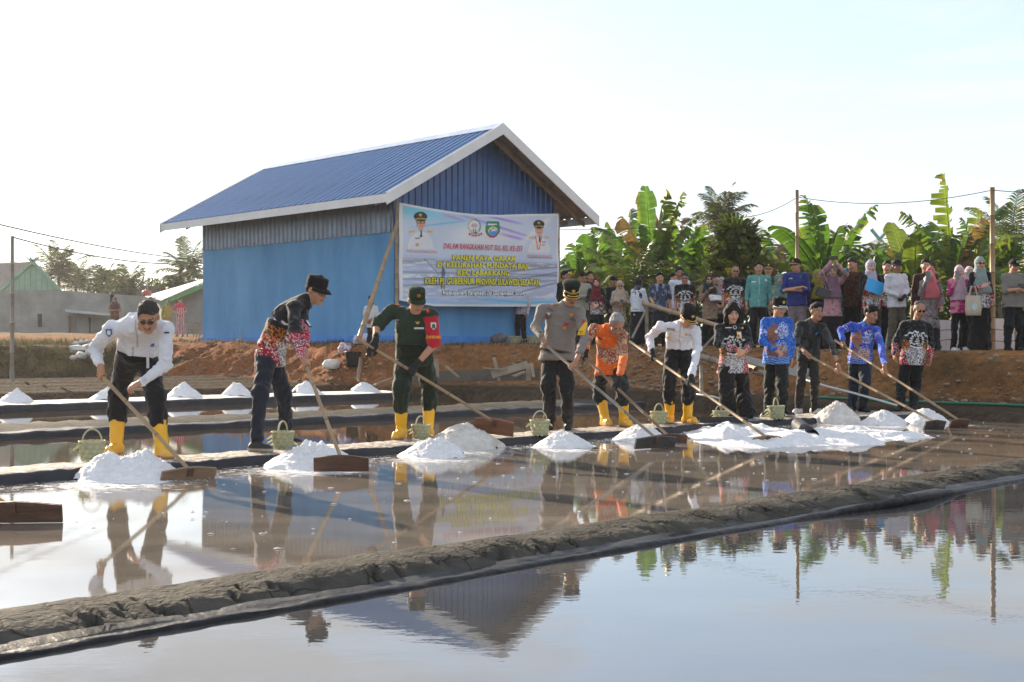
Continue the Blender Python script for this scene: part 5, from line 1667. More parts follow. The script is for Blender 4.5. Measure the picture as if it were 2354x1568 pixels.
plank('plank', W(1826, 845, 19.3), W(1862, 856, 19.0), .30, .03, 'square grey board leaning behind the dark camouflage shirt', mat=MATS['grey_board'], roll=.9)
for i, (a, b) in enumerate((((1724, 852), (1652, 832)), ((1738, 850), (1668, 828)))):
 p0, p1 = W(*a, 18.9), W(*b, 20.0)
 mb = MB(); ax = (p1 - p0).normalized()
 mb.tube([p0, p1], .05, 12, caps=False); mb.tube([p0, p1], .038, 12, caps=False)
 mb.add([], [])
 V = mb.V; 
 mb.F += [(k, (k + 1) % 12, 24 + (k + 1) % 12, 24 + k) for k in range(12)]; mb.M += [0] * 12
 tag(mb.build('bamboo_pipe', [BAM], None, True, loc=p0), 'cut bamboo pipe end, %s of the pair lying behind the woman' % ('left' if i == 0 else 'right'), 'pole')
PVC = pm('white_pvc', (.55, .58, .60), rough=.45, var=.1)
def pipe(name, pts, r, mat, label, cat):
 mb = MB(); mb.tube(pts, r, 9)
 return tag(mb.build(name, mat, None, True, loc=pts[0]), label, cat)
pipe('plastic_pipe', [W(1845, 872, 18.6), W(1900, 888, 18.3), W(1960, 903, 18.1), W(2062, 932, 17.9)], .016, PVC, 'white plastic pipe lying along the foot of the bank', 'pipe')
pipe('plastic_pipe', [W(1590, 905, 17.6), W(1640, 912, 17.4), W(1668, 920, 17.3)], .014, PVC, 'short white pipe beyond the bund behind the black cap worker', 'pipe')
hp = []
for i in range(26):
 t = i / 25; px = 1872 + t * 520
 u = 18.25 - .12 * math.sin(t * 5) ; dd = d_at_u(px, u)
 X = (px - CX) * dd / F
 hp.append(Vector((X, dd, gz(X, dd) + .035)))
pipe('garden_hose', hp, .022, pm('green_hose', (.02, .16, .09), rough=.5, var=.1), 'green hose trailing along the foot of the bank', 'hose')
tag(bamboo('bamboo_stake', W(1612, 905, 18.6), W(1611, 840, 18.8), .03, .025, [BAM_G, BAM_N]), 'brown stake standing in the water behind the black cap worker', 'post')
def stake2():
 p = W(1988, 925, 18.6)
 return tag(bamboo('bamboo_stake', (p.x, p.y, .05), (p.x, p.y, .85), .018, .016, [BAM_G, BAM_N]), 'thin stake behind the man in purple-blue batik', 'post')
stake2()
STONE = pm('bank_stone', (.17, .11, .07), rough=.95, scale=4, col2=(.30, .23, .16), bump=.5, bscale=20)
STONE_G = pm('pale_stone', (.40, .39, .36), rough=.9, scale=3, col2=(.60, .58, .54), bump=.6, bscale=14)
def stone_mesh(c, r, rng, V, Fc, sub=1):
 """rough lump: jittered icosahedron"""
 t = 1.618
 base = np.array([(-1, t, 0), (1, t, 0), (-1, -t, 0), (1, -t, 0), (0, -1, t), (0, 1, t), (0, -1, -t), (0, 1, -t), (t, 0, -1), (t, 0, 1), (-t, 0, -1), (-t, 0, 1)]) / 1.9
 fc = [(0, 11, 5), (0, 5, 1), (0, 1, 7), (0, 7, 10), (0, 10, 11), (1, 5, 9), (5, 11, 4), (11, 10, 2), (10, 7, 6), (7, 1, 8), (3, 9, 4), (3, 4, 2), (3, 2, 6), (3, 6, 8), (3, 8, 9), (4, 9, 5), (2, 4, 11), (6, 2, 10), (8, 6, 7), (9, 8, 1)]
 P = base * (1 + rng.uniform(-.25, .25, (12, 1))) * np.array([rng.uniform(.8, 1.3), rng.uniform(.8, 1.2), rng.uniform(.5, .8)]) * r
 a = rng.uniform(0, 6.28); ca, sa = math.cos(a), math.sin(a)
 P = P @ np.array([[ca, sa, 0], [-sa, ca, 0], [0, 0, 1]])
 o = len(V); V += [tuple(p + c) for p in P]; Fc += [tuple(i + o for i in f) for f in fc]
def rubble():
 rng = np.random.default_rng(71)
 V = []; Fc = []
 n = 1500
 v = np.where(rng.random(n) < .45, rng.normal(15.8, 1.3, n), rng.uniform(5.5, 29, n))
 t = np.where(rng.random(n) < .5, rng.random(n) ** 2 * .5, rng.random(n))
 u = emb_foot(v) + (emb_edge(v) - emb_foot(v)) * t
 z = ground_h(u, v)
 for i in range(n):
  r = .018 + .05 * rng.random() ** 3
  stone_mesh(np.array(UV(u[i], v[i], z[i] + r * .1)), r, rng, V, Fc)
 o = mesh('bank_rubble', V, Fc, STONE)
 tag(o, 'loose stones and clods lying on the earth bank', 'rubble', kind='stuff')
rubble()
rng = np.random.default_rng(72)
for i, (px, py, d, r) in enumerate([(180, 804, 28.6, .26), (196, 800, 29, .22), (205, 812, 28.2, .20), (188, 816, 28, .2), (176, 790, 29.4, .14), (188, 787, 29.8, .13), (200, 785, 30, .14), (210, 790, 29.6, .12), (168, 822, 27.8, .12)]):
 V = []; Fc = []
 stone_mesh(np.zeros(3), r * .72, rng, V, Fc)
 p = W(px, py, d); p.z = max(p.z, gz(p.x, p.y) + r * .2)
 o = mesh('white_boulder', V, Fc, STONE_G, loc=p)
 m = o.modifiers.new('s', 'SUBSURF'); m.levels = 1; m.render_levels = 1; m.subdivision_type = 'SIMPLE'
 tag(o, ['biggest pale boulder of the rock pile left of the red bank', 'pale boulder leaning on the right of the biggest one', 'pale boulder at the lower right of the rock pile', 'pale boulder under the biggest one', 'small pale rock at the upper left of the rock pile', 'small pale rock second along the top of the pile', 'small pale rock third along the top of the pile', 'small pale rock at the right end of the pile top', 'small pale rock lying lowest below the rock pile'][i], 'boulder', 'pale boulders at the end of the bank')
# things by the store wall -----------------------------------------------------------
def zg(px, d):
 X = (px - CX) * d / F
 return gz(X, d)
def lumpy(name, px, d, size, mat, label, cat, seed, zoff=0.0):
 rng = np.random.default_rng(seed)
 n, m = 14, 22
 th = np.linspace(0, math.pi, n); ph = np.linspace(0, 2 * math.pi, m, endpoint=False)
 T, Pp = np.meshgrid(th, ph, indexing='ij')
 x = np.sin(T) * np.cos(Pp); y = np.sin(T) * np.sin(Pp); z = np.cos(T)
 q = np.stack([x.ravel(), y.ravel(), z.ravel()], 1)
 r = 1 + .16 * wob(q, 2.6, 6, seed) + .05 * wob(q, 7, 6, seed + 1)
 V = q * r[:, None] * np.array(size)
 V[:, 2] = np.maximum(V[:, 2], -size[2] * .75)
 i = np.arange(n - 1)[:, None] * m; j = np.arange(m)[None, :]; j2 = (j + 1) % m
 Fc = np.stack([i + j, i + m + j, i + m + j2, i + j2], 2).reshape(-1, 4)
 X = (px - CX) * d / F
 return tag(mesh(name, V, Fc, mat, smooth=True, loc=(X, d, zg(px, d) + size[2] * .75 + zoff)), label, cat)
SACK = pm('white_sack', (.62, .60, .56), rough=.7, scale=6, var=.15, bump=.3, bscale=30)
lumpy('sack', 762, 27.6, (.20, .15, .12), SACK, 'slumped white sack against the blue wall', 'sack', 3)
lumpy('cloth_bundle', 792, 28.3, (.15, .12, .14), pm('striped_cloth', (.35, .20, .26), rough=.8, scale=14, col2=(.62, .60, .66), thr=(.45, .55)), 'bundle of pale and maroon cloth behind the black bucket', 'cloth', 5)
lumpy('sack', 832, 28.4, (.2, .14, .14), pm('lilac_sack', (.55, .52, .68), rough=.7, var=.1), 'lilac-white plastic bag behind the bamboo prop', 'sack', 6)
X = (812 - CX) * 27.3 / F
mb = MB(); mb.lathe([(.001, 0), (.14, 0), (.175, .30), (.185, .31), (.185, .33), (.165, .33), (.13, .03), (.001, .03)], 20)
o = mb.build('bucket', BLACK, None, True); o.location = (X, 27.3, zg(812, 27.3)); tag(o, 'black plastic bucket by the blue wall', 'bucket')
lumpy('stone_block', 1147, 30.6, (.20, .16, .16), pm('grey_block', (.13, .12, .13), rough=.9, var=.3), 'dark stone block against the shaded blue wall', 'stone', 8)
def small_basket(px, d, lab):
 global BASK
 X = (px - CX) * d / F
 root = empty('palm_basket', (X, d, zg(px, d))); tag(root, lab, 'basket', 'woven palm-leaf baskets'); root.scale = (1.35, 1.35, 1.2)
 for nm, me in BASK:
  if nm != 'handle':
   o = bpy.data.objects.new(nm, me); COL.objects.link(o); o.parent = root
small_basket(1183, 30.4, 'palm-leaf basket left of the legs under the banner')
small_basket(1226, 30.2, 'palm-leaf basket right of the legs under the banner')
for i, (px, d) in enumerate([(534, 31.5), (552, 31.2), (611, 30.2), (627, 30.0), (745, 28.1), (758, 27.9)]):
 X = (px - CX) * d / F; z = zg(px, d)
 mb = MB(); mb.tube([(X, d, z - .05), (X + .03, d, z + .42 + .05 * (i % 3))], .008, 5)
 tag(mb.build('cane_stick', BAM, None, loc=(X, d, z)), '%s cane stick from the left before the blue side wall' % ['first', 'second', 'third', 'fourth', 'fifth', 'sixth'][i], 'stick', 'cane sticks before the blue wall')
tr = empty('bamboo_trestle', W(442, 776, 40)); tag(tr, 'small bamboo trestle table left of the blue store', 'trestle')
for (x0, y0, x1, y1) in ((430, 775, 432, 738), (459, 775, 458, 740), (428, 740, 462, 742), (429, 757, 461, 758), (432, 757, 447, 740), (460, 757, 447, 740), (445, 775, 446, 741), (452, 775, 452, 750)):
 mb = MB(); mb.tube([W(x0, y0, 40), W(x1, y1, 40)], .022, 6); mb.build('bar', PLB, tr)
# ================================================================== people: implicit surfaces
def nrm(a):
 a = np.asarray(a, float); return a / (np.linalg.norm(a) + 1e-9)
class SDF:
 def __init__(s): s.p = []
 def cap(s, a, b, ra, rb, k=.02, sub=False):
  a, b = np.asarray(a, float), np.asarray(b, float)
  s.p.append(('cap', (a + b) / 2, np.linalg.norm(b - a) / 2 + max(ra, rb), k, sub, (a, b, ra, rb))); return s
 def chain(s, pts, rad, k=.015):
  for i in range(len(pts) - 1): s.cap(pts[i], pts[i + 1], rad[i], rad[i + 1], k)
  return s
 def ell(s, c, ax, r, k=.02, sub=False):
  """ax: 3x3 rows are local axes"""
  s.p.append(('ell', np.asarray(c, float), max(r), k, sub, (np.asarray(c, float), np.asarray(ax, float), np.asarray(r, float)))); return s
 def loft(s, pts, right, ts, ws, es, k=.02):
  """elliptical sections along a polyline: right vectors per point, half widths / half depths at ts (0..1)"""
  pts = np.asarray(pts, float); right = np.asarray(right, float)
  seg = np.linalg.norm(np.diff(pts, axis=0), axis=1); L = seg.sum()
  c = pts.mean(0); R = np.max(np.linalg.norm(pts - c, axis=1)) + max(max(ws), max(es))
  s.p.append(('loft', c, R, k, False, (pts, right, np.concatenate([[0], np.cumsum(seg)]) / L, np.asarray(ts), np.asarray(ws), np.asarray(es), L))); return s
 def cut(s, c, n, k=.006):
  """keep the side the normal points away from"""
  s.p.append(('cut', None, None, k, False, (np.asarray(c, float), nrm(n)))); return s
 @staticmethod
 def _d(kind, P, q):
  if kind == 'cap':
   a, b, ra, rb = q; ba = b - a; L2 = ba @ ba + 1e-12
   t = np.clip(((P - a) @ ba) / L2, 0, 1)
   return np.linalg.norm(P - a - t[:, None] * ba, axis=1) - (ra + (rb - ra) * t)
  if kind == 'ell':
   c, ax, r = q; l = (P - c) @ ax.T
   k0 = np.linalg.norm(l / r, axis=1); k1 = np.linalg.norm(l / (r * r), axis=1) + 1e-9
   return k0 * (k0 - 1) / k1
  if kind == 'loft':
   pts, right, cum, ts, ws, es, L = q
   best = None
   for i in range(len(pts) - 1):
    a, b = pts[i], pts[i + 1]; ba = b - a; L2 = ba @ ba
    tr = ((P - a) @ ba) / L2
    lo = -9 if i == 0 else 0; hi = 9 if i == len(pts) - 2 else 1
    t = np.clip(tr, 0, 1)
    T = cum[i] + (cum[i + 1] - cum[i]) * t
    u = ba / math.sqrt(L2)
    r0 = right[i] + right[i + 1]; r0 = nrm(r0 - (r0 @ u) * u); f0 = np.cross(r0, u)
    rel = P - a - t[:, None] * ba
    x = rel @ r0; y = rel @ f0; z = rel @ u
    w = np.interp(T, ts, ws); e = np.interp(T, ts, es)
    rad = np.sqrt((x / w) ** 2 + (y / e) ** 2 + 1e-12)
    d = (rad - 1) * np.minimum(w, e)
    d = np.where(np.abs(z) > 1e-6, np.sqrt(np.maximum(d, 0) ** 2 + z ** 2) + np.minimum(np.maximum(d, -np.abs(z)), 0) * 0, d)
    best = d if best is None else np.minimum(best, d)
   return best
 def eval_blocks(s, cen, half, P):
  """cen (nb,3) block centres, P (nb,m,3) points -> (nb,m)"""
  nb, m = P.shape[:2]
  val = np.full((nb, m), 1.0, dtype=P.dtype)
  for kind, c, R, k, sub, q in s.p:
   if kind == 'cut':
    d = (P.reshape(-1, 3) - q[0]) @ q[1]
    b = d.reshape(nb, m)
    h = np.clip(.5 - .5 * (b - val) / k, 0, 1)
    val = b + (val - b) * h + k * h * (1 - h)
    continue
   sel = np.linalg.norm(cen - c, axis=1) < R + half + k + .012
   if not sel.any(): continue
   d = s._d(kind, P[sel].reshape(-1, 3), q).reshape(-1, m)
   a = val[sel]
   if sub:
    d = -d
    h = np.clip(.5 - .5 * (d - a) / k, 0, 1)
    val[sel] = d + (a - d) * h + k * h * (1 - h)
   else:
    h = np.clip(.5 + .5 * (d - a) / k, 0, 1)
    val[sel] = d + (a - d) * h - k * h * (1 - h)
  return val
 def bounds(s):
  lo = np.min([c - R for kd, c, R, k, sub, q in s.p if kd != 'cut' and not sub], axis=0); hi = np.max([c + R for kd, c, R, k, sub, q in s.p if kd != 'cut' and not sub], axis=0)
  return lo - .02, hi + .02
CORN = np.array([(i, j, k) for i in (0, 1) for j in (0, 1) for k in (0, 1)])
EDG = [(a, b) for a in range(8) for b in range(a + 1, 8) if np.abs(CORN[a] - CORN[b]).sum() == 1]
def polygonize(s, h):
 B = 8
 lo, hi = s.bounds()
 nb = np.ceil((hi - lo) / (B * h)).astype(int) + 1
 I = np.stack(np.meshgrid(*[np.arange(n) for n in nb], indexing='ij'), -1).reshape(-1, 3)
 cen = lo + (I + .5) * B * h
 half = B * h * .8661
 v = s.eval_blocks(cen, half, cen[:, None, :])[:, 0]
 # coarse values saturate away from primitives: keep what could hold the surface
 keep = np.abs(v) < half * 1.12 + .014
 I = I[keep]; cen = cen[keep]
 g = np.stack(np.meshgrid(*[np.arange(B + 1)] * 3, indexing='ij'), -1).reshape(-1, 3)
 P = (lo + (I[:, None, :] * B + g[None]) * h).astype(np.float32)
 val = s.eval_blocks(cen, half, P).reshape(-1, B + 1, B + 1, B + 1)
 c8 = np.stack([val[:, i:i + B, j:j + B, k:k + B] for i, j, k in CORN], -1)      # nb,B,B,B,8
 ins = c8 < 0
 act = ins.any(-1) & ~ins.all(-1)
 bi, ci, cj, ck = np.nonzero(act)
 cv = c8[act]
 cell = I[bi] * B + np.stack([ci, cj, ck], 1)
 acc = np.zeros((len(cv), 3)); cnt = np.zeros(len(cv))
 for a, b in EDG:
  va, vb = cv[:, a], cv[:, b]
  x = (va < 0) != (vb < 0)
  t = np.where(x, va / np.where(x, va - vb, 1), 0)
  p = CORN[a] + t[:, None] * (CORN[b] - CORN[a])
  acc[x] += p[x]; cnt[x] += 1
 V = lo + (cell + acc / cnt[:, None]) * h
 dims = nb * B + 2
 cid = (cell[:, 0] * dims[1] + cell[:, 1]) * dims[2] + cell[:, 2]
 order = np.argsort(cid); cs = cid[order]
 def look(c):
  q = (c[:, 0] * dims[1] + c[:, 1]) * dims[2] + c[:, 2]
  j = np.clip(np.searchsorted(cs, q), 0, len(cs) - 1)
  return np.where(cs[j] == q, order[j], -1)
 Fs = []
 for ax in range(3):
  o1 = np.zeros(3, int); o1[(ax + 1) % 3] = -1
  o2 = np.zeros(3, int); o2[(ax + 2) % 3] = -1
  e = int((CORN @ np.array([4, 2, 1]) == np.array([4, 2, 1])[ax]).nonzero()[0][0])
  v0, v1 = cv[:, 0], cv[:, e]
  x = np.nonzero((v0 < 0) != (v1 < 0))[0]
  a = x; b = look(cell[x] + o1); c = look(cell[x] + o1 + o2); d = look(cell[x] + o2)
  ok = (b >= 0) & (c >= 0) & (d >= 0)
  q = np.stack([a, b, c, d], 1)[ok]
  fl = v0[x][ok] < 0
  q[~fl] = q[~fl][:, ::-1]
  Fs.append(q)
 return V, np.concatenate(Fs)
def vnormals(V, Fq):
 a, b, c, d = (V[Fq[:, i]] for i in range(4))
 n = np.cross(c - a, d - b)
 N = np.zeros_like(V)
 for i in range(4): np.add.at(N, Fq[:, i], n)
 return N / (np.linalg.norm(N, axis=1)[:, None] + 1e-12)

SKIN = pm('skin', (1, 1, 1), rough=.52, var=.10, scale=9, attr='Col', spec=.4)
CLOTH = pm('cotton_cloth', (1, 1, 1), rough=.85, var=.10, scale=6, attr='Col', bump=.5, bscale=22, spec=.2, sheen=.15)
CLOTH_T = pm('white_cotton', (1, 1, 1), rough=.8, var=.04, scale=6, attr='Col', bump=.7, bscale=20, spec=.2, transl=.10)
HAIRM = pm('hair', (1, 1, 1), rough=.7, var=.35, scale=60, attr='Col', bump=.4, bscale=120, spec=.2)
RUBBER = pm('boot_rubber', (1, 1, 1), rough=.30, var=.08, scale=9, attr='Col', spec=.5)
LEATHER = pm('shoe_leather', (1, 1, 1), rough=.5, var=.2, scale=20, attr='Col', spec=.4)
GLOVE = pm('knit_glove', (.012, .013, .016), rough=.85, var=.3, scale=30, bump=.3, bscale=120)
LENS = pm('dark_lens', (.012, .011, .012), rough=.12, var=.1)
METAL = pm('watch_steel', (.45, .45, .46), rough=.3, metal=.9, var=.2)
GOLD = pm('gold_braid', (.62, .40, .07), rough=.45, metal=.2, var=.3, scale=40, bump=.4, bscale=80)
FELT = {}
def felt(col, name):
 if name not in FELT: FELT[name] = pm(name, col, rough=.9, var=.15, scale=12, bump=.2, bscale=60, spec=.2)
 return FELT[name]

def person_child(name, V, Fq, mat, root, col):
 o = mesh(name, V, Fq, mat, smooth=True, col=col)
 set_parent_keep(o, root)
 return o

# ---- colour patterns; c is a dict of per-vertex coordinates
def k3(c): return np.asarray(c, float)[None, :]
def solid(col, seam=None):
 def f(c):
  o = np.tile(np.asarray(col, float), (len(c['a']), 1))
  if seam is not None:
   m = (c['part'] == 0) & (np.abs(c['a']) < .006) & (c['f'] > 0)
   o[m] = seam
  return o
 return f
def mixm(o, w, col):
 w = np.clip(w, 0, 1)[:, None]
 return o * (1 - w) + np.asarray(col, float)[None] * w
def swirl(x, y, s, seed):
 """thin scroll lines"""
 n1 = fbm(x / s + seed, y / s, 3); n2 = fbm(x / s * 1.3 + seed + 7, y / s * 1.3 + 3, 3)
 return np.abs(np.sin(6.0 * n1 * 3.1 + 2.2 * n2)), n2
def sulsel(base=(.008, .009, .012), arm_from=.30):
 """black batik: white crest and script on the chest, red and white scrolls at hem and cuffs, orange at the flanks"""
 def f(c):
  a, t, fr, part, at, ar = c['a'], c['t'], c['f'], c['part'], c['at'], c['ar']
  o = np.tile(np.asarray(base), (len(a), 1))
  H = c['H']
  tor = part == 0
  x = np.where(tor, np.where(fr > 0, a, .5 - a), ar); y = np.where(tor, t, at + 1.3)
  grey = (fbm(x * 38 + 3, y * 38, 2) > .33)
  o = mixm(o, grey * .5, (.10, .11, .13))
  # hem field
  lin, n2 = swirl(x, y, .055, 2.0)
  lower = tor & (t > H * .60)
  red = lower & (fbm(x * 11 + 5, y * 11, 3) > -.12 - .35 * (t - H * .60) / (H * .40))
  o = mixm(o, red * 1.0, (.36, .012, .03))
  o = mixm(o, (red & (fbm(x * 24, y * 24 + 9, 2) > .25)) * 1.0, (.02, .008, .01))
  wl_ = lower & (lin < .30)
  o = mixm(o, wl_ * .95, (.72, .70, .70))
  cen = lower & (np.abs(a) < .16 - .3 * (t - H * .62)) & (t > H * .63) & (fr > 0)
  l2, _ = swirl(a * np.sign(a + 1e-9), y, .04, 9.0)
  o = mixm(o, cen * .95, np.array((.70, .69, .70)))
  o = mixm(o, (cen & (l2 < .62)) * .95, (.02, .02, .025))
  # orange flourish at the flanks
  og = tor & (t > H * .46) & (t < H * .70) & (np.abs(a) > .085)
  lo_, _ = swirl(x, y, .035, 4.0)
  o = mixm(o, (og & (lo_ < .55)) * .95, (.62, .20, .015))
  # crest and script
  cx, cy = a, t - H * .44
  r = np.hypot(cx, cy)
  fm_ = tor & (fr > 0)
  ringm = fm_ & (np.abs(r - .088) < .017) & (np.sin(np.arctan2(cy, cx) * 17) > -.35) & (cy < .06)
  o = mixm(o, ringm * 1.0, (.74, .74, .74))
  core = fm_ & (np.abs(cx) < .045 * (1.15 - np.clip((.07 - cy) / .14, 0, 1))) & (np.abs(cy) < .068) & (np.sin(cy * 190 + cx * 60) > -.25)
  o = mixm(o, core * 1.0, (.70, .70, .70))
  rib = fm_ & (np.abs(cy - .102 + 2.2 * cx * cx) < .012) & (np.abs(cx) < .09)
  o = mixm(o, rib * 1.0, (.74, .74, .74))
  scr = fm_ & (np.abs(cy + .128 - 2.6 * cx * cx + .012 * np.sin(cx * 95)) < .010) & (np.abs(cx) < .165) & (np.abs(cx - .02) > .014)
  o = mixm(o, scr * 1.0, (.74, .74, .74))
  # cuffs
  arm = ~tor & (at > arm_from)
  o = mixm(o, (arm & (fbm(x * 16, y * 16, 2) > -.2)) * 1.0, (.36, .012, .03))
  o = mixm(o, (arm & (lin < .25)) * .95, (.72, .70, .70))
  return o
 return f
def blue_batik(base=(.035, .075, .42), warm=1.0, seed=0):
 def f(c):
  a, t, fr, part, at, ar = c['a'], c['t'], c['f'], c['part'], c['at'], c['ar']
  o = np.tile(np.asarray(base), (len(a), 1))
  tor = part == 0
  x = np.where(tor, np.where(fr > 0, a, .5 - a), ar + .7); y = np.where(tor, t, at + 1.3)
  o = mixm(o, (fbm(x * 9 + seed, y * 9, 3) > .1) * .55, (.02, .14, .55))
  l, _ = swirl(x, y, .09, 3.0 + seed)
  o = mixm(o, (l < .16) * .85, (.10, .42, .78))
  br = tor & (fr > 0) & (np.hypot((a + .07) / .085, (t - .19) / .11) < 1 + .9 * fbm(x * 16, y * 16, 3))
  br2 = tor & (fr > 0) & (np.hypot((a + .02) / .14, (t - .42) / .10) < 1 + .6 * fbm(x * 10 + 4, y * 10, 2))
  o = mixm(o, br * .95, np.array((.26, .10, .035)) * warm); o = mixm(o, br2 * .85, np.array((.24, .11, .06)) * warm)
  l2, _ = swirl(x, y, .028, 8.0)
  o = mixm(o, ((br | br2) & (l2 < .28)) * .8, (.06, .07, .30)); o = mixm(o, ((br | br2) & (l2 > .86)) * .7, np.array((.45, .24, .12)))
  wp = tor & (fr > 0) & (np.hypot((a - .06) / .075, (t - .16) / .12) < 1)
  o = mixm(o, (wp & (l2 < .55)) * .95, (.70, .72, .80))
  wp2 = tor & (fr > 0) & (np.hypot((a - .03) / .09, (t - .38) / .09) < 1) | ((~tor) & (np.abs(at - .17) < .05))
  o = mixm(o, (wp2 & (l2 < .4)) * .9, (.66, .68, .78))
  hem = tor & (t > c['H'] - .12)
  o = mixm(o, (hem & (np.sin(y * 190 + 2 * np.sin(x * 45)) > .35)) * .8, (.25, .45, .78))
  return o
 return f
def orange_batik():
 def f(c):
  a, t, fr, part, at, ar = c['a'], c['t'], c['f'], c['part'], c['at'], c['ar']
  org = np.array((.78, .135, .010))
  o = np.tile(org, (len(a), 1))
  tor = part == 0
  x = np.where(tor, np.where(fr > 0, a, .5 - a), ar + .7); y = np.where(tor, t, at + 1.3)
  l, _ = swirl(x, y, .08, 5.0)
  o = mixm(o, (l < .10) * .6, (.80, .50, .28))
  bib = tor & (fr > 0) & (np.abs(t - .24 - .10 * np.cos(a * 9)) < .14)
  slv = (~tor) & (at < .36)
  z = bib | slv
  o = mixm(o, z * .95, (.27, .055, .022))
  l2, n2 = swirl(x, y, .032, 1.0)
  o = mixm(o, (z & (l2 < .42)) * .95, (.68, .56, .45))
  o = mixm(o, (z & (fbm(x * 9, y * 9, 2) > .22)) * .85, (.62, .36, .16))
  return o
 return f
def camo(cols, s=16, seed=0):
 cols = [np.asarray(c, float) for c in cols]
 def f(c):
  tor = c['part'] == 0
  x = np.where(tor, np.where(c['f'] > 0, c['a'], .6 - c['a']), c['ar'] + .7); y = np.where(tor, c['t'], c['at'] + 1.3)
  o = np.tile(cols[0], (len(x), 1))
  for i, cc in enumerate(cols[1:]):
   o = mixm(o, (fbm(x * s + i * 9 + seed, y * s * .7 + i, 3) > .12) * .9, cc)
  return o
 return f
def batik(base, ink, ink2, s=.05, thr=.35, seed=0):
 def f(c):
  tor = c['part'] == 0
  x = np.where(tor, np.where(c['f'] > 0, c['a'], .6 - c['a']), c['ar'] + .7); y = np.where(tor, c['t'], c['at'] + 1.3)
  o = np.tile(np.asarray(base, float), (len(x), 1))
  l, n = swirl(x, y, s, seed)
  o = mixm(o, (l < thr) * .9, ink)
  o = mixm(o, (fbm(x * 14 + seed, y * 14, 2) > .3) * .9, ink2)
  return o
 return f
def stripes(c1, c2, w=.03, top=None):
 def f(c):
  ang = np.where(c['part'] == 0, c['a'], c['ar'])
  o = np.tile(np.asarray(c1, float), (len(ang), 1))
  o = mixm(o, (np.sin(ang / w * math.pi) > 0) * 1.0, c2)
  if top is not None:
   o = mixm(o, ((c['t'] < .16) | (c['part'] > 0)) * 1.0, top)
  return o
 return f

def head_axes(yaw, pitch, roll=0.0):
 f = np.array([math.sin(yaw) * math.cos(pitch), -math.cos(yaw) * math.cos(pitch), -math.sin(pitch)])
 r = nrm(np.cross([0, 0, 1.0], -f)) if abs(f[2]) < .98 else np.array([1.0, 0, 0])
 r = np.array([math.cos(yaw), math.sin(yaw), 0.0])
 u = nrm(np.cross(f, r)) * -1
 if u[2] < 0: u = -u
 c, s_ = math.cos(roll), math.sin(roll)
 return np.array([r * c + u * s_, f, u * c - r * s_])
def hand_prims(s, wr, kind, ax, sc, infl=0.0, gp=None, gax=None, side=1, pn=None, gr=.019):
 """kind 'grip': fingers closed round a bar through gp along gax; 'open': relaxed fingers along ax, palm normal pn"""
 wr = np.asarray(wr, float)
 if kind == 'grip':
  gp = np.asarray(gp, float); g = nrm(gax)
  rel = wr - gp; rel = rel - g * (rel @ g)
  n = nrm(rel)                         # from bar to the wrist side
  b = np.cross(g, n) * side
  r = gr + .0085
  palm = gp + n * (gr + .014)
  s.cap(wr, palm + n * .02, .024 + infl, .027 + infl, .02)
  s.cap(palm - g * .024, palm + g * .024, .021 + infl, .021 + infl, .014)
  for i in range(4):
   o = gp + g * ((i - 1.5) * .0205)
   pts = [o + (n * math.cos(a) + b * math.sin(a)) * (r + (.004 if j < 2 else 0)) for j, a in enumerate((.35, 1.25, 2.2, 3.2, 4.0))]
   s.chain(pts, [.0105 + infl, .0100 + infl, .0095 + infl, .009 + infl, .0075 + infl], .004)
  o = gp + g * (.034 * (1 if side > 0 else 1))
  pts = [palm + g * .030 - b * .008] + [o + (n * math.cos(a) - b * math.sin(a)) * (r + .002) for a in (.9, 1.8, 2.6)]
  s.chain(pts, [.014 + infl, .012 + infl, .010 + infl, .0085 + infl], .008)
  return
 d = nrm(ax); pn = np.asarray(pn, float); pn = nrm(pn - d * (pn @ d)); sd = np.cross(d, pn) * side
 palm = wr + d * .05
 s.cap(wr, palm, .024 + infl, .022 + infl, .018)
 for i in range(4):
  k = wr + d * (.078 - .004 * abs(i - 1.4)) + sd * ((i - 1.5) * .019)
  s.cap(wr + d * .03 + sd * ((i - 1.5) * .012), k, .014 + infl, .0115 + infl, .012)
  l = (.070, .078, .074, .058)[i] * sc
  cu = .35 + .12 * i
  p1 = k + nrm(d * math.cos(cu) + pn * math.sin(cu)) * l * .45
  p2 = p1 + nrm(d * math.cos(cu * 2) + pn * math.sin(cu * 2)) * l * .32
  p3 = p2 + nrm(d * math.cos(cu * 2.8) + pn * math.sin(cu * 2.8)) * l * .25
  s.chain([k, p1, p2, p3], [.0105 + infl, .0098 + infl, .009 + infl, .0075 + infl], .004)
 b = wr + d * .022 - sd * .022
 p1 = b + nrm(d * .6 - sd * .75 + pn * .35) * .038; p2 = p1 + nrm(d * .85 - sd * .25 + pn * .4) * .032; p3 = p2 + nrm(d * .9 + pn * .45) * .022
 s.chain([b, p1, p2, p3], [.015 + infl, .0125 + infl, .0105 + infl, .0085 + infl], .008)

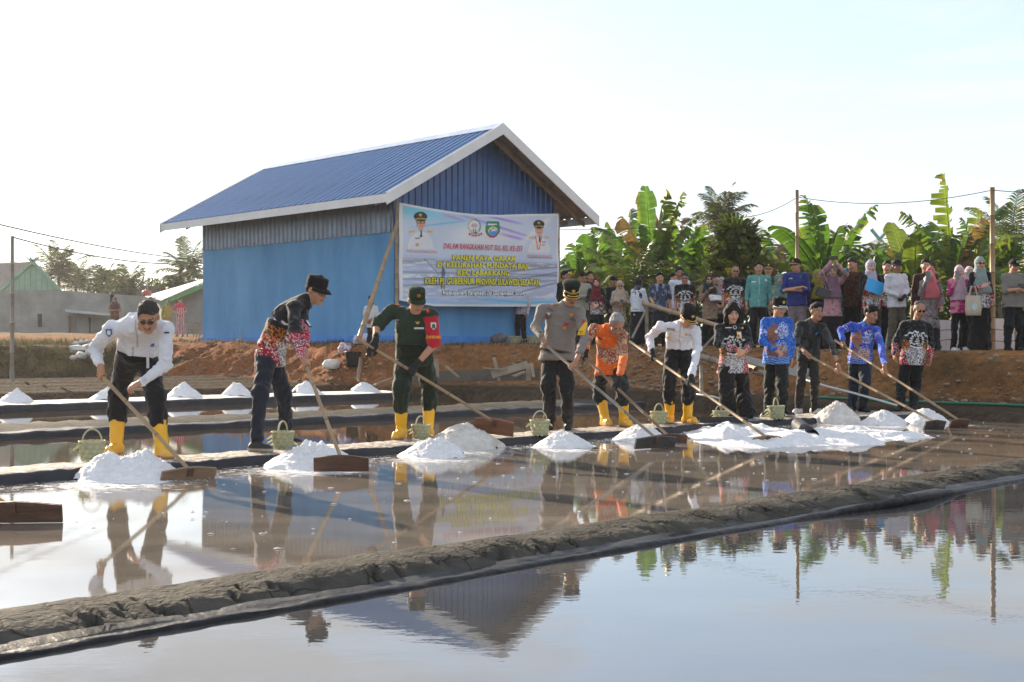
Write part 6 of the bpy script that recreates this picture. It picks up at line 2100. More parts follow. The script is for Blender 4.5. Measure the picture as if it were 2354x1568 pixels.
def build_person(J, S):
 """J: joints in metres (np arrays), S: style dictionary. Returns root."""
 hb = S.get('hb', .0085) * 1.09; hc = S.get('hc', .0105) * 1.1
 sc = S.get('scale', 1.0); bulk = S.get('bulk', 1.0)
 skin = np.asarray(S.get('skin', (.30, .155, .09))) * np.array((1.34, 1.32, 1.3))
 gz_ = S['gz']
 feet = (J['anL'] + J['anR']) / 2
 root = empty('person', (feet[0], feet[1], gz_))
 tag(root, S['label'], 'person', S.get('group'))
 Pc = (J['hpL'] + J['hpR']) / 2; N = J['neck']
 rp = nrm(J['hpR'] - J['hpL']); rc = nrm(J['shR'] - J['shL'])
 up = nrm(N - Pc); fr = nrm(np.cross((rp + rc) / 2, up))
 Ls = np.linalg.norm(N - Pc)
 A = head_axes(S.get('yaw', 0), S.get('pitch', 0), S.get('roll', 0)); hx, hf, hu = A
 C = J['head']; hs = S.get('hs', 1.0) * 1.0
 def hp(x, f, u): return C + (hx * x + hf * f + hu * u) * hs
 bend = S.get('bend', .05)
 mid = (Pc + N) / 2 - fr * bend
 spine = [Pc - up * .03, mid, N - up * .01]
 rights = [rp, (rp + rc) / 2, rc]
 b = bulk
 # ---------------------------------------------------------------- body
 s = SDF()
 s.chain([spine[0], spine[1], N - up * .10, N - up * .02], [.07 * b, .06 * b, .062 * b, .055], .03)
 for sd in 'LR':
  sh, el, wr = J['sh' + sd], J['el' + sd], J['wr' + sd]
  s.cap(N - up * .045, sh, .042, .040 * b, .03)
  ls = .80 if S.get('sleeve', 1.0) > .95 else 1.0
  s.cap(sh, el, .046 * b * (.84 if S.get('sleeve', 1.0) > .55 else 1), .038 * b * ls, .03); s.cap(el, wr, .036 * b * ls, .026, .02)
 nk = hp(0, -.022, -.075)
 s.cap(N - up * .03, nk, .060 * b ** .5, .056, .03)
 s.ell(hp(0, -.015, .032), A, np.array((.076, .096, .094)) * hs, .03)
 s.ell(hp(0, .022, -.042), A, np.array((.062 * S.get('face', 1), .070, .078)) * hs, .03)
 s.cap(hp(-.012, .068, -.098), hp(.012, .068, -.098), .019 * hs, .019 * hs, .03)
 for sg in (-1, 1):
  s.ell(hp(.041 * sg, .062, -.026), A, np.array((.026, .024, .026)) * hs, .025)
 s.cap(hp(-.034, .084, .026), hp(.034, .084, .026), .010 * hs, .010 * hs, .016)
 for sg in (-1, 1):
  s.ell(hp(.031 * sg, .104, .006), A, np.array((.019, .017, .012)) * hs, .012, True)
  s.ell(hp(.030 * sg, .080, .005), A, np.array((.014, .014, .012)) * hs, .004)
 s.chain([hp(0, .090, .012), hp(0, .103, -.018), hp(0, .112, -.034)], [.008 * hs, .010 * hs, .0135 * hs], .010)
 for sg in (-1, 1): s.ell(hp(.013 * sg, .099, -.037), A, np.array((.010, .011, .009)) * hs, .008)
 s.cap(hp(-.019, .089, -.060), hp(.019, .089, -.060), .0075 * hs, .0075 * hs, .008); s.cap(hp(-.016, .087, -.070), hp(.016, .087, -.070), .0085 * hs, .0085 * hs, .007)
 for sg in (-1, 1):
  s.ell(hp(.078 * sg, -.008, -.004), A, np.array((.011, .021, .032)) * hs, .012)
 hands = S.get('hands', {})
 for sd in 'LR':
  el, wr = J['el' + sd], J['wr' + sd]
  hk = hands.get(sd, ('open',))
  sgn = 1 if sd == 'R' else -1
  if hk[0] == 'grip': hand_prims(s, wr, 'grip', None, sc, 0, hk[1], hk[2], sgn)
  else:
   dr = hk[1] if len(hk) > 1 else nrm(wr - el)
   pn = hk[2] if len(hk) > 2 else (fr * .4 - rc * sgn * .9)
   hand_prims(s, wr, 'open', dr, sc, 0, side=sgn, pn=pn)
 V, Fq = polygonize(s, hb)
 l = (V - C) @ A.T / hs
 col = np.tile(skin, (len(V), 1))
 inh = (np.abs(l[:, 0]) < .10) & (np.abs(l[:, 1]) < .14) & (l[:, 2] > -.12) & (l[:, 2] < .14)
 ax_ = np.abs(l[:, 0]); fy, fz = l[:, 1], l[:, 2]
 e = inh & (fy > .06)
 eye = np.hypot((ax_ - .031) / .0165, (fz - .005) / .0085)
 col = mixm(col, (e & (np.hypot((ax_ - .031) / .022, (fz - .004) / .016) < 1)) * .45, skin * .55)
 col = mixm(col, (e & (eye < 1)) * .75, (.55, .50, .46))
 col = mixm(col, (e & (np.hypot((ax_ - .031) / .0085, (fz - .005) / .0085) < 1)) * 1.0, (.012, .009, .008))
 brow = e & (np.abs(fz - .029 + .25 * np.abs(ax_ - .030)) < .0055) & (ax_ > .010) & (ax_ < .052)
 col = mixm(col, brow * .85, (.02, .015, .012))
 lip = e & (np.abs(fz + .065) < .0115 - .25 * np.maximum(0, ax_ - .012)) & (ax_ < .027) & (fy > .07)
 col = mixm(col, lip * .75, S.get('lip', (.28, .085, .07)))
 col = mixm(col, (e & (np.abs(fz + .0655) < .0022) & (ax_ < .024) & (fy > .075)) * .7, skin * .25)
 col = mixm(col, (e & (np.hypot((ax_ - .007) / .005, (fz + .044) / .004) < 1)) * .6, skin * .3)
 if S.get('stache'):
  col = mixm(col, (e & (np.abs(fz + .050) < .0075) & (ax_ < .028) & (fy > .075)) * .85, (.025, .02, .018))
 if S.get('beard'):
  col = mixm(col, (inh & (fz < -.085) & (fy > .05) & (ax_ < .03)) * .6, (.05, .04, .035))
 ck = e & (np.hypot((ax_ - .045) / .022, (fz + .03) / .022) < 1)
 col = mixm(col, ck * .18, skin * np.array((1.3, .9, .85)))
 body = person_child('body', V, Fq, SKIN, root, np.clip(col, 0, 1))
 # ---------------------------------------------------------------- trousers / skirt
 legm = S.get('leg', 'trousers')
 lc = np.asarray(S.get('legcol', (.012, .013, .016)))
 boot = S.get('boot')
 t = SDF()
 wv = up * .0
 bl0 = S.get('belly', 0.0)
 t.loft([Pc - up * .045, Pc + up * .04 + fr * bl0 * .4, Pc + up * .155 * sc + fr * bl0 * .6], [rp, rp, rp], [0, .4, 1], [.166 * b, .163 * b, .158 * b], [.122 * b, .122 * b, .118 * b + bl0 * .3], .03)
 lw = S.get('legw', 1.0)
 ends = {}
 if legm == 'skirt':
  foot_mid = (J['anL'] + J['anR']) / 2; foot_mid = np.array([foot_mid[0], foot_mid[1], gz_ + .05])
  t.loft([Pc + up * .05, (Pc + foot_mid) / 2 + (Pc - foot_mid) * .05, foot_mid], [rp, rp, rp], [0, .3, .7, 1], [.165 * b, .185 * b, .19 * b, .215 * b], [.12 * b, .15 * b, .16 * b, .185 * b], .03)
 for sd in 'LR':
  h_, kn, an = J['hp' + sd], J['kn' + sd], J['an' + sd]
  inner = h_ * .72 + Pc * .28
  if boot == 'gum':
   bt = an + nrm(kn - an) * .235
   end = an + nrm(kn - an) * .225
   ends[sd] = bt
   if legm != 'skirt':
    t.cap(inner, kn, .098 * b * lw, .076 * b * lw, .03); t.cap(kn, end + nrm(kn - an) * .05, .078 * b * lw, .080 * lw, .03)
    t.cap(end + nrm(kn - an) * .06, end + nrm(kn - an) * .0, .083, .070, .02)
  elif legm != 'skirt':
   aw = S.get('ankle', .056)
   e_ = an - np.array([0, 0, .045 if boot != 'high' else -.03])
   t.cap(inner, kn, .098 * b * lw, .072 * b * lw, .03); t.cap(kn, e_, .072 * b * lw, aw * lw, .03)
 V, Fq = polygonize(t, hc * (1.3 if legm == 'skirt' else 1.15))
 Nn = vnormals(V, Fq)
 fold = .006 * wob(V * np.array([1, 1, .45]), 26, 5, 1) + .006 * (1 - np.abs(wob(V * np.array([1, 1, 1.8]), 15, 4, 2)) * 1.6)
 low = sstep(.9, .25, V[:, 2] - gz_)
 V = V + Nn * (fold * (.6 + .7 * low))[:, None]
 V[:, 2] = np.maximum(V[:, 2], gz_ + .015)
 cc = {'a': (V - Pc) @ rp, 't': -((V - Pc) @ up), 'f': (V - Pc) @ fr, 'part': np.zeros(len(V)), 'at': np.zeros(len(V)), 'ar': np.zeros(len(V)), 'H': .8}
 lcol = S['legpat'](cc) if 'legpat' in S else np.tile(lc, (len(V), 1))
 if S.get('dusty'):
  lcol = mixm(lcol, sstep(.35, .05, V[:, 2] - gz_) * .35 * (.6 + .6 * wob(V, 30, 4, 3)), (.20, .16, .12))
 if S.get('hem', .12) > 0:
  hm = S.get('hem', .12) * sc
  hid = ((V - Pc) @ np.array([0, 0, 1.0])) > -hm * .62 + .035 + .5 * S.get('hangf', .0)
  Fq = Fq[~hid[Fq].all(1)]
 person_child('skirt' if legm == 'skirt' else 'trousers', V, Fq, CLOTH, root, np.clip(lcol, 0, 1))
 # ---------------------------------------------------------------- shoes
 for sd in 'LR':
  an = J['an' + sd]; kn = J['kn' + sd]
  ty = S.get('toe' + sd, S.get('toe', 0.0))
  td = np.array([math.sin(ty), -math.cos(ty), 0.0])
  q = SDF(); g0 = gz_
  gan = np.array([an[0], an[1], g0])
  if boot == 'gum':
   bt = ends[sd]
   q.cap(gan + np.array([0, 0, .085]), bt, .054, .066, .03)
   q.cap(gan + np.array([0, 0, .046]) - td * .045, gan + np.array([0, 0, .045]) + td * .125, .046, .046, .04)
   q.cap(gan + np.array([0, 0, .02]) - td * .05, gan + np.array([0, 0, .018]) + td * .14, .042, .044, .012)
   q.cut(bt, nrm(bt - gan), .008); q.cut(gan, (0, 0, -1.0), .004)
   V, Fq = polygonize(q, max(hb, .008))
   Nn = vnormals(V, Fq); V = V + Nn * (.003 * wob(V * np.array([1, 1, 2.2]), 24, 4, 4) * sstep(.30, .12, V[:, 2] - g0))[:, None]
   z = V[:, 2] - g0
   bc_ = mixm(np.tile(np.array((.78, .42, .008)), (len(V), 1)), sstep(.03, .022, z), (.50, .17, .03))
   bc_ = mixm(bc_, sstep(.10, .03, z) * .3 * (.5 + .6 * wob(V, 40, 4, 5)), (.45, .34, .22))
   person_child('boot', V, Fq, RUBBER, root, np.clip(bc_, 0, 1))
  else:
   sc_ = np.asarray(S.get('shoecol', (.012, .012, .013))); sole = S.get('sole')
   q.cap(gan + np.array([0, 0, .040]) - td * .045, gan + np.array([0, 0, .034]) + td * .12, .040, .034, .03)
   q.cap(gan + np.array([0, 0, .016]) - td * .05, gan + np.array([0, 0, .014]) + td * .135, .038, .040, .012)
   if boot == 'high': q.cap(gan + np.array([0, 0, .05]), an + (kn - an) * .18, .050, .052, .03)
   else: q.cap(gan + np.array([0, 0, .05]), gan + np.array([0, 0, .075]), .042, .040, .02)
   q.cut(gan, (0, 0, -1.0), .004)
   V, Fq = polygonize(q, max(hb * 1.15, .0105))
   z = V[:, 2] - g0
   bc_ = np.tile(sc_, (len(V), 1))
   if S.get('lace'): bc_ = mixm(bc_, (((V - gan) @ td) > .0) * (z > .045) * (np.sin(((V - gan) @ td) * 260) > .2), (.6, .6, .6))
   if sole is not None: bc_ = mixm(bc_, sstep(.034, .024, z), sole)
   person_child('boot' if boot == 'high' else 'shoe', V, Fq, LEATHER, root, np.clip(bc_, 0, 1))
 # ---------------------------------------------------------------- shirt
 t = SDF()
 hem = S.get('hem', .12) * sc             # below the hip joint; negative = tucked in
 tuck = hem <= 0
 if tuck: hem = -.125 * sc
 legdir = nrm((J['knL'] + J['knR']) / 2 - Pc) if hem > .05 else -up
 hang = nrm(np.array([0, 0, -1.0]) * .65 + legdir * .35) if hem > .05 else -up
 bl = S.get('belly', 0.0)
 lowp = Pc + hang * hem + fr * S.get('hangf', .01)
 pts = [N - up * .0, mid + fr * bl * .5, Pc + up * .03 + fr * bl, lowp] if hem > 0 else [N - up * .0, mid + fr * bl * .6, lowp + fr * bl * .6]
 rts = [rc, (rc + rp) / 2, rp, rp][:len(pts)]
 q_ = .016 + S.get('loose', 0.0)
 fl = S.get('flare', 0.0)
 if hem > 0:
  t.loft(pts, rts, [0, .1, .28, .55, .75, 1], [.085, .118 * b, .158 * b + q_ * .7, .142 * b + q_ * 1.1, .152 * b + q_ * 1.1, .158 * b + q_ * 1.2 + fl],
               [.066, .090 * b + q_, .112 * b + q_, .10 * b + bl * .5 + q_ * 1.3, .112 * b + bl * .4 + q_ * 1.3, .118 * b + q_ * 1.3 + fl * .8], .03)
 else:
  t.loft(pts, rts, [0, .12, .36, .75, 1], [.085, .118 * b, .160 * b + q_ * .8, .150 * b + q_ * 1.4, .142 * b + q_ * 1.0],
               [.066, .090 * b + q_, .112 * b + q_, .110 * b + bl * .5 + q_ * 1.2, .104 * b + bl * .45 + q_ * .9], .03)
 slv = S.get('sleeve', 1.0)
 arms = {}
 for sd in 'LR':
  sh, el, wr = J['sh' + sd], J['el' + sd], J['wr' + sd]
  t.cap(N - up * .035, sh, .058 * b, .060 * b, .045)
  aw = S.get('armw', .93)
  if slv < .6:
   e2 = sh + (el - sh) * slv / .55
   t.cap(sh, e2, .060 * b, .058 * b * aw, .03)
   if slv > .3: pass
  else:
   t.cap(sh, el, .060 * b, .050 * b * aw, .03)
   e2 = el + (wr - el) * min(1.0, (slv - .6) / .4) * .97
   t.cap(el, e2, .050 * b * aw, .041 * b * aw * S.get('cuff', 1.0), .02)
 t.cap(N + up * .012, N - up * .02, .062, .075, .02)
 if S.get('collar', 1):
  for sg in (-1, 1):
   t.cap(N + up * .018 + fr * .055 + rc * .012 * sg, N + up * .022 - fr * .02 + rc * .058 * sg, .012, .013, .01)
   t.cap(N + up * .018 + fr * .055 + rc * .012 * sg, N - up * .035 + fr * .085 + rc * .05 * sg, .010, .007, .008)
  # open V at the throat
  t.cap(N + fr * .09 + up * .03, N + fr * .105 - up * .035, .026, .008, .008, True)
 t.cut(lowp, hang if hem > 0 else -up, .006)
 V, Fq = polygonize(t, hc)
 # which part each vertex belongs to
 da = []
 for sd in 'LR':
  sh, el, wr = J['sh' + sd], J['el' + sd], J['wr' + sd]
  da.append(np.minimum(SDF._d('cap', V, (sh, el, .06, .05)), SDF._d('cap', V, (el, wr, .05, .04))))
 dt = SDF._d(*[(p[0], V, p[5]) for p in t.p if p[0] == 'loft'][0])
 part = np.where(np.minimum(da[0], da[1]) < dt - .012, np.where(da[0] < da[1], 1, 2), 0)
 at = np.zeros(len(V)); ar = np.zeros(len(V))
 for i, sd in enumerate('LR'):
  sh, el, wr = J['sh' + sd], J['el' + sd], J['wr' + sd]
  L1 = np.linalg.norm(el - sh); L2 = np.linalg.norm(wr - el)
  t1 = np.clip(((V - sh) @ (el - sh)) / L1 ** 2, 0, 1); t2 = np.clip(((V - el) @ (wr - el)) / L2 ** 2, 0, 1)
  m = part == i + 1
  at = np.where(m, np.where(t2 > 0, L1 + t2 * L2, t1 * L1), at)
  ar = np.where(m, (V - sh) @ nrm(np.cross(el - sh, fr) + 1e-6) , ar)
 tt = np.clip(-((V - N) @ up), 0, 1) if hem <= 0 else None
 # arc length down the torso polyline
 P_ = [np.asarray(p) for p in pts]; acc = 0; best = np.full(len(V), 9.0); tt = np.zeros(len(V)); aa = np.zeros(len(V)); ff = np.zeros(len(V))
 for i in range(len(P_) - 1):
  bb = P_[i + 1] - P_[i]; L = np.linalg.norm(bb)
  q = np.clip(((V - P_[i]) @ bb) / L ** 2, 0, 1); rel = V - P_[i] - q[:, None] * bb; dd = np.linalg.norm(rel, axis=1)
  m = dd < best
  rr = nrm((rts[i] + rts[i + 1]) / 2); f_ = np.cross(rr, -nrm(bb))
  best = np.where(m, dd, best); tt = np.where(m, acc + q * L, tt); aa = np.where(m, rel @ rr, aa); ff = np.where(m, rel @ f_, ff); acc += L
 cc = {'a': aa, 't': tt, 'f': ff, 'part': part, 'at': at, 'ar': ar, 'H': acc}
 Nn = vnormals(V, Fq)
 am = S.get('fold', 1.0)
 el_near = np.exp(-(np.minimum(np.linalg.norm(V - J['elL'], axis=1), np.linalg.norm(V - J['elR'], axis=1)) / .10) ** 2)
 fo = .0030 * wob(V * np.array([1.0, 1.0, .5]), 34, 5, 2) + .0042 * (1 - 2.0 * np.abs(wob(V * np.array([1, 1, .6]) + 3.0, 21, 4, 3))) + el_near * .005 * np.sin(at * 105 + 3 * wob(V, 9, 3, 1))
 waist = np.exp(-((tt - acc * .72) / .12) ** 2) * .004 * wob(V * np.array([.6, .6, 2.2]), 26, 4, 4)
 V = V + Nn * np.clip(am * (fo + waist), -.0045, .02)[:, None]
 scol = S['shirt'](cc)
 for fn in S.get('paint', []):
  scol = fn(scol, cc, V)
 shirt = person_child(S.get('shirtname', 'shirt'), V, Fq, CLOTH_T if S.get('whiteshirt') else CLOTH, root, np.clip(scol, 0, 1))
 surf = (V, vnormals(V, Fq))
 # ---------------------------------------------------------------- gloves, hair, headwear
 if S.get('gloves'):
  for sd in S['gloves']:
   q = SDF(); wr, el = J['wr' + sd], J['el' + sd]
   hk = hands.get(sd, ('open',)); sgn = 1 if sd == 'R' else -1
   q.cap(wr, wr + nrm(el - wr) * .045, .032, .034, .02)
   if hk[0] == 'grip': hand_prims(q, wr, 'grip', None, sc, .0028, hk[1], hk[2], sgn)
   else: hand_prims(q, wr, 'open', hk[1] if len(hk) > 1 else nrm(wr - el), sc, .0028, side=sgn, pn=hk[2] if len(hk) > 2 else (fr * .4 - rc * sgn * .9))
   V2, F2 = polygonize(q, hb)
   o = mesh('glove', V2, F2, GLOVE, smooth=True); set_parent_keep(o, root)
 hr = S.get('hair', 'short')
 hcol = np.asarray(S.get('haircol', (.010, .009, .009)))
 if hr in ('short', 'thin', 'long', 'bun', 'crop'):
  q = SDF(); e_ = .007 if hr != 'thin' else .003
  q.ell(hp(0, -.018, .034), A, (np.array((.077, .097, .096)) + e_) * hs, .02)
  if hr == 'short': q.ell(hp(0, .02, .098), A, np.array((.058, .062, .036)) * hs, .03)
  if hr == 'long':
   q.p.clear()
   q.ell(hp(0, -.012, .036), A, np.array((.093, .112, .106)) * hs, .02)
   for sg in (-1, 1):
    q.cap(hp(.068 * sg, .018, .02), hp(.074 * sg, .012, -.11), .040 * hs, .034 * hs, .03)
    q.cap(hp(.060 * sg, -.05, .0), hp(.055 * sg, -.05, -.13), .05 * hs, .04 * hs, .03)
   q.ell(hp(.012, .115, -.03), A, np.array((.062, .085, .092)) * hs, .010, True)
  else:
   pl = {'short': (.074, .072), 'thin': (.03, .085), 'bun': (.080, .070), 'crop': (.058, .085)}[hr]
   q.cut(hp(0, pl[0], pl[1]), hf * .74 - hu * .67, .008)
   q.ell(hp(0, .105, .0), A, np.array((.062, .075, .072)) * hs, .01, True)
   for sg in (-1, 1): q.ell(hp(.085 * sg, .006, -.006), A, np.array((.03, .034, .040)) * hs, .008, True)
  if hr == 'bun': q.chain([hp(0, -.10, .03), hp(.02, -.14, -.02), hp(.03, -.14, -.14)], [.035, .03, .015], .02)
  V2, F2 = polygonize(q, hb)
  Nn = vnormals(V2, F2); V2 = V2 + Nn * (.0045 * wob(V2 * np.array([1, 1, .6]), 80, 5, 2) + .004 * wob(V2, 36, 4, 1))[:, None]
  hc2 = np.tile(hcol, (len(V2), 1))
  if S.get('greyside'): 
   lz = (V2 - C) @ hu; hc2 = mixm(hc2, sstep(.06, .0, lz) * .8, S['greyside'])
  person_child('hair', V2, F2, HAIRM, root, hc2)
 if hr == 'hijab':
  hcl = np.asarray(S['hijab'])
  q = SDF()
  q.ell(hp(0, -.014, .020), A, np.array((.094, .114, .122)) * hs, .03)
  q.cap(hp(-.03, .012, -.115), hp(.03, .012, -.115), .050 * hs, .050 * hs, .04)
  dl = S.get('drape', .30)
  q.loft([hp(0, -.01, -.07), N - up * .03 + fr * .01, N - up * dl + fr * .035], [hx, rc, rc], [0, .3, .6, 1], [.085, .12, .175 * b, .19 * b], [.085, .105, .128 * b, .138 * b], .03)
  q.cut(N - up * dl * .8 + fr * .1, -up * .8 + fr * -.5 * 0 , .01)
  q.ell(hp(0, .125, -.008), A, np.array((.060, .092, .086)) * hs, .010, True)
  V2, F2 = polygonize(q, hc * .9)
  Nn = vnormals(V2, F2)
  dn = sstep(.02, -.2, (V2 - C) @ up)
  V2 = V2 + Nn * ((.004 + .006 * dn) * wob(V2 * np.array([1, 1, .4]), 26, 5, 3) + .004 * np.sin(((V2 - C) @ hu) * 120 + 9 * ((V2 - C) @ hx)) * (1 - dn))[:, None]
  hcv = np.tile(hcl, (len(V2), 1))
  if 'hijab2' in S: hcv = mixm(hcv, (fbm(V2[:, 0] * 22, V2[:, 2] * 22, 3) > .1) * sstep(.0, -.15, (V2 - C) @ up), S['hijab2'])
  person_child('headscarf', V2, F2, CLOTH, root, hcv)
 cp = S.get('cap')
 if cp: build_cap(cp, C, A, hs, root)
 if S.get('glasses'): build_glasses(S['glasses'], hp, A, hs, root)
 return root, surf, dict(N=N, Pc=Pc, up=up, fr=fr, rc=rc, rp=rp, hp=hp, A=A, C=C)

def build_cap(kind, C, A, hs, root):
 M4 = Matrix(((A[0][0], A[1][0], A[2][0], C[0]), (A[0][1], A[1][1], A[2][1], C[1]), (A[0][2], A[1][2], A[2][2], C[2]), (0, 0, 0, 1))) @ Matrix.Scale(hs, 4)
 style, colr, trim = kind
 m = felt(colr, 'felt_%s_%d%d%d' % (style, *[int(c * 999) for c in colr]))
 mb = MB()
 cy = -.014
 T = M4 @ Matrix.Translation((0, cy, 0))
 if style == 'patrol':
  prof = [(.098, .035), (.099, .06), (.098, .085), (.096, .118), (.090, .126), (.04, .132), (.001, .133)]
  mb.lathe(prof, 28, M4=T, sx=.87, sy=1.08)
 elif style == 'kepi':
  prof = [(.099, .03), (.100, .06), (.103, .09), (.104, .118), (.098, .128), (.05, .124), (.001, .122)]
  mb.lathe(prof, 28, M4=T @ Matrix.Rotation(.10, 4, 'X'), sx=.87, sy=1.08)
 elif style == 'peaked':
  prof = [(.097, .03), (.098, .062), (.100, .07), (.112, .105), (.116, .125), (.106, .142), (.06, .150), (.001, .152)]
  mb.lathe(prof, 30, M4=T @ Matrix.Rotation(.12, 4, 'X'), sx=.88, sy=1.08)
 elif style == 'songkok':
  mb.lathe([(.097, .02), (.098, .06), (.095, .115), (.085, .122), (.001, .124)], 26, M4=T, sx=.84, sy=1.08)
 else:
  a = np.linspace(0, math.pi / 2, 9)
  prof = [(.099, .028)] + [(.099 * math.cos(x), .045 + .085 * math.sin(x)) for x in a]
  mb.lathe(prof, 28, M4=T, sx=.87, sy=1.06)
 cap = mb.build('cap', m, root, True)
 if style == 'songkok': return
 # visor
 V = []; Fc = []; n = 18
 ext, drop = {'patrol': (.075, .024), 'kepi': (.055, .026), 'peaked': (.058, .034), 'ball': (.075, .016)}[style]
 for top in (0, 1):
  for i in range(n + 1):
   an = math.pi * (.08 + .84 * i / n)
   x0, y0 = .099 * .87 * math.cos(an), .099 * 1.08 * math.sin(an) + cy
   e = ext * math.sin(math.pi * i / n) ** .6
   for j, f_ in enumerate((0, .5, 1)):
    V.append(tuple(M4 @ Vector((x0 * (1 + .06 * f_), y0 + e * f_, .040 - drop * f_ * f_ * 1.1 - .010 * f_ * abs(math.cos(an)) + top * .004 - (.006 if f_ == 0 else 0)))))
 w = 3; o2 = (n + 1) * w
 for i in range(n):
  for j in range(2):
   a_ = i * w + j
   Fc.append((a_, a_ + 1, a_ + w + 1, a_ + w)); Fc.append((o2 + a_, o2 + a_ + w, o2 + a_ + w + 1, o2 + a_ + 1))
  a_ = i * w + 2; Fc.append((a_, o2 + a_, o2 + a_ + w, a_ + w))
 vm = m
 mb = MB(); mb.add(V, Fc)
 mb.build('visor', vm, root, True)
 if trim:
  tm = {'gold': GOLD, 'white': felt((.7, .7, .7), 'white_braid'), 'silver': METAL}[trim]
  # braid along the rim of the visor and a badge above it
  P = []; P2 = []
  for i in range(n + 1):
   an = math.pi * (.10 + .80 * i / n); e = ext * math.sin(math.pi * i / n) ** .6
   x0, y0 = .099 * .87 * math.cos(an), .099 * 1.08 * math.sin(an) + cy
   P.append(M4 @ Vector((x0 * 1.05, y0 + e * .93, .046 - drop * .95 - .009 * abs(math.cos(an)))))
   P2.append(M4 @ Vector((x0 * 1.03, y0 + e * .62, .048 - drop * .42 - .006 * abs(math.cos(an)))))
  mb = MB(); mb.tube(P, .0055 * hs, 6); mb.tube(P2[4:-4], .006 * hs, 6); mb.build('visor_braid', tm, root, True)
  if style in ('peaked', 'kepi'):
   mb = MB(); P = []
   for i in range(15):
    an = math.pi * (.12 + .76 * i / 14)
    P.append(M4 @ Vector((.104 * .87 * math.cos(an), .104 * 1.08 * math.sin(an) + cy, .058)))
   if style == 'peaked' or trim == 'gold':
    mb.tube(P, .0065 * hs, 6); mb.build('cap_band', GOLD, root, True)
  mb = MB(); c = M4 @ Vector((0, .113 + cy, .088))
  R = Matrix((A[0], A[1], A[2])).transposed()
  mb.prism([c + Vector(A[0]) * x * hs + Vector(A[2]) * z * hs for x, z in ((-.006, -.02), (.006, -.02), (.018, -.004), (.022, .012), (.008, .008), (0, .022), (-.008, .008), (-.022, .012), (-.018, -.004))], Vector(A[1]) * .006)
  mb.build('cap_badge', GOLD, root)
 if style == 'patrol' and trim is None and colr[1] > colr[0] * 1.15:
  mb = MB(); c = M4 @ Vector((0, .105 + cy, .085))
  for k in (-1, 0, 1): mb.box(c + Vector(A[0]) * k * .012 * hs, (.006, .006, .03), Matrix((A[0], A[1], A[2])).transposed())
  mb.build('rank_bars', pm('orange_braid', (.75, .32, .03), rough=.6, var=.1), root)
def build_glasses(kind, hp, A, hs, root):
 mb = MB(); fm = MB()
 for sg in (-1, 1):
  ring = [hp(.031 * sg + 0.022 * math.cos(a) * (1 + .1 * sg * math.sin(a) * 0), .101 - .012 * abs(math.cos(a)) * (1 if math.cos(a) * sg > 0 else 0), .004 + .014 * math.sin(a) * (1 if math.sin(a) > 0 else 1.15)) for a in np.linspace(0, 2 * math.pi, 14, endpoint=False)]
  cen = hp(.031 * sg, .104, .003)
  o = len(mb.V)
  mb.add([cen] + ring, [(0, 1 + k, 1 + (k + 1) % 14) for k in range(14)])
  fm.tube(ring + [ring[0]], .0022 * hs, 5, caps=False)
  fm.tube([hp(.056 * sg, .090, .008), hp(.079 * sg, .01, .012)], .0024 * hs, 5)
 fm.tube([hp(-.008, .104, .006), hp(.008, .104, .006)], .0025 * hs, 5)
 g = fm.build('spectacles', LENS if kind == 'dark' else METAL, root, True)
 if kind == 'dark': mb.build('lens', LENS, root, True)

# ---- things pinned on the cloth: anchor by where they show
def anchor(surf, px, py):
 V, N = surf
 d = V[:, 1]
 sx = CX + V[:, 0] / d * F; sy = HY + (CZ - V[:, 2]) / d * F
 r = np.hypot(sx - px, sy - py)
 face = N[:, 1] < .15
 r = np.where(face, r, 1e6) + (d - d.min()) * 2.0
 i = int(np.argmin(r))
 j = np.argsort(np.linalg.norm(V - V[i], axis=1))[:40]
 n = nrm(N[j].mean(0))
 return V[i], n
def pin(surf, root, px, py, w, h, mat, name, text=None, tmat=None, th=.004, shape=None, roll=0.0, out=.003):
 p, n = anchor(surf, px, py)
 r = nrm(np.cross([0, 0, 1.0], n)) if abs(n[2]) < .97 else np.array([1.0, 0, 0])
 r = -r if r[0] < 0 else r
 u = nrm(np.cross(n, r)); u = -u if u[2] < 0 else u
 c, s_ = math.cos(roll), math.sin(roll)
 r, u = r * c + u * s_, u * c - r * s_
 if shape == 'round': pts = [(math.cos(a) * w / 2, math.sin(a) * h / 2) for a in np.linspace(0, 6.283, 14, endpoint=False)]
 elif shape == 'shield': pts = [(-w / 2, h / 2), (w / 2, h / 2), (w / 2, -h * .1), (0, -h / 2), (-w / 2, -h * .1)]
 elif shape == 'wing': pts = [(-w / 2, h * .4), (-w * .1, h * .1), (0, h / 2), (w * .1, h * .1), (w / 2, h * .4), (w * .25, -h * .3), (0, -h / 2), (-w * .25, -h * .3)]
 elif shape == 'tri': pts = [(w / 2, h / 2), (w / 2, -h / 2), (-w / 2, -h / 2), (-w / 2, -h * .15), (w * .15, h / 2)]
 else: pts = [(-w / 2, -h / 2), (w / 2, -h / 2), (w / 2, h / 2), (-w / 2, h / 2)]
 if mat is not None:
  mb = MB(); P = [p + n * out + r * x + u * y for x, y in pts]
  a_ = Vector(P[1] - P[0]).cross(Vector(P[2] - P[0]))
  if a_.dot(Vector(n)) < 0: P = P[::-1]
  mb.prism(P[::-1], Vector(n) * th)
  base = mb.build(name, mat, root)
 if text:
  def mp(X, Y): return p + n * (out + th + .003) + r * X[:, None] + u * Y[:, None]
  text_on('lettering', text, mp, -w * .44, w * .44, -h * .3, h * .3, tmat, root, 0, .02)
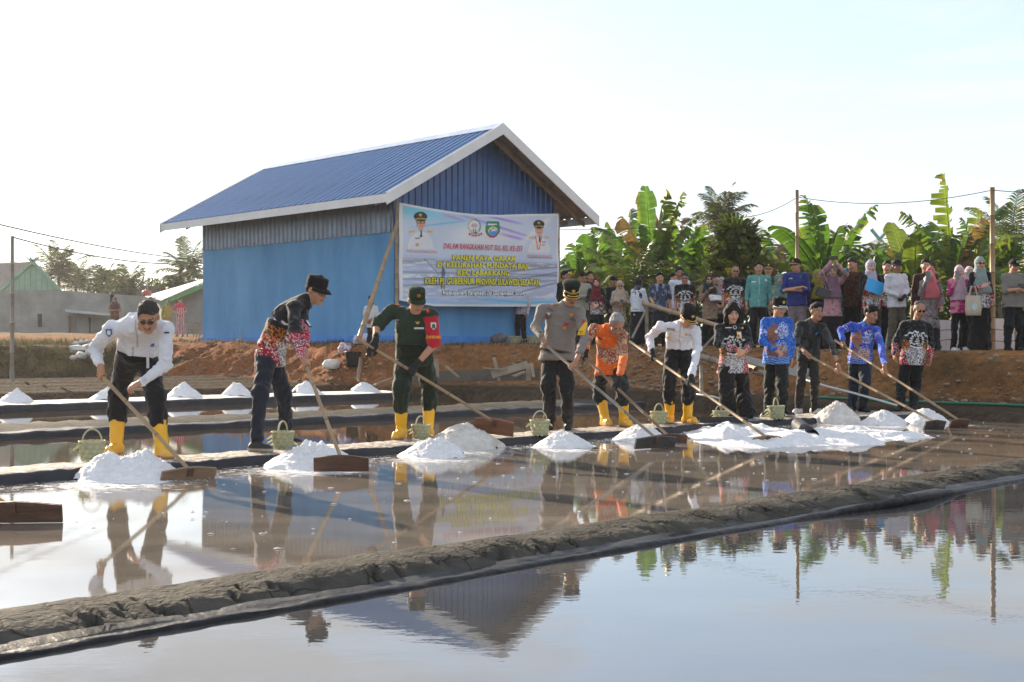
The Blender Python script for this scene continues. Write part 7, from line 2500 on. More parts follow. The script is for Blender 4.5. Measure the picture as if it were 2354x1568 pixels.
def band(root, a, b, t, r, w, mat, name):
 """watch or bracelet round the limb a->b"""
 a, b = Vector(a), Vector(b); c = a.lerp(b, t); ax = (b - a).normalized(); x = ax.orthogonal().normalized(); y = ax.cross(x)
 mb = MB(); V = []
 for dz, rr in ((-w / 2, r), (-w / 2, r + .004), (w / 2, r + .004), (w / 2, r)):
  for k in range(14):
   an = 2 * math.pi * k / 14
   V.append(c + ax * dz + (x * math.cos(an) + y * math.sin(an)) * rr)
 Fc = [(i * 14 + k, i * 14 + (k + 1) % 14, (i + 1) * 14 + (k + 1) % 14, (i + 1) * 14 + k) for i in range(3) for k in range(14)]
 mb.add(V, Fc)
 f = Vector((0.2, -1, .25)); f = (f - ax * f.dot(ax)).normalized(); s_ = ax.cross(f)
 q = c + f * (r + .002)
 mb.prism([q + (ax * math.cos(k) + s_ * math.sin(k)) * .019 for k in np.linspace(0, 6.283, 10, endpoint=False)], f * .009)
 mb.build(name, mat, root, False)

# ---- rakes
WOOD_D = pm('wet_rake_board', (.075, .035, .022), rough=.55, scale=5, col2=(.15, .075, .045), bump=.3, bscale=30, stretch=(1, 1, 4))
WOOD_L = pm('dry_rake_board', (.20, .12, .065), rough=.7, scale=5, col2=(.34, .22, .13), bump=.3, bscale=30, stretch=(1, 1, 4))
def rake(p0, p1, bw, bh, yaw, label, tilt=.25, mat=None, mats=None, r=.0165, lift=0.0, roll=0.0):
 """p0 upper handle end, p1 where the handle meets the board"""
 p0, p1 = Vector(p0), Vector(p1)
 root = empty('salt_rake', (p1.x, p1.y, 0.0))
 tag(root, label, 'rake', 'bamboo salt rakes')
 o = bamboo('handle', p0, p1, r, r * .92, mats, root, node=.42, bend=.012)
 R = Matrix.Rotation(yaw, 3, 'Z') @ Matrix.Rotation(roll, 3, 'Y') @ Matrix.Rotation(tilt, 3, 'X')
 mb = MB(); n = 10
 top = [((i / n - .5) * bw, bh * .5 - .012 + .012 * math.cos((i / n - .5) * 5.0)) for i in range(n + 1)]
 bot = [((i / n - .5) * bw * 1.0, -bh * .5) for i in range(n, -1, -1)]
 c = p1 + R @ Vector((0, 0, -bh * .28))
 pts = [c + R @ Vector((x, .011, z)) for x, z in top + bot]
 mb.prism(pts[::-1], R @ Vector((0, -.022, 0)))
 mb.build('rake_board', mat or WOOD_D, root)
 mb = MB(); mb.box(p1 + R @ Vector((0, -.016, -.01)), (.05, .016, .06), R); mb.build('handle_socket', WOOD_D, root)
 return root
# ================================================================== the workers on the bund
BZ = .083
def NV(v): return np.array(v, float)
def fit_mid(a, b, px, py, d0, l1, l2, prefer):
 """depth of an elbow or knee so that both bones keep their length"""
 best = None
 for dy in np.linspace(-.42, .42, 57):
  p = NV(W(px, py, d0 + dy))
  e = abs(np.linalg.norm(p - a) - l1) + abs(np.linalg.norm(p - b) - l2) + .03 * abs(dy - prefer)
  if best is None or e < best[0]: best = (e, p)
 return best[1]
def on_line(p0, p1, px, py):
 p0, p1 = NV(p0), NV(p1); best = None
 for t in np.linspace(0, 1, 200):
  p = p0 + (p1 - p0) * t
  e = math.hypot(CX + p[0] / p[1] * F - px, HY + (CZ - p[2]) / p[1] * F - py)
  if best is None or e < best[0]: best = (e, p)
 return best[1]
def worker(d0, j, S, handle=None):
 """j: joints in pixels (x, y[, depth offset])"""
 J = {}
 sc = S.get('scale', 1.0)
 def w(k): q = j[k]; return NV(W(q[0], q[1], d0 + (q[2] if len(q) > 2 else 0)))
 for k in ('neck', 'head', 'shL', 'shR', 'hpL', 'hpR'): J[k] = w(k)
 S['gz'] = S.get('gz', BZ)
 for s in 'LR':
  q = j['an' + s]; dd = d0 + (q[2] if len(q) > 2 else 0)
  J['an' + s] = np.array([(q[0] - CX) * dd / F, dd, S['gz'] + .085])
  q = j['kn' + s]
  J['kn' + s] = fit_mid(J['hp' + s], J['an' + s], q[0], q[1], d0, .40 * sc, .38 * sc, -.08 if len(q) < 3 else q[2])
 hands = S.setdefault('hands', {})
 for s in 'LR':
  hk = j['hand' + s]
  if hk[0] == 'grip':
   gp = on_line(*handle, hk[1], hk[2]); gax = nrm(NV(handle[1]) - NV(handle[0]))
   q = j['el' + s]
   e0 = NV(W(q[0], q[1], gp[1]))
   rel = e0 - gp; rel = rel - gax * (rel @ gax) * .6
   J['wr' + s] = gp + nrm(rel) * .085
   hands[s] = ('grip', gp, gax)
  else:
   J['wr' + s] = NV(W(hk[1], hk[2], d0 + hk[3]))
   hands[s] = ('open',) + tuple(NV(x) for x in hk[4:])
  q = j['el' + s]
  J['el' + s] = fit_mid(J['sh' + s], J['wr' + s], q[0], q[1], d0, .275 * sc, .245 * sc, q[2] if len(q) > 2 else -.05)
 return build_person(J, S) + (J,)

WHITE_C = (.74, .75, .80)
BLK = (.010, .011, .014)
NAVYT = (.014, .018, .030)
PATCH_K = pm('black_patch', (.012, .012, .014), rough=.7, var=.1); PATCH_W = pm('white_patch', (.7, .7, .7), rough=.7, var=.05); PATCH_Y = pm('yellow_patch', (.75, .42, .02), rough=.7, var=.05)
PATCH_R = pm('red_patch', (.45, .015, .02), rough=.7, var=.05); PATCH_O = pm('orange_patch', (.62, .22, .03), rough=.7, var=.2); PATCH_B = pm('blue_patch', (.05, .16, .40), rough=.7, var=.1)
PATCH_G = pm('green_patch', (.02, .14, .05), rough=.7)
# 1 ------------------------------------------------------------------------------------
H1 = (W(226, 855, 10.42), W(436, 1081, 9.62))
rake(*H1, .46, .125, .78, 'rake held by the man in the white shirt and yellow boots at the left', tilt=.35, mat=WOOD_L)
r, sf, Q, J = worker(10.75, dict(neck=(318, 742, -.38), head=(341, 729, -.50), shL=(255, 758, -.33), shR=(380, 757, -.36), hpL=(289, 818, .04), hpR=(345, 820, .04),
 knL=(272, 905, -.10), knR=(358, 910, -.14), anL=(268, 1030, .12), anR=(373, 1034, -.18), elL=(218, 806, -.25), elR=(381, 838, -.28), handL=('grip', 231, 862), handR=('open', 326, 879, -.52, (-.85, -.2, -.35), (.2, .5, -.8))),
 dict(label='man in a white shirt and sunglasses bending low over his rake', yaw=.12, pitch=.55, shirt=solid(WHITE_C, (.42, .42, .48)), whiteshirt=True, hem=-.02, bulk=1.06, belly=.03, bend=.09, boot='gum', toeL=-.1, toeR=.75, legcol=BLK,
         hair='short', haircol=(.035, .034, .034), greyside=(.16, .16, .16), glasses='dark', skin=(.33, .17, .10), stache=True, hb=.008, hc=.0095, fold=1.7, armw=.9), H1)
pin(sf, r, 252, 765, .05, .075, PATCH_B, 'sleeve_badge', shape='shield'); pin(sf, r, 252, 764, .03, .04, PATCH_W, 'badge_centre', shape='round', out=.007)
pin(sf, r, 341, 795, .045, .035, PATCH_W, 'badge_reel', shape='round'); pin(sf, r, 350, 793, .035, .03, PATCH_B, 'reel_tag', out=.005)
mb = MB(); q = anchor(sf, 342, 802)[0]; mb.box(q + NV((.0, -.03, -.085)), (.022, .004, .15)); mb.build('name_badge', pm('badge_plastic', (.55, .57, .6), rough=.3, var=.1), r)
band(r, J['wrR'], J['elR'], .10, .029, .022, METAL, 'wristwatch')
pin(sf, r, 383, 765, .04, .012, PATCH_K, 'sleeve_mark')
# 2 ------------------------------------------------------------------------------------
H2 = (W(694, 812, 11.15), W(784, 1054, 10.12))
rake(*H2, .44, .135, .02, 'rake held by the man in the black patrol cap', tilt=.2)
r, sf, Q, J = worker(11.6, dict(neck=(700, 690, 0), head=(727, 668, 0), shL=(676, 706, -.17), shR=(690, 703, .17), hpL=(612, 812, -.09), hpR=(622, 808, .09),
 knL=(600, 902, -.15), knR=(652, 908, .2), anL=(590, 1005, -.38), anR=(660, 986, .42), elL=(676, 775, -.28), elR=(700, 772, .1), handL=('grip', 703, 838), handR=('grip', 697, 822)),
 dict(label='man in a black patrol cap and black batik shirt leaning over his rake', yaw=1.05, pitch=.35, shirt=sulsel(arm_from=.36), hem=.13, bulk=1.0, boot='high', shoecol=(.020, .021, .024), sole=(.42, .36, .27), toe=1.15, legcol=NAVYT,
         cap=('patrol', (.010, .010, .011), None), hair='short', skin=(.34, .18, .11), lip=(.30, .10, .09), hb=.008, hc=.0088, bend=.06), H2)
pin(sf, r, 706, 745, .06, .09, PATCH_K, 'name_badge'); pin(sf, r, 707, 744, .04, .06, PATCH_W, 'badge_card', out=.008)
# 3 ------------------------------------------------------------------------------------
H3 = (W(818, 777, 12.55), W(1136, 970, 12.75))
rake(*H3, .40, .19, -.12, 'rake lifted by the soldier in olive green', tilt=.55, mat=pm('reddish_rake_board', (.16, .065, .035), rough=.6, scale=5, col2=(.27, .12, .065), stretch=(1, 1, 4), bump=.2, bscale=30), roll=.12)
GRN_U = (.020, .040, .024)
def soldier_paint(o, c, V):
 m = (c['part'] == 2) & (c['at'] > .015)
 o = mixm(o, m * 1.0, (.50, .018, .035))
 return o
r, sf, Q, J = worker(12.9, dict(neck=(947, 720, -.20), head=(957, 692, -.28), shL=(902, 714, -.13), shR=(990, 726, -.22), hpL=(927, 816, 0), hpR=(976, 818, 0),
 knL=(922, 890, -.1), knR=(988, 888, -.1), anL=(922, 990, -.12), anR=(984, 978, .22), elL=(866, 748, -.18), elR=(997, 792, -.26), handL=('grip', 855, 800), handR=('grip', 948, 850)),
 dict(label='soldier in olive green uniform with a red armband lifting a rake', yaw=.28, pitch=.35, shirt=solid(GRN_U), paint=[soldier_paint], hem=-.02, sleeve=.50, armw=1.15, bulk=1.12, belly=.05, bend=.06, boot='gum', toeL=-.35, toeR=.2, legcol=(.014, .024, .014),
         cap=('patrol', (.022, .036, .020), None), hair='short', skin=(.38, .20, .125), gloves='LR', hb=.0078, hc=.0095), H3)
band(r, J['wrL'], J['elL'], .22, .033, .026, PATCH_K, 'wristwatch')
pin(sf, r, 995, 742, .06, .018, PATCH_R, 'arm_tab'); pin(sf, r, 996, 750, .055, .075, PATCH_W, 'arm_shield', shape='shield'); pin(sf, r, 996, 750, .038, .05, PATCH_G, 'shield_centre', shape='round', out=.008)
pin(sf, r, 996, 775, .17, .05, None, 'arm_text', 'DANRAMIL', pm('yellow_print', (.78, .42, .02), rough=.6, var=.05), out=.006)
pin(sf, r, 914, 735, .09, .022, PATCH_K, 'name_tape', 'SERSAN', PATCH_W)
pin(sf, r, 959, 743, .05, .035, GOLD, 'chest_wings', shape='wing'); pin(sf, r, 962, 755, .10, .018, PATCH_W, 'ribbon_bar'); pin(sf, r, 950, 804, .055, .028, GOLD, 'belt_buckle', out=.012)
pin(sf, r, 912, 702, .085, .035, PATCH_R, 'epaulette'); pin(sf, r, 912, 702, .05, .016, GOLD, 'rank_stripe', out=.008); pin(sf, r, 984, 714, .085, .035, PATCH_R, 'epaulette', roll=-.9); pin(sf, r, 984, 714, .05, .016, GOLD, 'rank_stripe', out=.008, roll=-.9)
pin(sf, r, 910, 759, .03, .03, GOLD, 'pocket_medal', shape='round')
# 4 ------------------------------------------------------------------------------------
H4 = (W(1250, 790, 13.95), W(1508, 1008, 12.55))
rake(*H4, .50, .125, .55, 'grey rake held by the officer in the peaked cap', tilt=.3, mats=[BAM_G, BAM_N], mat=pm('dark_rake_board', (.045, .04, .038), rough=.6, scale=6, col2=(.085, .075, .07), bump=.3, bscale=30))
GREYU = (.215, .185, .165)
r, sf, Q, J = worker(14.3, dict(neck=(1296, 703, -.10), head=(1312, 677, -.19), shL=(1247, 712, -.06), shR=(1332, 720, -.15), hpL=(1261, 810, .02), hpR=(1300, 812, .02),
 knL=(1259, 884, -.05), knR=(1302, 886, -.05), anL=(1263, 970, 0), anR=(1305, 972, -.05), elL=(1230, 752, -.1), elR=(1345, 780, -.2), handL=('grip', 1244, 785), handR=('grip', 1319, 840)),
 dict(label='police officer in grey shirt, black and gold peaked cap, with a rake', yaw=.18, pitch=.48, shirt=solid(GREYU), hem=.10, loose=.006, flare=.02, bulk=1.08, belly=.05, bend=.05, boot='high', shoecol=BLK, toe=-.05, legcol=(.012, .014, .015), dusty=True,
         cap=('peaked', (.012, .014, .012), 'gold'), hair='short', stache=True, skin=(.30, .155, .095), hb=.0082, hc=.0098, ankle=.064), H4)
band(r, J['wrL'], J['elL'], .16, .030, .024, PATCH_K, 'wristwatch')
pin(sf, r, 1316, 733, .11, .03, None, 'shirt_text', 'POLRI', PATCH_K, roll=-.2); pin(sf, r, 1265, 712, .09, .022, None, 'name_text', 'BUGENG', PATCH_K, roll=-.5)
pin(sf, r, 1313, 722, .075, .045, PATCH_O, 'wing_badge', shape='wing'); pin(sf, r, 1275, 699, .07, .05, PATCH_O, 'wing_badge', shape='wing', roll=-.6)
pin(sf, r, 1302, 745, .06, .035, PATCH_R, 'oval_badge', shape='round'); pin(sf, r, 1297, 755, .05, .03, PATCH_O, 'oval_badge', shape='round'); pin(sf, r, 1256, 733, .04, .05, PATCH_R, 'round_badge', shape='round'); pin(sf, r, 1261, 720, .05, .045, PATCH_W, 'white_badge', shape='wing')
pin(sf, r, 1339, 757, .085, .17, PATCH_Y, 'yellow_armband', shape='tri', out=.010); pin(sf, r, 1338, 764, .08, .03, None, 'armband_text', 'WAKA', PATCH_K, out=.02); pin(sf, r, 1338, 770, .08, .016, None, 'armband_text', 'OMP PALLAWA', PATCH_K, out=.02)
pin(sf, r, 1342, 742, .035, .07, PATCH_R, 'armband_crest', shape='round', out=.016)
# 5 ------------------------------------------------------------------------------------
H5 = (W(1332, 812, 14.6), W(1537, 1003, 13.35))
rake(*H5, .46, .13, .45, 'brown rake held by the old man in orange batik', tilt=.3, mats=[pm('brown_bamboo', (.17, .11, .075), rough=.6, scale=4, col2=(.26, .18, .12)), BAM_N])
r, sf, Q, J = worker(14.9, dict(neck=(1396, 757, -.22), head=(1417, 746, -.36), shL=(1365, 757, -.12), shR=(1429, 770, -.22), hpL=(1383, 842, .02), hpR=(1421, 844, .02),
 knL=(1376, 888, -.1), knR=(1430, 888, -.1), anL=(1390, 974, .05), anR=(1434, 972, -.1), elL=(1349, 784, -.1), elR=(1433, 820, -.2), handL=('grip', 1340, 820), handR=('grip', 1416, 890)),
 dict(label='grey-haired man in an orange batik shirt and yellow boots bending down', yaw=.1, pitch=.78, shirt=orange_batik(), hem=.10, flare=.015, bulk=.98, scale=.92, bend=.09, boot='gum', toeL=.25, toeR=.35, legcol=(.016, .019, .022),
         hair='crop', haircol=(.30, .30, .30), greyside=(.50, .50, .50), skin=(.28, .14, .085), gloves='LR', hb=.0082, hc=.0092), H5)
pin(sf, r, 1379, 778, .07, .02, PATCH_K, 'name_tape', roll=-.4); pin(sf, r, 1378, 788, .04, .04, GOLD, 'round_badge', shape='round'); pin(sf, r, 1419, 783, .03, .03, GOLD, 'pin_badge', shape='round')
# 6 ------------------------------------------------------------------------------------
H6 = (W(1447, 785, 15.75), W(1763, 1006, 13.05))
rake(*H6, .38, .11, .55, 'long bamboo rake held by the man in the black and gold cap', tilt=.35, mat=WOOD_L)
r, sf, Q, J = worker(15.5, dict(neck=(1564, 749, -.32), head=(1580, 728, -.42), shL=(1518, 752, -.26), shR=(1598, 762, -.33), hpL=(1541, 816, .02), hpR=(1580, 816, .02),
 knL=(1537, 874, -.08), knR=(1582, 874, -.08), anL=(1539, 963, 0), anR=(1580, 963, -.08), elL=(1492, 776, -.2), elR=(1603, 800, -.3), handL=('grip', 1499, 822), handR=('grip', 1583, 882)),
 dict(label='man in a white shirt and black and gold cap with black gloves', yaw=.35, pitch=.72, shirt=solid(WHITE_C, (.42, .42, .48)), whiteshirt=True, hem=-.02, bulk=1.02, bend=.08, boot='gum', toeL=-.25, toeR=.45, legcol=BLK,
         cap=('patrol', (.011, .011, .012), 'gold'), hair='short', skin=(.36, .19, .12), gloves='LR', hb=.0082, hc=.0098, fold=1.7), H6)
pin(sf, r, 1542, 757, .09, .024, PATCH_K, 'name_tape', 'PANGKEP', PATCH_W, roll=-.1); pin(sf, r, 1538, 777, .05, .06, GOLD, 'medal', shape='round'); pin(sf, r, 1577, 770, .03, .03, GOLD, 'pin_badge', shape='round')
# 8 ------------------------------------------------------------------------------------
r, sf, Q, J = worker(16.5, dict(neck=(1682, 748, 0), head=(1683, 720, -.05), shL=(1653, 756, 0), shR=(1712, 757, 0), hpL=(1668, 832, 0), hpR=(1700, 832, 0),
 knL=(1668, 893, -.04), knR=(1704, 893, -.04), anL=(1674, 958, .1), anR=(1718, 958, -.1), elL=(1648, 790, -.05), elR=(1722, 790, -.05), handL=('open', 1690, 803, -.26, (.9, -.1, -.3), (0, .7, -.6)), handR=('open', 1712, 806, -.28, (-.75, -.2, -.45), (0, .7, -.6))),
 dict(label='woman with bobbed black hair and black batik tunic, hands folded', yaw=.08, pitch=.22, shirt=sulsel(arm_from=.33), hem=.15, flare=.03, bulk=1.05, bend=.0, legw=1.25, ankle=.085, toeR=.9, toeL=.1, legcol=(.011, .011, .013), shoecol=(.02, .02, .02), sole=(.6, .6, .6),
         hair='long', skin=(.42, .235, .16), lip=(.36, .07, .07), face=1.06, hb=.0085, hc=.0088))
pin(sf, r, 1688, 753, .05, .05, PATCH_W, 'round_badge', shape='round'); pin(sf, r, 1688, 753, .036, .036, PATCH_K, 'badge_centre', shape='round', out=.007); pin(sf, r, 1706, 754, .03, .03, GOLD, 'pin_badge', shape='round')
pin(sf, r, 1697, 771, .062, .095, PATCH_Y, 'name_card', out=.012); pin(sf, r, 1697, 771, .05, .06, PATCH_W, 'card_photo', out=.018); pin(sf, r, 1697, 772, .022, .03, PATCH_R, 'photo', out=.023); pin(sf, r, 1674, 754, .09, .012, PATCH_W, 'name_strip')
# 9 ------------------------------------------------------------------------------------
r, sf, Q, J = worker(17.0, dict(neck=(1787, 733, -.02), head=(1791, 706, -.08), shL=(1760, 741, 0), shR=(1812, 742, -.02), hpL=(1769, 822, 0), hpR=(1800, 822, 0),
 knL=(1768, 884, -.04), knR=(1797, 884, -.04), anL=(1765, 949, 0), anR=(1801, 950, -.02), elL=(1752, 786, .02), elR=(1819, 786, .03), handL=('open', 1780, 804, -.30, (.8, -.2, -.45), (.1, .5, -.8)), handR=('open', 1818, 822, -.05, (-.05, -.1, -1), (-.9, -.3, 0))),
 dict(label='man in bright blue batik and black cap with white-trimmed visor pointing down', yaw=.3, pitch=.25, shirt=blue_batik((.020, .095, .46), .9, 0), hem=.09, flare=.01, bulk=1.05, belly=.02, bend=.0, toeL=-.7, toeR=.8, legcol=(.012, .015, .015), shoecol=(.03, .03, .035), sole=(.45, .40, .33),
         cap=('kepi', (.011, .011, .012), 'white'), hair='short', skin=(.36, .19, .12), hb=.0088, hc=.0092))
pin(sf, r, 1784, 763, .04, .04, PATCH_W, 'round_badge', shape='round')
band(r, J['wrL'], J['elL'], .12, .031, .02, pm('bead_bracelet', (.25, .16, .05), rough=.5, var=.4, scale=60), 'bracelet')
# 10 -----------------------------------------------------------------------------------
H10 = (W(1844, 811, 17.55), W(2150, 971, 15.6))
rake(*H10, .33, .15, .45, 'bamboo rake held by the man in dark camouflage', tilt=.45, mats=[BAM, BAM_N], mat=MATS['dark_rake_board'])
r, sf, Q, J = worker(17.9, dict(neck=(1864, 741, -.10), head=(1877, 717, -.16), shL=(1838, 748, -.05), shR=(1891, 754, -.10), hpL=(1842, 822, 0), hpR=(1872, 822, 0),
 knL=(1839, 882, -.04), knR=(1872, 882, -.04), anL=(1835, 944, 0), anR=(1872, 944, -.02), elL=(1829, 790, -.05), elR=(1912, 792, -.15), handL=('grip', 1857, 818), handR=('grip', 1926, 853)),
 dict(label='young man in a dark camouflage shirt looking up from his rake', yaw=.28, pitch=.08, shirt=camo([(.022, .026, .027), (.055, .058, .058), (.010, .011, .012)], 13, 2), hem=.06, sleeve=.86, bulk=.95, bend=.04, toeL=-.6, toeR=.5, legcol=(.022, .020, .018), legw=.86, shoecol=(.60, .60, .60), lace=True, sole=(.65, .64, .62),
         hair='short', skin=(.27, .135, .08), hb=.0088, hc=.0098), H10)
pin(sf, r, 1857, 748, .07, .03, PATCH_K, 'name_tape', roll=-.4); pin(sf, r, 1880, 760, .03, .03, PATCH_W, 'pin_badge', shape='round'); pin(sf, r, 1876, 767, .05, .02, PATCH_B, 'pen_tab', roll=.6)
band(r, J['wrR'], J['elR'], .10, .029, .02, pm('brown_strap', (.08, .04, .03), rough=.6), 'wristwatch')
# 11 -----------------------------------------------------------------------------------
H11 = (W(1918, 782, 18.15), W(2206, 968, 15.9))
rake(*H11, .33, .15, .5, 'bamboo rake held by the man in purple-blue batik', tilt=.45, mats=[BAM, BAM_N])
r, sf, Q, J = worker(18.3, dict(neck=(1986, 748, -.08), head=(2002, 723, -.13), shL=(1957, 750, -.02), shR=(2014, 760, -.1), hpL=(1961, 824, 0), hpR=(1991, 826, 0),
 knL=(1962, 880, -.04), knR=(1988, 880, -.04), anL=(1956, 940, 0), anR=(1982, 940, -.02), elL=(1931, 760, -.02), elR=(2025, 796, -.12), handL=('grip', 1938, 794), handR=('grip', 2033, 855)),
 dict(label='man in purple-blue batik shirt looking sideways over his rake', yaw=.62, pitch=.28, shirt=blue_batik((.040, .040, .40), 1.35, 5), hem=.08, bulk=1.02, bend=.03, toeL=-.15, toeR=.3, legcol=(.012, .020, .034), shoecol=(.012, .012, .013),
         hair='short', skin=(.27, .135, .08), hb=.0088, hc=.0095), H11)
band(r, J['wrR'], J['elR'], .10, .029, .022, PATCH_W, 'wristwatch'); pin(sf, r, 2000, 760, .03, .03, GOLD, 'pin_badge', shape='round')
# 12 -----------------------------------------------------------------------------------
r, sf, Q, J = worker(18.5, dict(neck=(2107, 739, -.02), head=(2113, 712, -.09), shL=(2078, 748, 0), shR=(2133, 752, 0), hpL=(2082, 826, 0), hpR=(2111, 826, 0),
 knL=(2073, 884, -.04), knR=(2103, 884, -.04), anL=(2066, 940, 0), anR=(2098, 940, -.02), elL=(2058, 784, 0), elR=(2140, 790, 0), handL=('open', 2055, 815, -.06, (0, -.1, -1), (.9, -.3, 0)), handR=('open', 2136, 822, -.06, (0, -.1, -1), (-.9, -.3, 0))),
 dict(label='balding man in glasses and black batik standing at the right end', yaw=.05, pitch=.32, shirt=sulsel(arm_from=.33), hem=.08, bulk=1.06, bend=.0, toeL=-.6, toeR=-.1, legcol=(.012, .014, .016), shoecol=(.012, .012, .013), gz=.09,
         hair='thin', haircol=(.10, .10, .10), glasses='dark', skin=(.29, .15, .09), hb=.0088, hc=.0090))
band(r, J['wrL'], J['elL'], .10, .029, .022, METAL, 'wristwatch')
# stray rake at the left edge
rake(W(-190, 1035, 7.9), W(28, 1163, 7.22), .56, .125, .06, 'rake board reaching in from the left edge over the pan', tilt=.2)

# ================================================================== the crowd on the bank
def stand(px, hy, u0, S, yaw=0.0, arms='side', sex='m', d=None, lean=0.0):
 yaw = yaw + .22 * math.sin(px * 1.7)
 dd = d or d_at_u(px, u0)
 X = (px - CX) * dd / F
 g = S.get('gz', gz(X, dd))
 hz_ = CZ - (hy - HY) * dd / F
 sc = max(.66, min(1.10, (hz_ - g) / 1.545))
 if S.get('child'): sc = (hz_ - g) / 1.545
 g = hz_ - 1.545 * sc if not S.get('keepg') else g
 S['gz'] = g
 r = np.array([math.cos(yaw), math.sin(yaw), 0]); f = np.array([math.sin(yaw), -math.cos(yaw), 0]); o = np.array([X, dd, g])
 def P(x, ff, z): return o + (r * x + f * ff) * sc + np.array([0, 0, z * sc])
 sw, hw = (.165, .085) if sex == 'm' else (.145, .085)
 J = dict(neck=P(0, -.01, 1.395), head=P(0, .02, 1.545), shL=P(-sw, 0, 1.345), shR=P(sw, 0, 1.345), hpL=P(-hw, 0, .87), hpR=P(hw, 0, .87), knL=P(-.10, .03, .47), knR=P(.10, .03, .47), anL=P(-.11, -.02, .085), anR=P(.11, -.02, .085))
 ap = {'side': (((-.215, -.02, 1.08), (-.225, .05, .85)), ((.215, -.02, 1.08), (.225, .05, .85))),
          'clasp': (((-.225, .03, 1.09), (-.055, .20, .99)), ((.225, .03, 1.09), (.055, .21, .97))),
          'phone': (((-.215, .05, 1.09), (-.04, .24, 1.13)), ((.215, .05, 1.09), (.06, .23, 1.11))),
          'phoneface': (((-.22, .12, 1.12), (-.15, .27, 1.36)), ((.215, -.01, 1.08), (.19, .10, .88))),
          'photoup': (((-.24, .20, 1.50), (-.065, .24, 1.70)), ((.24, .20, 1.50), (.065, .24, 1.70))),
          'cross': (((-.23, .06, 1.08), (.10, .20, 1.13)), ((.23, .06, 1.08), (-.10, .22, 1.10))),
          'mic': (((-.21, .07, 1.08), (-.07, .18, 1.29)), ((.21, .05, 1.08), (.10, .25, 1.07))),
          'folder': (((-.22, .06, 1.09), (-.02, .25, 1.05)), ((.22, .06, 1.09), (.04, .23, 1.06))),
          'rail': (((-.22, .10, 1.09), (-.20, .26, .98)), ((.215, -.02, 1.08), (.22, .05, .86))),
          'bag': (((-.215, .06, 1.09), (-.08, .25, 1.12)), ((.215, .02, 1.08), (.21, .12, .92)))}[arms]
 jr = np.random.default_rng(int(px)); tilt_ = jr.normal() * .012
 for sd, (e, w_) in zip('LR', ap):
  q = jr.normal(size=3) * (.03 if arms == 'side' else .012)
  J['el' + sd] = P(*(np.array(e) + q * .6)); J['wr' + sd] = P(*(np.array(w_) + q))
 for k_ in ('hpL', 'hpR', 'knL', 'knR'): J[k_] = J[k_] + r * tilt_ * 2
 J['head'] = J['head'] + r * jr.normal() * .008; S.setdefault('roll', jr.normal() * .06)
 hd = {}
 if arms in ('clasp', 'folder', 'phone'):
  hd = {'L': ('open', r * .85 - np.array([0, 0, .4]) + f * .2, -f * .6 - np.array([0, 0, .7])), 'R': ('open', -r * .85 - np.array([0, 0, .4]) + f * .2, -f * .6 - np.array([0, 0, .7]))}
 if arms == 'phoneface': hd = {'L': ('open', np.array([0, 0, 1.0]) + r * .2, r * .6 - f * .7)}
 if arms == 'photoup': hd = {'L': ('open', np.array([0, 0, 1.0]) + r * .3, r * .8 - f * .3), 'R': ('open', np.array([0, 0, 1.0]) - r * .3, -r * .8 - f * .3)}
 if arms in ('bag',): hd = {'L': ('open', np.array([0, 0, .4]) + r * .6 + f * .5, r * .6 - f * .4)}
 S.setdefault('hands', hd)
 S['scale'] = sc; S.setdefault('hs', sc * (1.0 if sex == 'm' else .97) if S.get('child') is None else .86)
 S.setdefault('hb', .0135); S.setdefault('hc', .0155); S.setdefault('yaw', yaw); S.setdefault('bulk', 1.0 if sex == 'm' else .95); S.setdefault('group', 'onlookers on the earth bank')
 S.setdefault('hem', .08); S.setdefault('bend', .0); S.setdefault('fold', 1.2)
 # bring the radii to the person's size
 S['bulk'] *= sc ** .5
 return build_person(J, S) + (J, P, r, f)
def gadget(name, c, size, R, mat, label, cat, group=None):
 mb = MB(); mb.box(c, size, R)
 return tag(mb.build(name, mat, None, loc=Vector(c)), label, cat, group)
def Rz(a): return Matrix.Rotation(a, 3, 'Z')
PHONE = pm('phone_body', (.015, .016, .018), rough=.25, var=.1); PHONE_G = pm('green_phone', (.10, .16, .14), rough=.3, var=.1); PHONE_S = pm('grey_phone', (.20, .19, .18), rough=.3, var=.1)
SK1, SK2, SK3 = (.30, .155, .095), (.38, .205, .13), (.25, .125, .075)
HK = (.010, .009, .009)
stand(1297, 636, 22.4, dict(label='man in black half hidden by the right edge of the banner', shirt=solid(BLK), skin=SK3), .9, 'side')
stand(1338, 638, 21.6, dict(label='man in a pale khaki shirt looking down beside the banner', shirt=solid((.33, .31, .25)), pitch=.45, skin=SK1, legcol=(.03, .03, .035)), .5, 'phone')
stand(1354, 637, 22.3, dict(label='man in dark shirt standing behind the maroon headscarf', shirt=solid((.018, .02, .022)), skin=SK1), .2, 'side')
stand(1370, 650, 20.75, dict(label='woman in a maroon headscarf with hands clasped over black batik', hair='hijab', hijab=(.13, .012, .020), drape=.34, shirt=sulsel(arm_from=.33), skin=(.44, .25, .17), hem=.12, leg='skirt', legcol=BLK, lip=(.4, .08, .08)), .0, 'clasp', 'f')
stand(1409, 648, 21.6, dict(label='man in black looking down between two headscarves', shirt=solid(BLK), pitch=.5, skin=SK3), .5, 'side')
r = stand(1425, 657, 20.8, dict(label='woman in beige headscarf and dark glasses holding a phone', hair='hijab', hijab=(.42, .33, .26), drape=.36, glasses='dark', shirt=batik((.33, .26, .19), (.12, .09, .06), (.45, .38, .3), .04, .4, 2), skin=SK2, hem=.30, flare=.03, leg='skirt', legpat=batik((.20, .15, .10), (.08, .06, .04), (.4, .33, .25), .03, .5, 4), lip=(.4, .06, .07), pitch=.2), .1, 'phone', 'f')
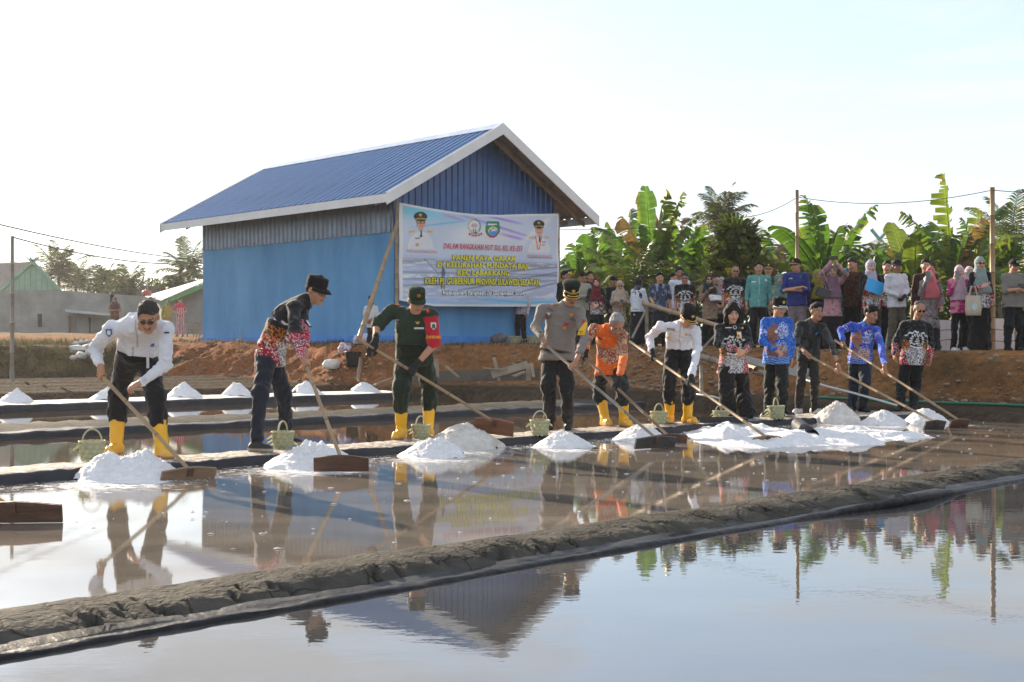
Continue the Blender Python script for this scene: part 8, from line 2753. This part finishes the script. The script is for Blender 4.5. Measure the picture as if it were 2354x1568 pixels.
gadget('phone', r[4](.01, .31, 1.13), (.07, .01, .13), Rz(.1) @ Matrix.Rotation(-.9, 3, 'X'), PHONE, 'dark phone in the hands of the woman in beige', 'phone', 'phones')
stand(1467, 651, 20.8, dict(label='woman in white shirt and dark headscarf seen from behind', hair='hijab', hijab=(.016, .018, .026), hijab2=(.20, .20, .24), drape=.26, shirt=solid((.66, .69, .76)), skin=SK2, hem=.13, leg='skirt', legcol=BLK), 2.5, 'clasp', 'f')
r = stand(1516, 640, 20.75, dict(label='man in blue and white camouflage shirt resting a hand on the rail', shirt=camo([(.055, .075, .135), (.30, .32, .40), (.018, .026, .055)], 15, 3), sleeve=.5, skin=SK2, legcol=(.022, .024, .034)), -.12, 'rail')
pin(r[1], r[0], 1533, 692, .055, .085, PATCH_W, 'name_card', out=.02)
stand(1546, 641, 22.6, dict(label='man half hidden behind the man in blue camouflage', shirt=solid((.25, .03, .03)), skin=SK2), .5, 'side')
stand(1562, 629, 22.0, dict(label='tall man in a white shirt with dark straps', shirt=solid((.62, .65, .72)), skin=SK3), .2, 'side')
stand(1574, 641, 20.9, dict(label='man with dark glasses in black batik left of the speaker', shirt=sulsel(arm_from=.12), sleeve=.5, glasses='dark', skin=SK1, haircol=(.04, .04, .04), hem=.10), .0, 'side')
r = stand(1628, 643, 20.9, dict(label='woman with a microphone in dark green headscarf and brown batik jacket', hair='hijab', hijab=(.018, .032, .034), drape=.2, glasses='dark', shirt=batik((.27, .19, .13), (.13, .06, .04), (.34, .26, .19), .035, .3, 6), skin=SK2, hem=.26, legcol=BLK, lip=(.36, .05, .07)), .0, 'mic', 'f')
mb = MB(); c = Vector(r[4](-.055, .215, 1.37)); mb.lathe([(.001, -.10), (.012, -.10), (.014, .03), (.024, .045), (.027, .07), (.02, .092), (.001, .098)], 12, M4=Matrix.Translation(c) @ Matrix.Rotation(-.35, 4, 'X'))
tag(mb.build('microphone', PHONE, None, True, loc=c), 'black microphone held by the woman in the dark green headscarf', 'microphone')
PAPER = pm('white_paper', (.72, .72, .72), rough=.8, var=.05)
mb = MB(); c = Vector(r[4](.10, .30, 1.10)); R = Rz(.2) @ Matrix.Rotation(-.9, 3, 'X')
for k in range(3): mb.box(c + Vector((.012 * k, -.004 * k, .008 * k)), (.24, .003, .17), R @ Matrix.Rotation(.05 * k, 3, 'Z'))
tag(mb.build('paper_sheets', PAPER, None, loc=c), 'loose white paper sheets held by the speaker', 'paper')
stand(1645, 641, 22.2, dict(label='older man in a dark songkok cap behind the speaker', shirt=solid((.05, .05, .05)), cap=('songkok', (.05, .03, .02), None), skin=SK2), .0, 'side')
stand(1659, 650, 21.4, dict(label='woman in grey headscarf and glasses right of the speaker', hair='hijab', hijab=(.32, .31, .35), drape=.36, glasses='thin', shirt=sulsel(), skin=(.42, .24, .16), leg='skirt', legcol=BLK), -.3, 'clasp', 'f')
r = stand(1689, 625, 20.9, dict(label='stout bald man in dark glasses and black batik', shirt=sulsel(arm_from=.12), sleeve=.5, hair='thin', haircol=(.03, .03, .03), glasses='dark', beard=True, skin=(.29, .145, .09), bulk=1.16, hem=.10), .0, 'side')
pin(r[1], r[0], 1703, 665, .055, .085, PATCH_W, 'name_card')
TEAL = (.115, .33, .31)
r = stand(1744, 617, 20.9, dict(label='man in a teal shirt and glasses standing straight', shirt=solid(TEAL, (.4, .5, .48)), glasses='thin', skin=SK2, hem=.10, sleeve=.88), .05, 'side')
pin(r[1], r[0], 1759, 644, .06, .06, PATCH_W, 'round_patch', shape='round'); pin(r[1], r[0], 1732, 648, .10, .025, PATCH_W, 'name_tape')
stand(1766, 620, 22.3, dict(label='man in a black baseball cap behind the teal shirt', shirt=camo([(.05, .05, .04), (.09, .08, .07)], 12), cap=('ball', (.012, .012, .013), 'gold'), skin=SK2), .0, 'side')
stand(1790, 643, 21.2, dict(label='woman in a sea-green headscarf beside the teal shirt', hair='hijab', hijab=(.14, .30, .24), drape=.42, shirt=batik((.30, .33, .28), (.08, .1, .08), (.5, .5, .45), .03, .35, 8), skin=(.40, .22, .14), leg='skirt', legcol=(.05, .06, .05), lip=(.4, .06, .08)), -.1, 'side', 'f')
r = stand(1829, 611, 20.9, dict(label='man in royal blue shirt and cap with folded arms', shirt=solid((.025, .04, .185)), yaw=-.75, cap=('ball', (.014, .013, .013), 'gold'), skin=SK2, hem=.08, sleeve=.72, bulk=1.1, legcol=(.20, .17, .18)), -.1, 'cross')
pin(r[1], r[0], 1817, 640, .09, .024, PATCH_W, 'name_tape', 'ARDY', PATCH_K); pin(r[1], r[0], 1839, 636, .05, .05, PATCH_G, 'round_patch', shape='round')
stand(1878, 634, 21.5, dict(label='woman in an olive headscarf looking right', hair='hijab', hijab=(.23, .21, .03), drape=.40, yaw=.45, shirt=solid((.02, .025, .06)), skin=SK1, leg='skirt', legcol=BLK, hem=.2), .2, 'side', 'f')
r = stand(1914, 625, 20.85, dict(label='woman in a mauve headscarf raising a phone overhead with both hands', hair='hijab', hijab=(.20, .12, .17), drape=.44, pitch=-.05, shirt=batik((.50, .25, .28), (.34, .18, .2), (.2, .15, .16), .04, .2, 3), skin=(.42, .24, .16), hem=.22, flare=.02, leg='skirt', legcol=BLK), .0, 'photoup', 'f')
gadget('phone', r[4](0, .27, 1.80), (.15, .012, .075), Rz(.0), PHONE, 'black phone raised overhead by the woman in mauve', 'phone', 'phones')
lumpyc = r[4](-.20, .14, 1.12)
mb = MB(); mb.box(lumpyc, (.24, .12, .16), Matrix.Rotation(.35, 3, 'Y')); mb.tube([Vector(r[4](-.1, .12, 1.2)), Vector(r[4](-.15, .08, 1.35))], .012, 5); tag(mb.build('shoulder_bag', PHONE, None, loc=Vector(lumpyc)), 'black shoulder bag at the side of the woman in mauve', 'bag')
stand(1945, 631, 21.7, dict(label='woman in a dark teal headscarf behind the mauve headscarf', hair='hijab', hijab=(.012, .12, .13), drape=.5, yaw=-.5, shirt=solid((.012, .10, .11)), skin=SK2, leg='skirt', legcol=BLK, hem=.2), -.3, 'side', 'f')
r = stand(1959, 609, 21.2, dict(label='man in brown and black batik turned to his left', yaw=-.9, pitch=.25, shirt=batik((.035, .016, .010), (.17, .06, .02), (.012, .008, .007), .03, .3, 5), skin=SK1, haircol=(.03, .03, .03), hem=.10, sleeve=.7), -.4, 'side')
band(r[0], r[3]['wrR'], r[3]['elR'], .12, .03, .022, METAL, 'wristwatch')
r = stand(2001, 614, 20.9, dict(label='woman in a lilac headscarf carrying a bright blue folder', hair='hijab', hijab=(.44, .40, .50), drape=.34, shirt=sulsel(arm_from=.33), skin=(.44, .26, .18), leg='skirt', legcol=BLK, hem=.12), .05, 'folder', 'f')
gadget('document_folder', r[4](-.07, .31, 1.16), (.32, .018, .25), Rz(.1) @ Matrix.Rotation(.35, 3, 'Y') @ Matrix.Rotation(-.25, 3, 'X'), pm('cyan_plastic', (.02, .36, .72), rough=.4, var=.05), 'bright blue folder held by the woman in lilac', 'folder')
band(r[0], r[3]['wrR'], r[3]['elR'], .12, .028, .022, PATCH_W, 'wristwatch')
stand(2039, 615, 21.9, dict(label='man in black batik behind the white long-sleeved shirt', shirt=sulsel(), skin=SK2, sleeve=.5), .0, 'side')
stand(2059, 613, 20.85, dict(label='young man in a white long-sleeved shirt and black cap', shirt=solid((.64, .64, .68)), whiteshirt=True, cap=('ball', (.018, .017, .018), None), collar=0, skin=SK3, hem=.10, loose=.006, legcol=(.10, .085, .065), bulk=.95, gloves='R'), .1, 'clasp')
stand(2128, 612, 22.2, dict(label='man hidden behind the woman in the pink headscarf', shirt=solid((.05, .02, .02)), skin=SK2, hem=.08), .0, 'side')
r = stand(2138, 628, 20.9, dict(label='smiling woman in a pink headscarf filming with a phone', hair='hijab', hijab=(.50, .13, .15), drape=.40, yaw=-.35, shirt=batik((.20, .15, .14), (.24, .30, .33), (.14, .07, .08), .09, .4, 5), skin=(.46, .27, .19), hem=.42, flare=.03, leg='skirt', legcol=(.014, .016, .022), lip=(.45, .08, .1)), -.1, 'phoneface', 'f')
gadget('phone', r[4](-.13, .32, 1.46), (.075, .010, .15), Rz(-.3), PHONE_G, 'green-backed phone held up by the woman in pink', 'phone', 'phones')
r = stand(2203, 625, 20.95, dict(label='woman in pale pink headscarf and magenta tunic filming with a phone', hair='hijab', hijab=(.58, .42, .50), drape=.46, yaw=-.25, shirt=batik((.44, .02, .17), (.55, .10, .26), (.60, .25, .30), .04, .2, 9), skin=(.44, .26, .18), hem=.14, legcol=(.010, .010, .011), legw=.85, shoecol=(.6, .62, .64), sole=(.68, .68, .68)), -.1, 'phoneface', 'f')
gadget('phone', r[4](-.13, .33, 1.46), (.075, .010, .155), Rz(-.25), PHONE_S, 'grey phone held up by the woman in magenta', 'phone', 'phones')
stand(2227, 628, 22.2, dict(label='woman in a pale headscarf hidden behind two others', hair='hijab', hijab=(.5, .38, .44), shirt=solid((.4, .3, .35)), skin=SK2, leg='skirt', legcol=BLK), .0, 'side', 'f')
r = stand(2251, 607, 20.9, dict(label='woman in grey-green headscarf and dark glasses with a tote bag', hair='hijab', hijab=(.25, .32, .31), drape=.46, glasses='dark', shirt=sulsel(arm_from=.33), skin=(.42, .24, .17), hem=.12, leg='skirt', legcol=(.010, .010, .011), lip=(.4, .05, .08)), .0, 'bag', 'f')
bagc = Vector(r[4](-.20, .20, .80))
tb = empty('tote_bag', bagc); tag(tb, 'cream canvas tote bag hanging from the arm of the woman in grey-green', 'bag')
mb = MB(); V = []; n = 16
for z, w_, e in ((-.17, .11, .04), (-.165, .125, .05), (-.05, .135, .055), (.10, .128, .035), (.17, .125, .022)):
 for k in range(n):
  a = 2 * math.pi * k / n; V.append(bagc + Vector((w_ * math.copysign(abs(math.cos(a)) ** .45, math.cos(a)), e * math.copysign(abs(math.sin(a)) ** .45, math.sin(a)), z)))
mb.add(V, [(i * n + k, i * n + (k + 1) % n, (i + 1) * n + (k + 1) % n, (i + 1) * n + k) for i in range(4) for k in range(n)] + [tuple(range(n - 1, -1, -1))])
mb.build('canvas', pm('cream_canvas', (.52, .45, .35), rough=.9, var=.1, bump=.2), tb, True)
for s_ in (-1, 1):
 mb = MB(); mb.tube([bagc + Vector((-.07, s_ * .02, .16)), bagc + Vector((-.03, s_ * .02, .33)), bagc + Vector((.03, s_ * .02, .33)), bagc + Vector((.07, s_ * .02, .16))], .008, 5); mb.build('strap', MATS['cream_canvas'], tb)
mb = MB(); mb.prism([bagc + Vector((.05 * math.cos(a) , -.062, -.02 + .06 * math.sin(a))) for a in np.linspace(0, 6.28, 14, endpoint=False)], (0, -.003, 0)); mb.build('printed_emblem', pm('pale_print', (.5, .62, .62), rough=.8), tb)
r = stand(2329, 612, 21.0, dict(label='man in a grey field shirt and black cap looking at his phone', shirt=solid((.20, .185, .165)), cap=('ball', (.012, .013, .016), None), pitch=.15, skin=SK2, hem=.09, sleeve=.66, bulk=1.1, legcol=(.012, .013, .017)), -.05, 'phone')
gadget('phone', r[4](.01, .30, 1.17), (.08, .010, .15), Rz(.0) @ Matrix.Rotation(-.8, 3, 'X') @ Matrix.Rotation(-.9, 3, 'Y'), PHONE, 'black phone in the hands of the man in the grey field shirt', 'phone', 'phones')
cpt = r[2]['hp'](0, .100, .088)
def mpc(X, Y): return cpt + r[2]['A'][1] * .012 + r[2]['A'][0] * X[:, None] + r[2]['A'][2] * Y[:, None]
text_on('cap_lettering', 'NY', mpc, -.022, .022, -.02, .02, PATCH_W, r[0], 0, .03)
band(r[0], r[3]['wrR'], r[3]['elR'], .14, .031, .022, METAL, 'wristwatch')
stand(2366, 628, 21.2, dict(label='person in orange cut off by the right edge', shirt=solid((.62, .24, .03)), skin=SK2), -.3, 'side')
stand(1199, 662, 21.9, dict(label='person whose dark trousers show below the banner', shirt=batik((.6, .55, .58), (.35, .1, .12), (.3, .3, .4), .04, .3, 2), skin=SK1, legcol=(.012, .012, .014), hem=.06), -.8, 'side', 'm', d=31.75)
# child by the wall and villagers at the left
stand(853, 692, 0, dict(label='small child in black vest holding the bamboo prop', shirt=solid((.55, .57, .62)), child=1, skin=SK3, legcol=BLK, keepg=1, sleeve=.4, hs=.80, bulk=.8, hb=.011, hc=.012, group='villagers'), -.2, 'clasp', 'm', d=27.4)
stand(264, 690, 0, dict(label='woman in brown batik and purple turban before the grey house', shirt=batik((.13, .05, .03), (.05, .02, .015), (.25, .10, .05), .05, .4, 3), hair='hijab', hijab=(.09, .04, .07), drape=.10, skin=SK3, sleeve=.4, leg='skirt', legcol=(.08, .04, .03), group='villagers', hb=.016, hc=.016), .1, 'cross', 'f', d=50)
stand(346, 690, 0, dict(label='villager whose dark hair shows above the bending man', shirt=solid((.2, .15, .12)), skin=SK3, group='villagers', hb=.016, hc=.016), .1, 'side', 'f', d=52)
stand(384, 697, 0, dict(label='elderly woman in a yellow-green blouse beside the striped dress', shirt=batik((.30, .28, .05), (.45, .36, .24), (.22, .2, .04), .06, .15, 3), hair='bun', haircol=(.13, .13, .13), skin=SK3, leg='skirt', legcol=(.30, .24, .05), group='villagers', hb=.016, hc=.016), .4, 'side', 'f', d=51)
stand(413, 691, 0, dict(label='young woman in pink and white striped pyjamas looking right', yaw=1.1, shirt=stripes((.62, .55, .55), (.45, .06, .08), .035, (.55, .06, .11)), hair='bun', skin=SK2, sleeve=.4, hem=.16, legpat=stripes((.62, .55, .55), (.45, .06, .08), .03), legw=1.05, group='villagers', hb=.016, hc=.014), .5, 'clasp', 'f', d=50.5)
# ================================================================== air
mb = MB(); mb.box((0, 60, 7.5), (260, 240, 18.2))
hm = bpy.data.materials.new('haze'); hm.use_nodes = True
hn = hm.node_tree.nodes; hn.clear()
ho = hn.new('ShaderNodeOutputMaterial'); hv = hn.new('ShaderNodeVolumePrincipled')
hv.inputs['Color'].default_value = (.95, .96, 1, 1); hv.inputs['Density'].default_value = .00035; hv.inputs['Anisotropy'].default_value = .55
hm.node_tree.links.new(hv.outputs['Volume'], ho.inputs['Volume'])
hz_o = mb.build('haze', hm); tag(hz_o, 'thin bright haze over the whole site', 'haze', kind='stuff')
